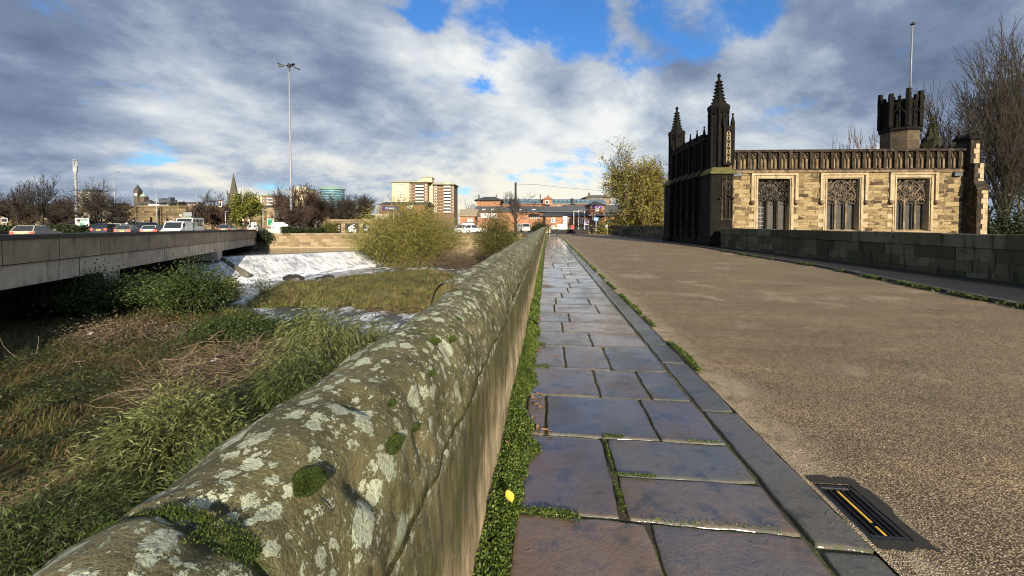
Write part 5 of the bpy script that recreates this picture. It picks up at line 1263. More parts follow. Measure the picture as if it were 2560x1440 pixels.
def along(name, mat, prof, s0=-26, s1=BL, parent=mbz, st=8, lev=False):
    """profile of (offset across, z relative to road) swept along the bridge; local x runs along, y to the left"""
    mb = MB(); rs = []
    for i in range(st + 1):
        s = s0 + (s1 - s0) * i / st; rs.append([(s, o, (bz(s) if lev else pz(s)) + z) for o, z in prof])
    mb.loft(rs); return mb.build(name, mat, parent)
along('parapet_fascia', CU, [(-.02, -.26), (.28, -.26), (.28, .86), (-.02, .86)])
along('edge_beam', CL, [(.10, -1.36), (.60, -1.36), (.60, -.264), (.10, -.264)])
along('painted_shadow', plain('shadow_paint', (.02, .018, .015), .9), [(.06, -.30), (.3, -.30), (.3, -.262), (.06, -.262)])  # solid dark strip, painted in for the shadow line under the fascia
RAIL = plain('dark_rail', (.028, .026, .022), .6, .4, 3, .2)
along('coping', RAIL, [(-.10, .863), (.36, .863), (.36, 1.06), (.30, 1.10), (-.04, 1.10), (-.10, 1.06)])
DK = plain('deck_concrete', (.075, .068, .06), .9, .3)
along('deck', DK, [(.62, -1.1), (24.4, -1.1), (24.4, -.02), (.30, -.02), (.30, -.12), (.62, -.12)], lev=True)
along('edge_beam', CL, [(24.42, -1.36), (24.9, -1.36), (24.9, .2), (24.42, .2)])
TAR = plain('bridge_asphalt', (.045, .045, .047), .7, .25, 3, .3)
struct(along('bridge_road', TAR, [(.30, -.016), (24.38, -.016), (24.38, 0), (.30, 0)], -26, BL, None, 8, True), 'asphalt carriageway of the concrete bridge')
for o in COL.objects:
    if o.name == 'bridge_road': o.location = (BA.x, BA.y, 0); o.rotation_euler = (0, 0, BRZ)
along('outer_coping', RAIL, [(24.42, .25), (24.88, .25), (24.88, .95), (24.42, .95)])
along('median_rail', RAIL, [(9.6, .005), (9.9, .005), (9.85, .22), (9.65, .22)], -26, 30, mbz, 8, True)
PIER = plain('pier_concrete', (.42, .38, .31), .8, .2, 3, .3); PIERD = plain('pier_shaft', (.10, .085, .065), .85, .35, 2, .3)
for s in (8.4, 30.3):
    z = pz(s) - 1.364
    MB().loft([[(s - .95, o, z) for o in (0,)] * 1 + [(s - .95, 0.02, z), (s + .95, .02, z), (s + .85, .02, z - .55), (s + .25, .02, z - .95), (s - .55, .02, z - .95)][1:], [(s - .95, .3, z), (s + .95, .3, z), (s + .85, .3, z - .55), (s + .25, .3, z - .95), (s - .55, .3, z - .95)]] if False else
              [[(s - .95, .02, z), (s + .95, .02, z), (s + .85, .02, z - .6), (s + .3, .02, z - 1.0), (s - .6, .02, z - 1.0)], [(s - .95, 24.6, z), (s + .95, 24.6, z), (s + .85, 24.6, z - .6), (s + .3, 24.6, z - 1.0), (s - .6, 24.6, z - 1.0)]]).build('crosshead', PIER, mbz)
    MB().loft([[(s - .35, 1.6, z - .98), (s + .25, 1.6, z - .98), (s + .25, 22.2, z - .98), (s - .35, 22.2, z - .98)], [(s - .35, 3.2, -5.6), (s + .25, 3.2, -5.6), (s + .25, 21, -5.6), (s - .35, 21, -5.6)]]).build('pier', PIERD, mbz)
MB().box(BL - .6, BL + 3, .1, 24.8, -5.4, bz(BL) - .03).build('abutment', PIERD, mbz)
# road and junction on the town side
struct(MB().add([tuple(BP(BL - .05, .3, bz(BL) - .005)), tuple(BP(BL + 40, -6, -.17)), tuple(BP(BL + 75, 36, -.17)), tuple(BP(BL - .05, 24.4, bz(BL) - .005))], [(0, 1, 2, 3)]).build('junction_road', TAR), 'asphalt junction beyond the bridge')

# ------------------------------------------------------------------ vehicles
GLA = plain('car_glass', (.018, .022, .026), .08, .2, 3, 0, 0, .7); TYRE = plain('tyre_rubber', (.015, .015, .015), .8); RIM = plain('wheel_rim', (.35, .35, .36), .3, .2, 8, 0, .8)
RED = emit('tail_light_red', (.9, .05, .03), 1.2); REDD = plain('tail_lens', (.30, .015, .012), .25, .2); WHT = plain('lamp_white', (.75, .75, .72), .2, .1); PLY = plain('number_plate_yellow', (.68, .50, .10), .5, .1)
def paint(name, c): return plain(name, c, .22, .08, 2, 0, .15, .6)
def vehicle(name, cat, label, s, o, body_m, kind='hatch', facing=1, lights=True, group='traffic on the concrete bridge', glassrear=True):
    """local +x is forward; facing=1 drives away along the bridge"""
    L, Wd, H = {'hatch': (4.1, 1.78, 1.46), 'suv': (4.5, 1.86, 1.66), 'estate': (4.6, 1.82, 1.48), 'van': (4.9, 1.92, 1.92), 'minibus': (5.9, 2.0, 2.5)}[kind]
    p = BP(s, o, bz(s)); v = thing(name, label, cat, p, BRZ + (0 if facing > 0 else math.pi), group)
    hl = L / 2; hw = Wd / 2
    if kind in ('van', 'minibus'):
        belt = 1.05 if kind == 'van' else 1.2
        out = [(-hl, .32), (-hl, H - .12), (-hl + .12, H), (hl - 1.55, H), (hl - 1.35, H - .06), (hl - .72, belt), (hl - .12, belt - .22), (hl, belt - .5), (hl, .30), (hl - .2, .22), (-hl + .2, .22)]
    else:
        belt = H * .62
        out = [(-hl, .35), (-hl - .0, belt - .12), (-hl + .06, belt), (hl * .38, belt + .02), (hl - .25, belt - .14), (hl - .02, belt - .34), (hl, .38), (hl - .15, .22), (-hl + .15, .22)]
    mb = MB(); cx = 0; cz = sum(z for _, z in out) / len(out)
    def ring(y, k): return [(x * (1 - .03 * k), y, cz + (z - cz) * (1 - .06 * k)) for x, z in out]
    mb.loft([ring(-hw, 1.6), ring(-hw + .06, .4), ring(-hw + .16, 0), ring(hw - .16, 0), ring(hw - .06, .4), ring(hw, 1.6)]); mb.build('body', body_m, v, False)
    if kind in ('van', 'minibus'):
        q = MB(); e = .012
        q.loft([[(hl - 1.30 + e, -hw + .16, H - .10), (hl - .70 + e, -hw + .12, belt + .04), (hl - .70 + e, hw - .12, belt + .04), (hl - 1.30 + e, hw - .16, H - .10)], [(hl - 1.34 + e, -hw + .16, H - .10), (hl - .74 + e, -hw + .12, belt + .04), (hl - .74 + e, hw - .12, belt + .04), (hl - 1.34 + e, hw - .16, H - .10)]]); q.build('windscreen', GLA, v)
        for sy in (-1, 1):
            y = sy * (hw - .012); y2 = sy * (hw + .008)
            wins = [(hl - 1.75, hl - 1.02)] if kind == 'van' else [(hl - 1.9, hl - 1.1), (-.6, hl - 2.1), (-hl + .5, -.8)]
            for a, c in wins: MB().loft([[(a, yy, belt + .05), (c + .12, yy, belt + .05), (c - .12, yy, H - .22), (a, yy, H - .22)] for yy in ((y, y2) if sy > 0 else (y2, y))]).build('window', GLA, v)
        MB().box(-hl - .012, -hl + .01, -hw + .3, hw - .3, belt + .08, H - .3).build('rear_window', GLA, v)
    else:
        x0, x1, t0, t1 = -hl + .08, hl * .42, -hl + (.55 if kind != 'estate' else .35), hl * .02
        q = MB(); wt = hw * .74
        q.loft([[(x0, -hw + .10, belt), (x1, -hw + .10, belt), (x1, hw - .10, belt), (x0, hw - .10, belt)], [(t0, -wt, H - .07), (t1, -wt, H - .07), (t1, wt, H - .07), (t0, wt, H - .07)]]); q.build('windows', GLA, v)
        r = MB(); r.loft([[(t0 - .10, -wt - .03, H - .075), (t1 + .08, -wt - .03, H - .075), (t1 + .08, wt + .03, H - .075), (t0 - .10, wt + .03, H - .075)], [(t0 + .12, -wt + .1, H), (t1 - .12, -wt + .1, H), (t1 - .12, wt - .1, H), (t0 + .12, wt - .1, H)]])
        for sy in (-1, 1):
            for (a, c) in (((x0, belt), (t0, H - .07)), ((x1, belt), (t1, H - .07)), ((.5 * (x0 + x1) - .1, belt), (.5 * (t0 + t1), H - .07))):
                r.tube([(a[0], sy * (hw - .10), a[1]), (c[0], sy * wt, c[1])], .045, 5)
        r.build('roof', body_m, v)
    for sx in (-1, 1):
        for sy in (-1, 1):
            w = MB(); w.v = []; c = (sx * (hl - .82), sy * (hw - .10), .32)
            rs = [[(c[0] + rr * math.cos(a), c[1] + dy, c[2] + rr * math.sin(a)) for a in [2 * math.pi * i / 14 for i in range(14)]] for rr, dy in ((.31, -.11), (.33, -.08), (.33, .08), (.31, .11))]
            w.loft(rs); wo = w.build('wheel', TYRE, v); MB().loft([[(c[0] + .2 * math.cos(a), c[1] + sy * dy, c[2] + .2 * math.sin(a)) for a in [2 * math.pi * i / 10 for i in range(10)]] for dy in (.09, .115)]).build('rim', RIM, wo)
    for sy in (-1, 1):
        y0, y1 = sorted((sy * (hw - .36), sy * (hw - .06))); z0 = belt - .30 if kind not in ('van', 'minibus') else .85
        MB().bev(-hl - .025, -hl + .12, y0, y1, z0, z0 + .24, .02).build('tail_light', RED if lights else REDD, v); MB().bev(hl - .16, hl + .012, y0, y1, .58, .74, .02).build('headlight', WHT, v)
        MB().ball((hl * .36, sy * (hw + .10), belt + .06), (.07, .10, .07), 7, 5).build('mirror', body_m, v)
    MB().box(-hl - .02, -hl + .01, -.26, .26, belt - .32 if kind not in ('van', 'minibus') else .7, belt - .20 if kind not in ('van', 'minibus') else .82).build('number_plate', PLY, v)
    return v
SILV = paint('silver_paint', (.42, .45, .47)); DKB = paint('dark_blue_paint', (.03, .04, .07)); BLKP = paint('black_paint', (.02, .02, .022)); WP = paint('white_paint', (.78, .80, .80)); GRYP = paint('grey_paint', (.18, .19, .20)); CHAM = paint('pale_gold_paint', (.40, .36, .30))
vehicle('car', 'car', 'pale silver hatchback with a dark rear window, leftmost on the bridge', 31.7, 16.0, CHAM, 'hatch', 1)
vehicle('car', 'car', 'dark blue estate car braking with red tail lights, ahead of the pale hatchback', 50, 18.5, DKB, 'suv', 1)
vehicle('car', 'car', 'white car with a blue top stripe half hidden by the dark blue estate', 57, 20, WP, 'suv', 1)
vehicle('car', 'car', 'silver hatchback queueing between the estate car and the white van', 46, 11.7, SILV, 'hatch', 1)
vehicle('car', 'car', 'grey car waiting close behind the silver hatchback', 46, 14.4, GRYP, 'hatch', 1)
v = vehicle('van', 'van', 'small white van facing the camera with a green rear edge', 38.0, 6.4, WP, 'van', -1, False)
MB().box(-2.43, -1.95, .962, .972, .5, 1.8).build('green_stripe', plain('green_livery', (.03, .22, .13), .4), v)
vehicle('minibus', 'minibus', 'tall white minibus standing behind the small white van', 47.5, 8.2, WP, 'minibus', -1, False)
vehicle('car', 'car', 'dark car just left of the white van', 42.5, 8.9, BLKP, 'hatch', 1)
vehicle('car', 'car', 'low grey car right of the white minibus', 58.5, 6.2, GRYP, 'estate', 1, False)
vehicle('car', 'car', 'white saloon alone at the far end of the bridge parapet', 66.0, 3.6, WP, 'hatch', 1, False)
# cyclist in blue
def cyclist():
    p = BP(48.8, 15.9, bz(48.8)); c = thing('motorcycle', 'motorcycle waiting in traffic under the rider in blue', 'motorcycle', p, BRZ)
    rs = MB()
    for x in (-.65, .68):
        w = MB(); w.tube([(x + .30 * math.cos(a), 0, .32 + .30 * math.sin(a)) for a in [2 * math.pi * i / 14 for i in range(15)]], .05, 6); w.build('wheel', TYRE, c)
    MB().loft([[(-.5, -.12, .5), (.35, -.14, .45), (.35, .14, .45), (-.5, .12, .5)], [(-.75, -.1, .86), (.3, -.12, .98), (.3, .12, .98), (-.75, .1, .86)]]).build('frame', BLKP, c)
    MB().tube([(.68, -.0, .34), (.40, 0, 1.0)], .04, 6).build('fork', RIM, c); MB().tube([(.36, -.34, 1.08), (.40, 0, 1.02), (.36, .34, 1.08)], .02, 5).build('handlebar', BLKP, c); MB().bev(-.9, -.82, -.08, .08, .72, .82, .01).build('tail_light', RED, c)
    V = {'pel': (-.25, 0, .92), 'ch': (-.08, 0, 1.28), 'nk': (-.02, 0, 1.46), 'hd': (.02, 0, 1.62), 'top': (.03, 0, 1.72)}
    names = list(V); pts = [V[k] for k in names]; ed = [(0, 1), (1, 2), (2, 3), (3, 4)]; rad = [(.17, .15), (.20, .15), (.075, .075), (.11, .10), (.06, .06)]
    for sy in (-1, 1):
        b = len(pts); pts += [(-.05, sy * .20, 1.40), (.10, sy * .28, 1.18), (.34, sy * .27, 1.10)]; rad += [(.075, .075), (.055, .055), (.045, .045)]; ed += [(1, b), (b, b + 1), (b + 1, b + 2)]
        b = len(pts); pts += [(.12, sy * .20, .80), (-.02, sy * .22, .42), (.12, sy * .22, .36)]; rad += [(.10, .10), (.07, .07), (.05, .05)]; ed += [(0, b), (b, b + 1), (b + 1, b + 2)]
    me = bpy.data.meshes.new('person'); me.from_pydata(pts, ed, []); o = link('person', me, None, p); o.rotation_euler = (0, 0, BRZ); me.materials.append(plain('blue_jacket', (.025, .04, .14), .8))
    sk = o.modifiers.new('skin', 'SKIN'); o.modifiers.new('sub', 'SUBSURF').render_levels = 2
    for i, r in enumerate(rad): me.skin_vertices[0].data[i].radius = r
    me.skin_vertices[0].data[0].use_root = True
    tag(o, 'person in a dark blue jacket and white helmet riding the motorcycle', 'person'); MB().ball((.03, 0, 1.66), (.155, .135, .14), 10, 8).build('helmet', WHT, o, True)
cyclist()

# ------------------------------------------------------------------ signals, lamps, masts and signs at the junction
POLE = plain('galvanised_pole', (.33, .34, .35), .5, .15, 4, 0, .3); BLP = plain('black_pole', (.02, .02, .021), .5, .2); WPL = plain('white_post', (.75, .74, .70), .5, .12)
AMB = emit('signal_amber', (1, .85, .45), 2.0); SRED = emit('signal_red', (1, .16, .08), 3.5); LOFF = plain('signal_lens_dark', (.02, .02, .02), .3)
def signal(px, ytop, ybot, d, label, lit=None, back=False, base=585, arm=None):
    p = W(px, 560, d); p.z = GZ; o = thing('traffic_signal', label, 'traffic signal', p, TH + (math.pi if back else 0), 'traffic signals at the junction')
    z0, z1 = zat(ybot, d) - GZ, zat(ytop, d) - GZ; h = z1 - z0; w = h * .46
    MB().tube([(0, .12, 0), (0, .12, z1)], .06, 8).build('pole', BLP, o)
    hd = MB().bev(-w * .38, w * .38, -.10, .06, z0, z1, .02).build('signal_head', BLP, o)
    if lit: 
        f = MB()
        for a in ((-w / 2, -w * .38, z0 - .04, z1 + .04), (w * .38, w / 2, z0 - .04, z1 + .04)): f.box(a[0], a[1], .0, .03, a[2], a[3])
        for a in ((z0 - .10, z0 - .042), (z1 + .042, z1 + .10)): f.box(-w / 2, w / 2, .0, .03, *a)
        f.build('border', WPL, hd)
        for k, nm in enumerate(('red', 'amber', 'green')):
            zc = z1 - h * (k + .5) / 3; MB().ball((0, -.11, zc), (h * .13, .05, h * .13), 10, 6).build('lens', {'red': SRED, 'amber': AMB}.get(nm) if nm == lit else LOFF, hd)
    return o
signal(335, 545, 558, 70, 'traffic signal showing amber left of the row of cars', 'amber'); signal(430, 546, 559, 70, 'traffic signal showing amber beside the red one left of the white van', 'amber')
signal(452, 537, 551, 68, 'red traffic signal on the tall post above the white van', 'red'); signal(608, 549, 559, 76, 'left one of the two red signals under the yellow green tree', 'red'); signal(622, 550, 560, 76, 'right one of the two red signals under the yellow green tree', 'red')
signal(238, 544, 556, 66, 'dark signal seen from behind beside the spreading tree trunk', None, True); signal(378, 543, 556, 72, 'dark signal seen from behind in front of the viaduct, near the lamp post', None, True); signal(418, 545, 558, 70, 'dark signal seen from behind next to the amber one by the van', None, True); signal(8, 544, 555, 62, 'white bordered signal at the left edge of the hedge', 'green')
# curved overhead mast arm
d = 66; p = W(484, 560, d); p.z = GZ; o = thing('signal_mast', 'black curved mast arm holding a red signal over the road', 'signal mast', p, TH)
k = d / F; pts = [(0, 0, 0), (0, 0, zat(545, d) - GZ), (.1, 0, zat(532, d) - GZ), (8 * k, 0, zat(521, d) - GZ), (18 * k, 0, zat(511, d) - GZ), (30 * k, 0, zat(504.5, d) - GZ), (42 * k, 0, zat(502.5, d) - GZ), (70 * k, 0, zat(502, d) - GZ)]
MB().tube(pts, [.17, .16, .15, .14, .13, .12, .11, .10], 8).build('arm', BLP, o, True)
z1, z0 = zat(503.5, d) - GZ, zat(516, d) - GZ; xc = 67.5 * k; hd = MB().bev(xc - .15, xc + .15, -.1, .1, z0, z1, .03).build('signal_head', BLP, o)
f = MB()
for a in (-.24, .16): f.box(xc + a, xc + a + .08, .0, .03, z0 - .06, z1 + .06)
f.box(xc - .155, xc + .155, 0, .03, z0 - .12, z0 - .03); f.box(xc - .155, xc + .155, 0, .03, z1 + .03, z1 + .12); f.build('border', WPL, hd)
for q, m_ in enumerate((SRED, LOFF, LOFF)): MB().ball((xc, -.11, z1 - (z1 - z0) * (q + .5) / 3), (.12, .05, .12), 10, 6).build('lens', m_, hd)
def lamp(px, ytop, ybase, d, label, arm, two=False):
    p = W(px, 560, d); p.z = GZ; o = thing('street_lamp', label, 'street lamp', p, TH, 'street lamps beyond the bridge'); z = zat(ytop, d) - GZ; a = arm * d / F
    MB().tube([(0, 0, 0), (0, 0, z * .45), (0, 0, z)], [.11, .09, .055], 8).build('pole', POLE, o, True); MB().tube([(0, 0, z - .02), (a * .4, 0, z + .04), (a, 0, z + .02)], [.05, .045, .04], 6).build('arm', POLE, o)
    MB().bev(min(a, a * 1.0 + math.copysign(.6, a)), max(a, a + math.copysign(.6, a)), -.14, .14, z - .05, z + .06, .03).build('lamp_head', plain('lamp_grey', (.10, .11, .13), .5), o)
lamp(288, 430, 575, 80, 'tall grey street lamp with its head to the right above the spreading tree', 7); lamp(392, 460, 575, 84, 'street lamp with its head to the left in front of the viaduct', -7); lamp(494, 473, 575, 95, 'street lamp behind the curved mast arm', -3); lamp(658, 520, 580, 72, 'short street lamp between the yellow green tree and the green sign', 2); lamp(564, 529, 578, 74, 'black and white banded lamp post right of the minibus', .8)
# high mast with floodlights
p = W(728.5, 560, 74); p.z = GZ; o = thing('floodlight_mast', 'very tall steel mast with a spread of floodlights at its top', 'floodlight mast', p, TH); z = zat(165, 74) - GZ
MB().tube([(0, 0, 0), (0, 0, 1.4), (0, 0, 1.5), (0, 0, z * .5), (0, 0, z)], [.36, .36, .22, .16, .09], 12).build('pole', plain('mast_steel', (.22, .235, .26), .5, .12, 2, 0, 0), o, True)
FLD = plain('floodlight_dark', (.015, .016, .02), .5); MB().lathe([(.16, z - .5), (.36, z - .15), (.30, z + .25), (.12, z + .5)], 10).build('hub', FLD, o)
for a, L, dz in ((8, 1.9, -.55), (-24, 1.4, .15), (-62, 1.0, -.75), (172, 2.3, .6), (205, 1.8, -.25), (118, 1.15, .75)):
    ca, sa = math.cos(R(a)), math.sin(R(a)); m_ = MB(); m_.tube([(.2 * ca, .2 * sa, z), (L * .55 * ca, L * .55 * sa, z + dz * .3)], .05, 5)
    q0, q1 = L * .5, L; m_.loft([[(q * ca - w * sa, q * sa + w * ca, z + dz * kk + h) for (w, h) in ((-.22, -.10), (.22, -.10), (.22, .10), (-.22, .10))] for q, kk in ((q0, .3), (q1 * .85, .8), (q1, 1.0))]); m_.build('floodlight', FLD, o)
# telecom monopole
p = W(192.5, 560, 90); p.z = GZ; o = thing('telecom_mast', 'pale steel telecom mast with a caged antenna head', 'mast', p, TH); z = zat(400, 90) - GZ; zz = zat(433, 90) - GZ
MB().tube([(0, 0, 0), (0, 0, z * .4), (0, 0, zz)], [.30, .26, .20], 10).build('pole', plain('pale_steel', (.22, .225, .23), .6, .2), o, True)
q = MB(); q.tube([(0, 0, zz), (0, 0, zz + .6), (0, 0, z)], [.28, .40, .12], 10)
for a in range(6): q.tube([(.36 * math.cos(a), .36 * math.sin(a), zz + .5), (.32 * math.cos(a), .32 * math.sin(a), z)], .05, 5)
for h in (zz + .5, (zz + z) / 2, z): q.lathe([(.40, h - .05), (.40, h + .05)], 10)
q.build('antenna_cage', plain('antenna_grey', (.34, .35, .36), .6), o); q = MB()
for h in np.arange(1, zz, .8): q.lathe([(.47 - .18 * h / zz, h), (.47 - .18 * h / zz, h + .12)], 8)
q.build('climbing_ring', POLE, o)
# road signs
GRN = plain('sign_green', (.012, .17, .075), .5, .1); BRN = plain('sign_brown', (.10, .025, .02), .5, .1); BLUS = plain('sign_blue', (.02, .14, .42), .5, .1); GRB = plain('sign_back_grey', (.22, .24, .25), .6, .15); WS = plain('sign_white', (.72, .74, .70), .5, .1)
def sign(x0, x1, y0, y1, d, label, mat, name='road_sign', base=580, legs=(.25, .75), marks=None, border=WS, rzoff=0, cat='sign'):
    p = W((x0 + x1) / 2, 560, d); p.z = GZ; o = thing(name, label, cat, p, TH + rzoff); k = d / F; w = (x1 - x0) * k; z0, z1 = zat(y1, d) - GZ, zat(y0, d) - GZ
    for l in legs: MB().tube([((l - .5) * w, .06, 0), ((l - .5) * w, .06, z1 - .02)], .05, 6).build('post', POLE, o)
    MB().box(-w / 2, w / 2, -.02, .02, z0, z1).build('border', border, o); MB().box(-w / 2 + .06, w / 2 - .06, -.028, -.021, z0 + .06, z1 - .06).build('panel', mat, o)
    for (u0, u1, v0, v1, mm) in marks or ():
        MB().box(-w / 2 + u0 * w, -w / 2 + u1 * w, -.036, -.029, z0 + v0 * (z1 - z0), z0 + v1 * (z1 - z0)).build('marking', mm, o)
    return o
sign(189, 223, 545, 567, 62, 'large white direction sign with green route panels by the telecom mast', WS, marks=[(.12, .38, .62, .86, BLP), (.45, .92, .66, .9, plain('route_green', (.18, .38, .30), .5)), (.30, .62, .12, .50, plain('route_green', (.18, .38, .30), .5)), (.70, .95, .14, .42, plain('route_pale', (.5, .6, .58), .5))])
sign(286, 297, 537, 549, 72, 'small dark green direction sign left of the viaduct front', GRN, marks=[(.1, .8, .25, .4, WS), (.1, .6, .6, .7, WS)]); sign(299, 304, 529, 548, 72.5, 'narrow dark green sign panel stepped up beside the small green one', GRN)
sign(281, 317, 551, 557.5, 68, 'long brown tourist direction sign above the dark blue estate car', BRN, marks=[(.25, .78, .35, .62, WS)])
sign(458, 481, 530, 541, 80, 'grey back of a large road sign behind the mast arm', GRB, border=BLP); sign(460, 477, 542, 553, 70, 'green direction sign above the white van', GRN, marks=[(.1, .5, .3, .7, plain('route_green', (.18, .38, .30), .5))])
sign(669, 684, 547, 564, 66, 'green and white direction sign on two legs by the river wall', GRN, marks=[(.55, .85, .1, .3, WS), (.75, .95, .4, .7, WS), (.1, .55, .78, .9, plain('sign_lightblue', (.10, .35, .45), .5))])
sign(628, 634, 556, 571, 72, 'slim white information panel right of the two red signals', WS, marks=[(.2, .75, .55, .85, GRB), (.2, .75, .15, .45, GRB)]); sign(637, 641, 555, 563, 75, 'tiny white sign on a post at the bridge end', WS, legs=(.5,))
sign(3, 19, 545, 556, 60, 'small framed dark notice in front of the left hedge', plain('notice_dark', (.03, .03, .035), .5))
# ================================================================== the town behind
BRK = masonry('red_brick', [(.13, .045, .026), (.24, .085, .045), (.33, .125, .065), (.20, .07, .04)], .45, .15, mortar=(.22, .17, .13), ms=.02, grime=.3, nscale=.4)
BRKO = masonry('orange_brick', [(.22, .085, .04), (.36, .155, .075), (.42, .20, .10), (.28, .11, .055)], .45, .15, mortar=(.25, .2, .15), ms=.02, grime=.35, nscale=.5)
VIA = masonry('viaduct_stone', [(.075, .055, .030), (.15, .112, .06), (.22, .17, .095), (.13, .10, .055)], 1.8, .7, mortar=(.05, .04, .025), ms=.03, grime=.8, nscale=.22, bumpd=.06)
SLT = plain('slate_roof', (.075, .075, .075), .7, .25, 1.5, .3); SLD = plain('dark_slate_roof', (.035, .035, .036), .7, .3, 1.5, .3); TANR = plain('tan_tile_roof', (.27, .22, .15), .8, .15, 1.5, .3); ZINC = plain('zinc_roof', (.10, .14, .16), .5, .3, .6)
CRM = plain('cream_render', (.46, .40, .28), .8, .10, .5); WHTR = plain('white_render', (.72, .70, .64), .8, .1); GRNR = plain('copper_green', (.22, .33, .26), .6, .2); TEAL = plain('teal_glass', (.055, .14, .18), .25, .35, .4); BRW = plain('brown_panel', (.135, .080, .052), .8, .15, .4)
PANE = plain('window_pane', (.035, .04, .045), .15, .3, .4, 0, 0, .6); WFR = plain('window_frame_white', (.70, .70, .66), .6, .1); DST = plain('dark_stone', (.085, .07, .05), .9, .3, .4); SPR = plain('spire_stone', (.075, .068, .055), .9, .3, .3)
class Bld:
    """a building facing the camera; x in pixels, heights as pixel rows, at distance d"""
    def __init__(s, name, label, px0, px1, d, cat='building', group=None, rz=0):
        s.d = d; s.k = d / F; s.cx = (px0 + px1) / 2; p = W(s.cx, 560, d); p.z = GZ; s.o = thing(name, label, cat, p, TH + rz, group); s.px0, s.px1 = px0, px1; s.wc = {}
    def X(s, px): return (px - s.cx) * s.k
    def Z(s, py): return zat(py, s.d) - GZ
    def box(s, name, mat, px0, px1, yt, yb, y0=0, y1=8, parent=None):
        return MB().box(s.X(px0), s.X(px1), y0, y1, s.Z(yb) if yb is not None else -.1, s.Z(yt)).build(name, mat, parent or s.o)
    def gable(s, name, mat, px0, px1, ye, yr, y0=0, y1=8, ov=.3, parent=None):
        """ridge parallel to the front"""
        a, b, e, r, m = s.X(px0) - ov, s.X(px1) + ov, s.Z(ye), s.Z(yr), (y0 + y1) / 2
        return MB().prism([(y0 - ov, e + .004), (y0 - ov, e + .15), (m, r), (y1 + ov, e + .15), (y1 + ov, e + .004)], a, b, 'x').build(name, mat, parent or s.o)
    def hip(s, name, mat, px0, px1, ye, yr, y0=0, y1=8, ov=.4, ridge=.4, parent=None):
        a, b, e, r, m = s.X(px0) - ov, s.X(px1) + ov, s.Z(ye), s.Z(yr), (y0 + y1) / 2; i = (b - a) * (1 - ridge) / 2
        return MB().loft([[(a, y0 - ov, e + .004), (b, y0 - ov, e + .004), (b, y1 + ov, e + .004), (a, y1 + ov, e + .004)], [(a, y0 - ov, e + .12), (b, y0 - ov, e + .12), (b, y1 + ov, e + .12), (a, y1 + ov, e + .12)], [(a + i, m - .05, r), (b - i, m - .05, r), (b - i, m + .05, r), (a + i, m + .05, r)]]).build(name, mat, parent or s.o)
    def win(s, px, yt, yb, wpx, y=0, frame=WFR, pane=PANE, bars=False):
        w, z0, z1 = wpx * s.k / 2, s.Z(yb), s.Z(yt); x = s.X(px); key = (round(w, 3), round(z1 - z0, 3), frame.name)
        if key not in s.wc:
            f = MB(); t = min(.14, w * .3); h = z1 - z0
            f.box(-w, -w + t, -.06, .02, 0, h); f.box(w - t, w, -.06, .02, 0, h); f.box(-w + t, w - t, -.06, .02, h - t, h); f.box(-w + t, w - t, -.10, .02, 0, t)
            if bars: f.box(-.04, .04, -.05, .02, t, h - t); f.box(-w + t, -.041, -.05, .02, h / 2 - .04, h / 2 + .04); f.box(.041, w - t, -.05, .02, h / 2 - .04, h / 2 + .04)
            a = f.build('window', frame, s.o); b = MB().box(-w + t, w - t, -.025, .02, t, h - t).build('pane', pane, a); s.wc[key] = a
        else:
            a = s.wc[key].copy(); COL.objects.link(a)
            b = s.wc[key].children[0].copy(); COL.objects.link(b); b.parent = a
        a.location = (x, y, z0); return a
    def sign(s, name, px0, px1, yt, yb, mat, text=None, tm=None, size=.6, y=-.15):
        o = MB().box(s.X(px0), s.X(px1), y, y + .1, s.Z(yb), s.Z(yt)).build(name, mat, s.o)
        if text: text_mesh('lettering', text, (s.Z(yt) - s.Z(yb)) * size, tm or WFR, o, ((s.X(px0) + s.X(px1)) / 2, y - .02, (s.Z(yt) + s.Z(yb)) / 2))
        return o
    def chimney(s, px, yt, yb, wpx, y=3, mat=None):
        w = wpx * s.k / 2; x = s.X(px); q = MB(); q.box(x - w, x + w, y, y + 1.4 * w, s.Z(yb) - 1, s.Z(yt)); q.box(x - w * 1.2, x + w * 1.2, y - .1, y + 1.4 * w + .1, s.Z(yt) - .35, s.Z(yt) - .1)
        q.lathe([(w * .35, s.Z(yt)), (w * .3, s.Z(yt) + .5)], 6, (x - w * .4, y + w * .7)); q.lathe([(w * .35, s.Z(yt)), (w * .3, s.Z(yt) + .5)], 6, (x + w * .45, y + w * .7)); q.build('chimney', mat or DST, s.o)
# railway viaduct and girder bridge
b = Bld('railway_viaduct', 'long stone railway viaduct wall behind the junction', -300, 668, 118, 'viaduct')
b.box('wall_face', VIA, -300, 668, 518, None, 0, 8); b.box('cornice', VIA, -300, 668, 514.5, 517.5, -.35, 8.2)
b.box('cornice', VIA, -300, 668, 532.5, 535, -.30, 0.0)
for i, px in enumerate(range(-280, 660, 62)): b.box('buttress', VIA, px - 5, px + 5, 519, None, -.5, -.002)
b = Bld('railway_bridge', 'dark grey steel railway girder bridge over the road', 668, 800, 108, 'railway bridge')
b.box('abutment', masonry('abutment_stone', [(.16, .12, .07), (.30, .23, .14), (.24, .18, .11)], 1.6, .7, grime=.4), 668, 687, 519, None, 0, 8); b.box('abutment', VIA, 800, 822, 519, None, 0, 8)
GIR = plain('girder_grey', (.10, .115, .12), .6, .25, .5); g_ = b.box('girder', GIR, 687.5, 799.5, 520, 542, 0, .8); b.box('flange', GIR, 687.5, 799.5, 529.5, 531, -.25, -.002, g_); b.box('flange', GIR, 687.5, 799.5, 542.2, 545, -.25, 1.2, g_); b.box('flange', GIR, 687.5, 799.5, 518, 519.8, -.25, 1.2, g_)
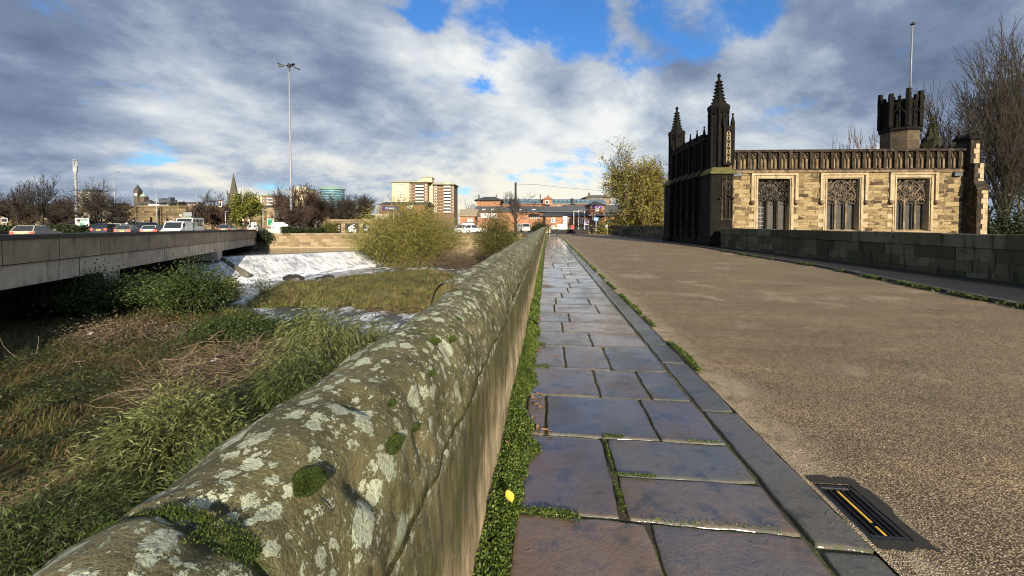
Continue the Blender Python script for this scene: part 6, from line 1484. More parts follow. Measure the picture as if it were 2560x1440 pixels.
# skyline, far to near
b = Bld('clock_tower', 'slender stone clock tower with a dark pointed roof on the skyline', 335, 348, 600, 'tower')
b.box('shaft', DST, 335.8, 346.8, 478, None, 0, 7); b.box('belfry', DST, 335.2, 347.4, 474.5, 482, -.4, 7.4)
b.sign('clock_face', 338.5, 344, 483, 489, WHTR); r = MB(); x0 = b.X(341.3); zt = b.Z(460); r.lathe([(4.6, b.Z(474.4)), (3.2, b.Z(470)), (1.6, b.Z(465.5)), (.2, zt)], 8, (x0, 3.5)); r.build('roof', SLD, b.o)
b = Bld('domed_court', 'stone building with a green dome right of the clock tower', 348, 378, 580)
b.box('wall', DST, 350, 362, 491, None, 0, 8); b.box('wall', DST, 340, 378, 505, None, 0, 12); r = MB(); r.lathe([(4.2, b.Z(491)), (4.0, b.Z(488)), (2.6, b.Z(485.5)), (.8, b.Z(484)), (.5, b.Z(481)), (.1, b.Z(479))], 10, (b.X(354.5), 4)); r.build('dome', GRNR, b.o); b.hip('roof', SLD, 362, 376, 505, 499)
b = Bld('office_block', 'long dark modern office block on the skyline', 396, 430, 500); GRD = plain('dark_cladding', (.06, .07, .085), .5, .3, .3)
b.box('wall', GRD, 399, 424, 498.5, None, 0, 12); b.box('wall', GRD, 396, 406, 495, None, 1, 10); b.box('stair_tower', GRD, 423.5, 429, 493, None, -1, 6)
for i, (x0, x1, ye, m1) in enumerate(((372, 398, 508, WHTR), (398, 425, 507.5, DST), (425, 447, 506, DST), (340, 372, 511, DST), (446, 492, 507, BRW), (250, 300, 509, DST))):
    b = Bld('terrace_house', ['pale house with a dark roof below the clock tower', 'low stone house below the long office block', 'gabled house behind the red signal', 'dark house left below the clock tower', 'brown brick houses behind the curved mast arm', 'low dark house behind the spreading tree'][i], x0, x1, 330 + 7 * i, 'house', 'houses on the hill'); b.box('wall', m1, x0, x1, ye + 2, None, 0, 9); b.gable('roof', SLD, x0, x1, ye + 2, ye - 2.5, 0, 9)
    for q in np.arange(x0 + 4, x1 - 2, 6): b.win(q, ye + 3, ye + 6.5, 2.4)
    b.chimney(x0 + 5, ye - 5, ye - 1, 2.4, 4)
b = Bld('office_block', 'concrete office block half hidden behind the spreading tree', 196, 232, 300); OFF = plain('pale_concrete', (.33, .31, .26), .8, .15, .4)
b.box('wall', OFF, 198, 230, 479, None, 0, 12); b.box('plant_room', plain('dark_plant', (.03, .03, .033), .7), 203, 229, 473, 478.8, 2, 9)
for yy in range(482, 520, 7):
    for xx in range(202, 230, 5): b.win(xx, yy, yy + 3.6, 3.4, frame=OFF)
b = Bld('cathedral_spire', 'tall slender grey church spire on a square tower', 567, 592, 565, 'church')
b.box('tower', SPR, 569, 591, 485, None, 0, 12); b.box('parapet', SPR, 568.6, 591.4, 483, 484.9, -.4, 12.4); r = MB(); cx = b.X(578.6); r.lathe([(5.4, b.Z(483)), (.15, b.Z(431))], 8, (cx, 6), math.pi / 8); r.build('spire', SPR, b.o)
for xx in (569.3, 590.5):
    for yy in (.3, 11.5): r = MB(); r.lathe([(.9, b.Z(486)), (.9, b.Z(480)), (.1, b.Z(473.5))], 6, (b.X(xx), yy)); r.build('pinnacle', SPR, b.o)
for xx in (575, 583): b.win(xx, 489, 500, 4, frame=SPR)
def flats(name, label, px0, px1, yt, d, split, wallL, wallR, roof, floors, dy, ny0):
    b = Bld(name, label, px0, px1, d); b.box('end_wall', wallL, px0, split, yt, None, 0, 12); b.box('front_wall', wallR, split + .01, px1, yt + 1, None, .6, 12); b.box('roof_edge', roof, px0 - 1, px1 + 1, yt - 1.6, yt - .01, -.6, 12.6)
    for f in range(floors):
        y = ny0 + dy * f; q = split + (px1 - split) * .32
        for xx in (split + 3, q, px1 - 4): b.win(xx, y, y + dy * .5, 3.2, .6)
        b.box('balcony', WHTR, q + 3.2, px1 - 6.5, y + dy * .25, y + dy * .6, -.5, .598)
        b.box('floor_band', roof, split + .02, px1, y + dy * .78, y + dy * .86, .5, .598)
    return b
b = flats('tower_block', 'cream and brown flats right of the yellow green tree', 633, 690, 489, 300, 656, CRM, BRW, GRNR, 4, 7.5, 493); b.box('lift_housing', CRM, 652, 664, 485, 487.3, 3, 9); b.hip('lift_roof', GRNR, 652, 664, 485, 483.5, 3, 9)
b = Bld('tower_block', 'cream brick flats behind the bare trees right of the tall mast', 729, 772, 290); b.box('wall', plain('yellow_brick', (.46, .38, .22), .85, .15, .4), 729, 771, 473, None, 0, 12); b.box('roof_edge', GRNR, 728, 772, 470.5, 472.9, -.4, 12.4); b.box('lift_housing', CRM, 735, 745, 466, 470.4, 3, 8); b.box('lift_housing', CRM, 750, 760, 466, 470.4, 3, 8)
for f in range(5):
    for xx in range(733, 770, 7): b.win(xx, 476 + 8 * f, 480 + 8 * f, 3.2)
b = Bld('round_tower', 'teal glass round office tower with a pale domed roof', 790, 850, 280); cx = 0; rr = b.X(848); q = MB(); q.lathe([(rr, -.1), (rr, b.Z(472))], 24, (0, rr)); q.build('glazing', TEAL, b.o)
for f in range(8):
    y = 475 + 6.2 * f; q = MB(); q.lathe([(rr + .08, b.Z(y + 1.5)), (rr + .08, b.Z(y))], 24, (0, rr)); q.build('floor_band', plain('pale_teal_band', (.22, .30, .33), .5), b.o)
q = MB(); q.lathe([(rr * 1.08, b.Z(472)), (rr * 1.10, b.Z(470)), (rr * .95, b.Z(468)), (rr * .6, b.Z(464.5)), (rr * .2, b.Z(462.5)), (.1, b.Z(462.3))], 24, (0, rr)); q.build('domed_roof', GRNR, b.o)
# the big cream and brown block of flats
b = Bld('tower_block', 'large cream and brown tower block with balconies above the willow thicket', 980, 1136, 200); ROOFY = plain('buff_roof', (.42, .40, .24), .7, .12, .5)
b.box('end_wall', CRM, 981, 1024, 456, None, 0, 16); b.box('front_wall', BRW, 1024.05, 1070, 457, None, .5, 16); b.box('front_wall', BRW, 1079, 1132, 460, None, 4.5, 18); b.box('link_wall', CRM, 1070.05, 1078.95, 458, None, 3.5, 15)
b.hip('roof', ROOFY, 981, 1074, 455.8, 448, 0, 16, .8, .65); b.hip('roof', ROOFY, 1074, 1133, 459.5, 451, 3.6, 18, .8, .6); b.box('lift_housing', CRM, 1050, 1075, 441, 452, 5, 11); b.hip('roof', ROOFY, 1050, 1075, 441, 436.5, 5, 11, .5, .2)
for x0, x1, yr, ye, yy in ((1042, 1064, 447.5, 456, -.3), (1104, 1129, 451, 459.5, 3.9)): MB().prism([(b.X(x0), b.Z(ye)), (b.X(x1), b.Z(ye)), (b.X((x0 + x1) / 2), b.Z(yr))], yy, yy + 6).build('gable', ROOFY, b.o)
for f in range(9):
    y = 460 + 8.0 * f
    for xx in (994, 1001, 1009): b.win(xx, y, y + 3.6, 4 if xx != 1001 else 5.5)
    b.box('balcony', WHTR, 1040, 1060, y + 3.0, y + 6.6, -.9, .45); b.box('recess', PANE, 1041, 1059.5, y + .2, y + 3.4, .35, .49); b.box('floor_band', CRM, 1024.1, 1069.9, y + 6.9, y + 7.7, .35, .498)
    b.win(1026.5, y, y + 4, 2.6, .5); b.win(1065.5, y, y + 4.4, 4.2, .5)
    b.box('balcony', WHTR, 1107, 1124, y + 3.0, y + 6.6, 3.2, 4.45); b.box('recess', PANE, 1108, 1123.5, y + .2, y + 3.4, 4.35, 4.49); b.box('floor_band', CRM, 1079.1, 1131.9, y + 6.9, y + 7.7, 4.35, 4.498); b.win(1085, y + .5, y + 4.6, 6, 4.5); b.win(1130, y, y + 4, 2.6, 4.5)
# Prestige building, tan roofed shop, brick works
b = Bld('brick_shop', 'brick building with a dark roof and a blue Prestige sign behind the willow thicket', 948, 1062, 88); b.box('wall', BRK, 950, 1062, 512, None, 0, 10); b.gable('roof', SLD, 950, 1062, 512, 502, 0, 10); b.sign('sign', 955, 1000, 514.5, 527, plain('sign_navy', (.025, .025, .13), .5), 'Prestige', WFR, .62)
b.box('shopfront', CRM, 938, 975, 535, 548, -.5, -.002)
for xx in (974.5, 988, 1002): b.win(xx, 532, 548, 8, -.0)
b.sign('sign', 1018, 1032, 514, 523, WHTR); b.box('chimney_pole', BLP, 946.5, 947.2, 491, 512, 3, 3.1)
b = Bld('brick_shed', 'low brick shed with a graffiti tag under the bare trees', 848, 946, 92); b.box('wall', BRK, 848, 946, 545, None, 0, 6); b.box('roof', SLD, 848, 946, 538, 544.9, -.3, 6.3); b.sign('graffiti', 858, 883, 537, 547.5, plain('black_board', (.015, .014, .014), .7), 'BIDA SKI', WHTR, .60, -.45)
b = Bld('shop', 'small shop with a tan tiled roof and white shopfront', 1148, 1192, 74, 'shop'); b.box('wall', BRKO, 1150, 1187, 541, None, 0, 6); b.gable('roof', TANR, 1149, 1188, 541, 521, 0, 7, .3); b.box('shopfront', WHTR, 1156, 1184, 557.5, None, -.25, -.002); b.box('window_display', PANE, 1166.5, 1183, 564, 572, -.32, -.252); b.box('fascia', BLP, 1164, 1186, 555.5, 557.4, -.4, -.002); b.win(1175, 547, 556, 13, 0, bars=True)
b = Bld('brick_works', 'long orange brick works with a grey roof and skylights', 1186, 1352, 84); b.box('wall', BRKO, 1188, 1345, 531, None, 0, 12); b.gable('roof', SLT, 1187, 1420, 530.5, 512, 0, 14, .3); b.box('wall', BRK, 1345.05, 1420, 531, None, .5, 12)
b.sign('sign', 1202, 1242, 533.5, 545, plain('sign_grey', (.45, .47, .50), .6), '✦ Mell', WFR, .7)
for xx in (1208, 1231, 1302, 1336): MB().loft([[(b.X(xx - 4), 1.35, b.Z(526.5)), (b.X(xx + 4), 1.35, b.Z(526.5)), (b.X(xx + 4), 2.9, b.Z(521.8)), (b.X(xx - 4), 2.9, b.Z(521.8))], [(b.X(xx - 4), 1.15, b.Z(525.8)), (b.X(xx + 4), 1.15, b.Z(525.8)), (b.X(xx + 4), 2.7, b.Z(521.0)), (b.X(xx - 4), 2.7, b.Z(521.0))]]).build('skylight', WHTR, b.o)
b.box('balcony', BRW, 1324, 1352, 533, 536, -1.5, -.002)
for xx in range(1328, 1352, 5): b.win(xx, 538, 547, 4, 0)
b.box('arch_door', DST, 1188.5, 1191, 547, 560, -.08, -.002)
b = Bld('brick_house', 'brick hall with a dark hipped roof and two chimneys', 1190, 1252, 130); b.box('wall', BRKO, 1192, 1251, 501, None, 0, 12); b.hip('roof', SLD, 1191, 1252, 501, 489, 0, 12, .8, .35); b.chimney(1196, 487.5, 500, 3.2, 2); b.chimney(1240, 488, 500, 3.2, 2)
for xx in range(1202, 1245, 7): b.win(xx, 502, 505, 3, frame=BRW)
b = Bld('station_building', 'long station building with a glazed slate roof and brick dormer gable', 1250, 1515, 140); b.box('wall', BRK, 1250, 1515, 510.5, None, 0, 14); b.gable('roof', ZINC, 1248, 1515, 510, 495, 0, 14, .4)
b.box('dormer', BRKO, 1357, 1380, 498.5, 511, -1.2, 4); MB().prism([(b.X(1355), b.Z(498.5)), (b.X(1382), b.Z(498.5)), (b.X(1368.5), b.Z(490.5))], -1.5, 5).build('dormer_roof', BRK, b.o); b.win(1367, 501, 511, 8, -1.2); b.chimney(1353, 486.5, 497, 3, 4); b.chimney(1372, 489, 494, 3, 2)
for xx in list(range(1290, 1345, 11)) + list(range(1388, 1425, 11)) + list(range(1445, 1475, 11)): b.box('skylight', TEAL, xx, xx + 8, 499.5, 503, 2.2, 4.2)
MB().prism([(b.X(1427), b.Z(511)), (b.X(1437), b.Z(511)), (b.X(1432), b.Z(495))], -.6, 7).build('parapet_gable', SLD, b.o)
b = Bld('portico', 'pink stone arched portico in front of the station', 1374, 1424, 112); PNK = plain('pink_stone', (.34, .19, .14), .85, .15, .4); b.box('wall', PNK, 1374, 1420, 512, None, 0, 5); b.box('cornice', PNK, 1373, 1421, 510.5, 511.9, -.4, 5.3); b.box('canopy', PNK, 1374, 1394, 519, 521, -2, -.002); b.box('arch_door', plain('door_brown', (.07, .03, .018), .6), 1397, 1406, 516, 532, -.1, -.002); b.box('shade_bay', PANE, 1376, 1392, 521.5, 530, -.1, -.002); b.box('shade_bay', PANE, 1409, 1418, 521.5, 530, -.1, -.002)
for xx in (1395, 1407.5): b.box('column', WHTR, xx - .9, xx + .9, 513, None, -.5, -.1)
b = Bld('slate_hall', 'hall with a broad grey slate roof behind the brick tower', 1416, 1560, 100); b.box('wall', BRK, 1418, 1560, 531, None, 0, 10); b.gable('roof', SLT, 1418, 1560, 531, 510, 0, 12, .3)
b = Bld('brick_house', 'grey stone house with a hipped roof and chimney behind the willow', 1463, 1528, 150); b.box('wall', plain('dull_stone', (.20, .15, .10), .85, .2, .4), 1466, 1526, 494, None, 0, 12); b.hip('roof', plain('green_slate', (.10, .105, .08), .7, .2), 1465, 1527, 494, 484.5, 0, 12, .8, .4); b.chimney(1475, 482.5, 492, 4, 2); b.chimney(1515, 484, 492, 4, 2)
for xx in (1483, 1491, 1503): b.win(xx, 495.5, 501, 3.4)
b = Bld('brick_house', 'low brick house with white sash windows at the bridge end', 1363, 1552, 70, 'house'); b.box('wall', BRKO, 1364, 1552, 541, None, 0, 6); b.box('plinth', CRM, 1363.8, 1482, 567.5, None, -.06, -.002); b.hip('roof', SLD, 1362, 1552, 541, 530, 0, 8, .4, .86); b.box('eaves_band', SLD, 1362, 1552, 540, 541.5, -.35, -.002)
for xx, a, c_, w in ((1383, 544.5, 557, 9.5), (1418, 543, 557, 7), (1456, 546, 559, 10), (1491, 542, 556, 11)): b.win(xx, a, c_, w, 0, bars=True)
b.win(1383, 564, 573, 8, -.06, bars=True); b.win(1518.5, 548, 563, 11, 0, bars=True); b.box('downpipe', BLP, 1436.5, 1437.5, 541.6, 575, -.12, -.002); b.box('downpipe', BLP, 1509, 1509.8, 541.6, 575, -.12, -.002)
PUR = plain('sign_purple', (.16, .025, .15), .5)
b.sign('sign', 1524, 1540, 549, 563, PUR, 'hla', WFR, .4)
t_ = Bld('tower_house', 'square brick tower with a pyramid roof and purple sign', 1473, 1513, 69.0, 'tower'); t_.box('wall', BRKO, 1474.5, 1511, 514, 540, 0, 4); t_.box('wall', BRKO, 1475, 1510, 540, None, .8, 4); t_.box('ledge', plain('lead_ledge', (.32, .30, .31), .6), 1473, 1513, 536.5, 539.5, -.2, 4.2)
t_.hip('roof', SLD, 1473.5, 1512, 514, 501, 0, 4, .25, .02); t_.sign('sign', 1481, 1504, 515, 521, plain('sign_violet', (.17, .04, .26), .5), 'O hlaa', plain('pink_white', (.85, .70, .78), .6), .75); t_.win(1492.5, 521.5, 530.5, 8.5, 0, bars=True); t_.sign('wall_lamp', 1491.5, 1494, 532, 535, WHTR)
# mural wall on the north bank
b = Bld('mural_wall', 'long sandstone wall with three black and white painted panels', 806, 948, 70.5, 'wall'); b.box('wall', EMB, 819, 948, 553, None, 0, .8); b.box('wall_end', EMB, 810, 818.9, 560, None, 0, .8); b.box('coping', EMB, 819, 948, 548.5, 552.9, -.12, .9)
BK = plain('mural_black', (.012, .012, .013), .7); WH = plain('mural_white', (.62, .63, .65), .7)
for n_, (x0, x1, y0, y1) in enumerate(((839.5, 852.5, 558.5, 582), (863.5, 897, 558.5, 583), (907.5, 925, 558.5, 583))):
    p = b.box('mural_panel', BK, x0, x1, y0, y1, -.05, -.002); m_ = MB(); g = random.Random(n_ + 3); k = b.k
    cx, cz = (b.X(x0) + b.X(x1)) / 2, (b.Z(y0) + b.Z(y1)) / 2; hw, hh = (x1 - x0) * k / 2, (y1 - y0) * k / 2
    for q in range(5 if n_ != 1 else 7):      # loose white swirls
        ox, oz = g.uniform(-.45, .45) * hw, g.uniform(-.6, .6) * hh; rr = g.uniform(.25, .5) * min(hw, hh); a0 = g.uniform(0, 6)
        m_.tube([(cx + ox + rr * (1 - .07 * i) * math.cos(a0 + i * .5), -.07, cz + oz + rr * (1 - .07 * i) * math.sin(a0 + i * .5)) for i in range(11)], [.03 + .13 * min(hw, hh) * math.sin(math.pi * (i + .4) / 11.5) * .8 for i in range(11)], 6)
    m_.v = [(x, -.062 + (y + .07) * .04, z) for x, y, z in m_.v]; m_.build('white_swirl', WH, p)
# things on the north quay
HED = leafmat('hedge_leaf', [(.010, .018, .006), (.022, .036, .010), (.04, .055, .016)], .5, .6, .2)
def hedge(px0, px1, d, h, label, seed, n=5000, mat=HED, dz=1.0):
    a, c = W(px0, 560, d), W(px1, 560, d); L = (c - a).length; p = (a + c) / 2; p.z = GZ; g = np.random.default_rng(seed); o = thing('hedge', label, 'hedge', p, TH)
    P = np.stack([g.uniform(-L / 2, L / 2, n), g.normal(size=n) * dz * .5, np.zeros(n)], 1); top = h * (1 + .25 * vnoise(P[:, :2], .5, seed)); P[:, 2] = top * g.random(n) ** .6
    V, Fa, t = leaves(P, g.normal(size=(n, 3)), .26, .16, g); np_mesh('foliage', V, Fa, mat, o, t)
    S = []
    for k in range(int(L)): x = -L / 2 + k + .5; S.append((x, 0, 0, x + g.normal() * .1, g.normal() * .2, h * .8, .06, .02))
    V, Fa = sticks(np.array(S), 4); np_mesh('stems', V, Fa, BARK, o); return o
hedge(-60, 215, 58, 1.35, 'clipped dark hedge along the left side of the road beyond the bridge', 51, 9000); hedge(716, 745, 68, 1.0, 'low planting around the foot of the tall mast', 52, 2500); hedge(700, 812, 69, .9, 'ground cover strip on the quay left of the mural wall', 53, 4500)
shrub('ivy_bush', 'dark ivy bush hanging over the corner of the embankment wall', W(655, 600, 63.2), 2.2, 1.3, 1.0, 40, 3000, .24, .16, HED, 54, tuft=.3, arch=.9, low=.02)
shrub('ivy_bush', 'green shrub hiding the wall foot left of the murals', Vector((*W(826, 560, 70).xy, GZ)), 2.3, 1.5, .8, 50, 3000, .22, .14, leafmat('bush_leaf', [(.035, .036, .008)] * 2), 55, tuft=.3, arch=.3, low=.02)
for px, L, lab in ((706, 2.6, 'white garden bench block on the quay'),):
    p = W(684, 560, 66); p.z = GZ; o = thing('concrete_block', 'pale concrete barrier block on the quay by the green sign', 'barrier', p, TH); MB().prism([(-.35, 0), (.35, 0), (.16, .8), (-.16, .8)], -1.2, 1.2, 'x').build('block', plain('pale_block', (.55, .50, .40), .8), o)
def parked(px, d, paintm, kind, label, rz):
    v = vehicle('parked_vehicle', 'van' if kind == 'van' else 'car', label, 0, 0, paintm, kind, 1, False, 'vehicles parked by the shops'); p = W(px, 560, d); p.z = GZ + .02; v.location = p; v.rotation_euler = (0, 0, TH + rz)
parked(715, 78, WP, 'van', 'white van parked under the railway girder', .2); parked(752, 80, WP, 'van', 'white van parked behind the bare trees right of the mast', 2.8); parked(778, 82, SILV, 'hatch', 'silver car parked behind the second bare tree', .3)
parked(1305, 78, WP, 'suv', 'white car parked behind the far end of the mossy parapet', 2.0); parked(1165, 68, SILV, 'hatch', 'silver car parked at the tan roofed shop', .1); parked(1188, 68, WP, 'hatch', 'white car parked right of the silver one by the shop', .1); parked(1353, 76, WP, 'hatch', 'white car nose showing at the end of the flagstones', 1.4)
parked(365, 74, GRYP, 'van', 'grey van parked in front of the viaduct', 0)
b = Bld('white_building', 'small pale building behind the spreading tree trunk', 190, 300, 96); b.box('wall', CRM, 200, 296, 547, None, 0, 6); MB().prism([(b.X(200), b.Z(547)), (b.X(250), b.Z(547)), (b.X(217), b.Z(527))], 0, 6).build('gable', CRM, b.o); b.win(225, 552, 562, 9); b.win(262, 552, 562, 9)
b = Bld('brick_cottage', 'dark red roofed cottage left of the telecom mast', 150, 190, 92); b.box('wall', CRM, 155, 187, 560, None, 0, 6); b.gable('roof', plain('dark_red_roof', (.07, .03, .03), .8), 154, 188, 560, 550, 0, 6)
b = Bld('stone_house', 'small tan stone house glimpsed behind the tall bare tree', 86, 124, 105); b.box('wall', plain('tan_stone', (.32, .25, .14), .85, .2, .4), 88, 122, 514, None, 0, 6); b.gable('roof', SLD, 88, 122, 514, 506, 0, 6); b.win(97, 520, 528, 5); b.win(113, 520, 528, 5)
# barrier, bollard, flag posts and boards at the end of the bridge
BT = plain('black_timber', (.013, .013, .012), .8, .4, 2, .3)
bp0, bp1 = W(1376, 560, 53.5), W(1480, 560, 53.5)
for k in range(5):
    a = bp0.lerp(bp1, (k + .02) / 5); c = bp0.lerp(bp1, (k + .98) / 5); m_ = (a + c) / 2; L = (c - a).length; o = thing('barrier', 'black timber screen panel closing the end of the bridge', 'barrier', (m_.x, m_.y, 0), TH, 'black screens at the bridge end')
    MB().bev(-L / 2 + .04, L / 2 - .04, -.04, .04, .06, .66 + .02 * (k == 0), .02).build('panel', BT, o)
    for sx in (-1, 1): MB().bev(sx * L / 2 - .05 if sx > 0 else -L / 2 - .01, sx * L / 2 + .01 if sx > 0 else -L / 2 + .05, -.06, .06, 0, .72, .02).build('post', BT, o)
p = W(1371, 560, 52.5); p.z = 0; o = thing('bollard', 'slim black bollard at the end of the flagstones', 'bollard', p, TH); MB().lathe([(.09, 0), (.07, .1), (.06, .95), (.09, 1.0), (.07, 1.1), (.01, 1.14)], 10).build('post', BLP, o, True)
for px, yt, aw, lab in ((1434.5, 527, 12, 'left one of three white gallows flag posts'), (1446.5, 526, 10, 'middle one of three white gallows flag posts'), (1460.5, 523, 12, 'right and tallest of three white gallows flag posts')):
    d = 62; p = W(px, 560, d); p.z = GZ; o = thing('flag_post', lab, 'flag post', p, TH, 'white flag posts in front of the brick house'); z = zat(yt, d) - GZ; MB().tube([(0, 0, 0), (0, 0, z)], .045, 8).build('pole', WPL, o); MB().tube([(0, 0, z - .06), (aw * d / F, 0, z - .1)], .03, 6).build('arm', WPL, o)
LIL = plain('board_lilac', (.42, .34, .50), .6, .1); PIN = plain('board_pink', (.70, .45, .50), .6, .1)
sign(1394, 1407, 560, 574, 60, 'white board with pink lines in front of the brick house', WS, 'notice_board', cat='notice board', marks=[(.15, .8, .45, .55, PIN), (.15, .8, .3, .36, PIN), (.2, .7, .65, .7, PIN)])
o = sign(1407.3, 1418, 541, 575, 60.5, 'tall blue and white striped banner on the brick house front', WS, 'banner', cat='banner', marks=[(.1, .9, .78, .94, plain('banner_blue', (.20, .26, .48), .6)), (.05, .5, .66, .72, BLP), (.5, .9, .58, .62, BLP), (.1, .9, .46, .50, BLP), (.05, .45, .30, .34, BLP), (.5, .95, .2, .26, plain('banner_blue', (.20, .26, .48), .6)), (.2, .8, .08, .12, BLP)])
sign(1427.5, 1435.5, 563.5, 573, 59, 'small red notice beside the left flag post', plain('notice_red', (.45, .03, .025), .5), 'notice_board', cat='notice board', border=plain('notice_red', (.45, .03, .025), .5))
sign(1461, 1472, 549, 562.5, 61, 'lilac board on two white posts right of the flag posts', LIL, 'notice_board', cat='notice board', legs=(.1, .95), marks=[(.2, .8, .7, .8, PUR), (.65, .85, .2, .45, PUR), (.15, .5, .3, .4, WS)])
o = sign(1485, 1497, 543, 553, 52, 'blue arrow cycle route sign on a pale pole at the bridge end', BLUS, legs=(.45,), border=BLUS, marks=[(-.02, .25, .42, .58, WS), (.2, .85, .55, .7, WS), (.3, .85, .25, .36, WS)])
p = W(1485.5, 560, 53.2); p.z = 0; o = thing('sign_cabinet', 'black sign board on a dark post behind the blue arrow sign', 'sign', p, TH); MB().bev(-.30, .16, -.1, .06, zat(553, 53.2), zat(539.5, 53.2), .02).build('panel', BLP, o); MB().tube([(-.02, 0, 0), (-.02, 0, 1.9)], .10, 8).build('post', BLP, o)
p = W(1519, 560, 50); p.z = 0; o = thing('sign_post', 'small grey sign on a thin post in front of the far parapet', 'sign', p, TH); MB().tube([(0, 0, 0), (0, 0, 1.35)], .03, 6).build('post', POLE, o); MB().bev(-.30, .05, -.03, -.005, .95, 1.3, .01).build('panel', GRB, o)
p = W(1289, 560, 60); p.z = GZ; o = thing('telegraph_pole', 'dark wooden telegraph pole behind the rounded bush', 'telegraph pole', p, TH); z = zat(456, 60) - GZ; MB().tube([(0, 0, 0), (0, 0, z)], [.21, .15], 10).build('pole', plain('tarred_wood', (.02, .017, .014), .8), o)
wp = [p + Vector((0, 0, z - .25)), W(1340, 461.5, 62), W(1400, 468, 65), W(1470, 474, 68), W(1560, 480, 72), W(1760, 470, 82)]
tag(MB().tube(wp, .022, 4).build('overhead_wire', plain('wire', (.03, .03, .03), .6)), 'thin overhead wire running right from the telegraph pole', 'wire')
# trees ------------------------------------------------------------------
def gp(px, d, z=GZ): p = W(px, 560, d); p.z = z; return p
def Hh(y, d, z=GZ): return zat(y, d) - z
tree('bare_tree', 'tall bare tree left of the telecom mast', gp(101, 72), Hh(440, 72), 92 * 72 / F, 3, 5, .34, up=.08, minr=.016, kids=(0, 1), first=1, ang=(22, 50), trunkL=.7)
tree('bare_tree', 'smaller bare tree left of the tall bare one', gp(45, 80), Hh(455, 80), 66 * 80 / F, 12, 4, .24, minr=.022); tree('bare_tree', 'bare tree cut off by the left edge of the picture', gp(-22, 74), Hh(452, 74), 90 * 74 / F, 13, 4, .3, minr=.022)
tree('spreading_tree', 'low wide spreading bare tree on a short thick trunk behind the cars', gp(247, 64), Hh(458, 64), 165 * 64 / F, 8, 5, .42, up=.03, ang=(25, 55), kids=(1, 1), minr=.016, first=1, steps=3, trunkL=.28, main=(2, 3), wob=.16)
TWB = plain('brown_twigs', (.055, .035, .025), .9, .35, 3)
for i, (px, y, w, d) in enumerate(((20, 497, 80, 95), (75, 505, 70, 90), (130, 500, 60, 98), (165, 497, 50, 104), (-40, 490, 80, 90))):
    tree('bare_tree', ['brown scrub tree at the far left under the bare crowns', 'brown scrub tree below the smaller bare tree', 'brown scrub tree right of the tall bare trunk', 'thin brown scrub tree just left of the telecom mast', 'brown scrub tree outside the left edge'][i], gp(px, d), Hh(y, d), w * d / F, 30 + i, 4, .16, 900, .3, .16, leafmat('brown_scrub_leaf', [(.03, .022, .012), (.055, .040, .02), (.04, .035, .015)], .4), TWB, minr=.03, group='brown scrub trees', kids=(1, 1), ang=(20, 60), first=0)
tree('bare_tree', 'bare round crowned tree left of the church spire', gp(533, 110), Hh(476, 110), 72 * 110 / F, 41, 4, .26, minr=.03)
for i, (px, y, w, d) in enumerate(((505, 510, 60, 88), (545, 513, 62, 92), (578, 508, 50, 90))):
    tree('bare_tree', ['dark leafless tree under the curved mast arm', 'dark leafless tree right of the mast arm signal', 'dark leafless tree below the church spire'][i], gp(px, d), Hh(y, d), w * d / F, 42 + i, 4, .2, 0, bark=TWB, minr=.035, kids=(1, 1), first=0)
tree('leafy_tree', 'yellow green leafy tree right of the church spire', gp(622, 84), Hh(483, 84), 72 * 84 / F, 50, 4, .22, 8000, .42, .26, leafmat('yellow_green_leaf', [(.055, .070, .010), (.115, .135, .020), (.19, .20, .035), (.25, .23, .05)], .35), minr=.025, first=0)
for i, (px, y, w, d, lf) in enumerate(((704, 471, 50, 80, 0), (752, 463, 84, 76, 0), (795, 478, 70, 82, 0), (846, 487, 74, 88, 700), (910, 488, 76, 90, 800), (872, 500, 50, 94, 500))):
    tree('bare_tree', ['slender bare tree left of the tall mast', 'large dark bare tree right of the tall mast', 'bare tree in front of the teal round tower', 'scrubby tree with a few leaves right of the teal tower', 'scrubby tree with a few leaves left of the Prestige building', 'short scrubby tree between the two leafier ones'][i], gp(px, d), Hh(y, d), w * d / F, 60 + i, 4, .24, lf, .3, .2, leafmat('sparse_brown_leaf', [(.05, .042, .014), (.085, .075, .022), (.06, .06, .02)], .5), TWB if i < 3 else BARK, minr=.026, kids=(1, 1), first=0)
for i, (px, y, w, d) in enumerate(((735, 522, 70, 73), (775, 525, 64, 74))):
    tree('shrub', ['dense brown leafless shrub at the mast foot', 'dense brown leafless shrub left of the mural wall'][i], gp(px, d), Hh(y, d), w * d / F, 70 + i, 4, .14, 1500, .22, .14, leafmat('purple_brown_leaf', [(.028, .018, .014), (.05, .033, .024), (.04, .03, .02)], .5), TWB, minr=.03, kids=(1, 1), first=0, ang=(25, 60))
tree('bare_tree', 'bare wide tree behind the telegraph pole', gp(1288, 66), Hh(480, 66), 110 * 66 / F, 81, 4, .22, minr=.02); tree('bare_tree', 'faint bare tree on the skyline left of the brick hall', gp(1178, 160), Hh(503, 160), 34 * 160 / F, 82, 3, .2, minr=.04)
shrub('dark_bush', 'dark evergreen bush at the corner of the low brick house', gp(1352, 61), 2.4, 1.6, 1.4, 60, 3500, .22, .1, HED, 83, tuft=.3, arch=.3, low=.02)
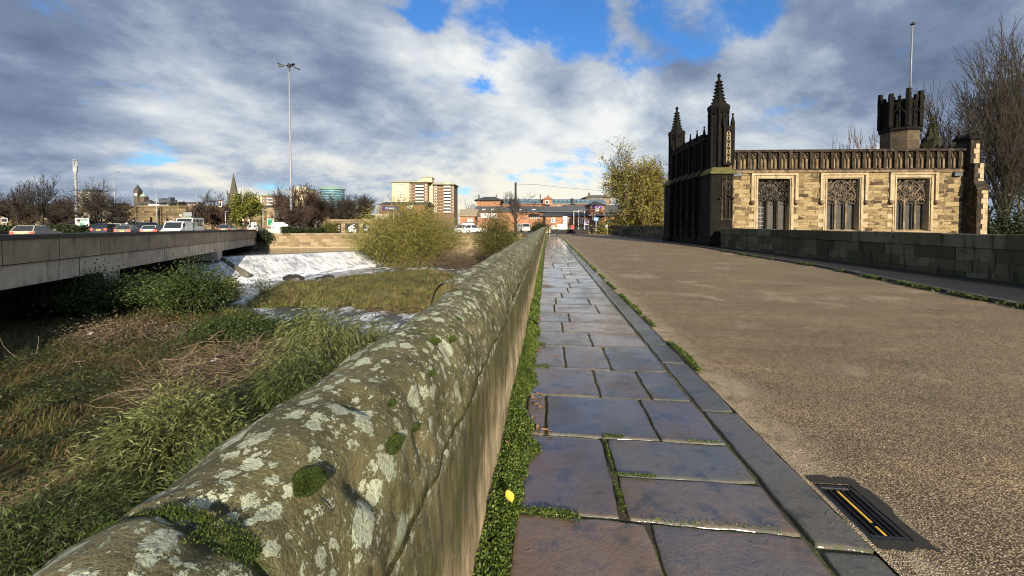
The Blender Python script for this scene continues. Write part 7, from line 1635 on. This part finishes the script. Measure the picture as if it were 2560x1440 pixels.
tree('willow_tree', 'large leafy olive willow behind the far parapet beside the chapel', Vector((*W(1602, 560, 52).xy, -3.4)), zat(380, 52) + 3.4, 205 * 52 / F, 90, 5, .5, 34000, .38, .13, leafmat('willow_autumn', [(.085, .070, .014), (.16, .135, .026), (.25, .215, .045), (.32, .28, .08)], .3, .55, .3), BARKG, minr=.018, ang=(20, 50), up=.10, kids=(0, 1), first=0, steps=4, wob=.2, main=(2, 2), trunkL=.7)
shrub('willow_shrub', 'low olive willow scrub spilling along the far parapet', Vector((*W(1585, 560, 51).xy, -3.0)), 7.2, 5.6, 2.2, 140, 17000, .32, .10, leafmat('willow_autumn', [(.07, .06, .012)] * 2), 91, tuft=.5, arch=.25, low=.2, stemr=.04)
tree('bare_tree', 'great bare tree with many upright limbs right of the chapel', Vector((*W(2478, 560, 34).xy, -4)), zat(100, 34) + 4, 380 * 34 / F, 95, 5, .5, 7000, .16, .08, leafmat('late_leaf', [(.045, .045, .015), (.08, .07, .02)], .6), BARK, minr=.015, ang=(12, 34), up=.15, kids=(0, 1, 1), first=0, wob=.15, main=(2, 3), trunkL=.7)
tree('bare_tree', 'second tall bare tree at the right edge of the picture', Vector((*W(2600, 560, 36).xy, -4)), zat(150, 36) + 4, 260 * 36 / F, 96, 5, .4, 2500, .16, .08, leafmat('late_leaf', [(.045, .045, .015)] * 2), BARK, minr=.010, ang=(10, 34), up=.14, kids=(0, 1), first=0, wob=.15)
shrub('ivy_bush', 'dark ivy covered bush at the foot of the great bare tree', Vector((*W(2530, 560, 31).xy, -4.3)), zat(478, 31) + 4.3, 2.6, 2.4, 120, 14000, .20, .13, HED, 97, tuft=.4, arch=.3, low=.3, stemr=.04)
tree('bare_tree', 'small birch with drooping twigs just showing over the chapel parapet', Vector((*W(2098, 560, 58).xy, -4)), zat(336, 58) + 4, 62 * 58 / F, 98, 4, .2, 700, .2, .08, leafmat('rust_leaf', [(.10, .05, .025), (.16, .09, .05)], .6), TWB, minr=.02, first=0); tree('bare_tree', 'rust tinted birch left of the chapel turret', Vector((*W(2165, 560, 56).xy, -4)), zat(332, 56) + 4, 78 * 56 / F, 99, 4, .2, 1500, .2, .08, leafmat('rust_leaf', [(.10, .05, .025)] * 2), TWB, minr=.02, first=0)
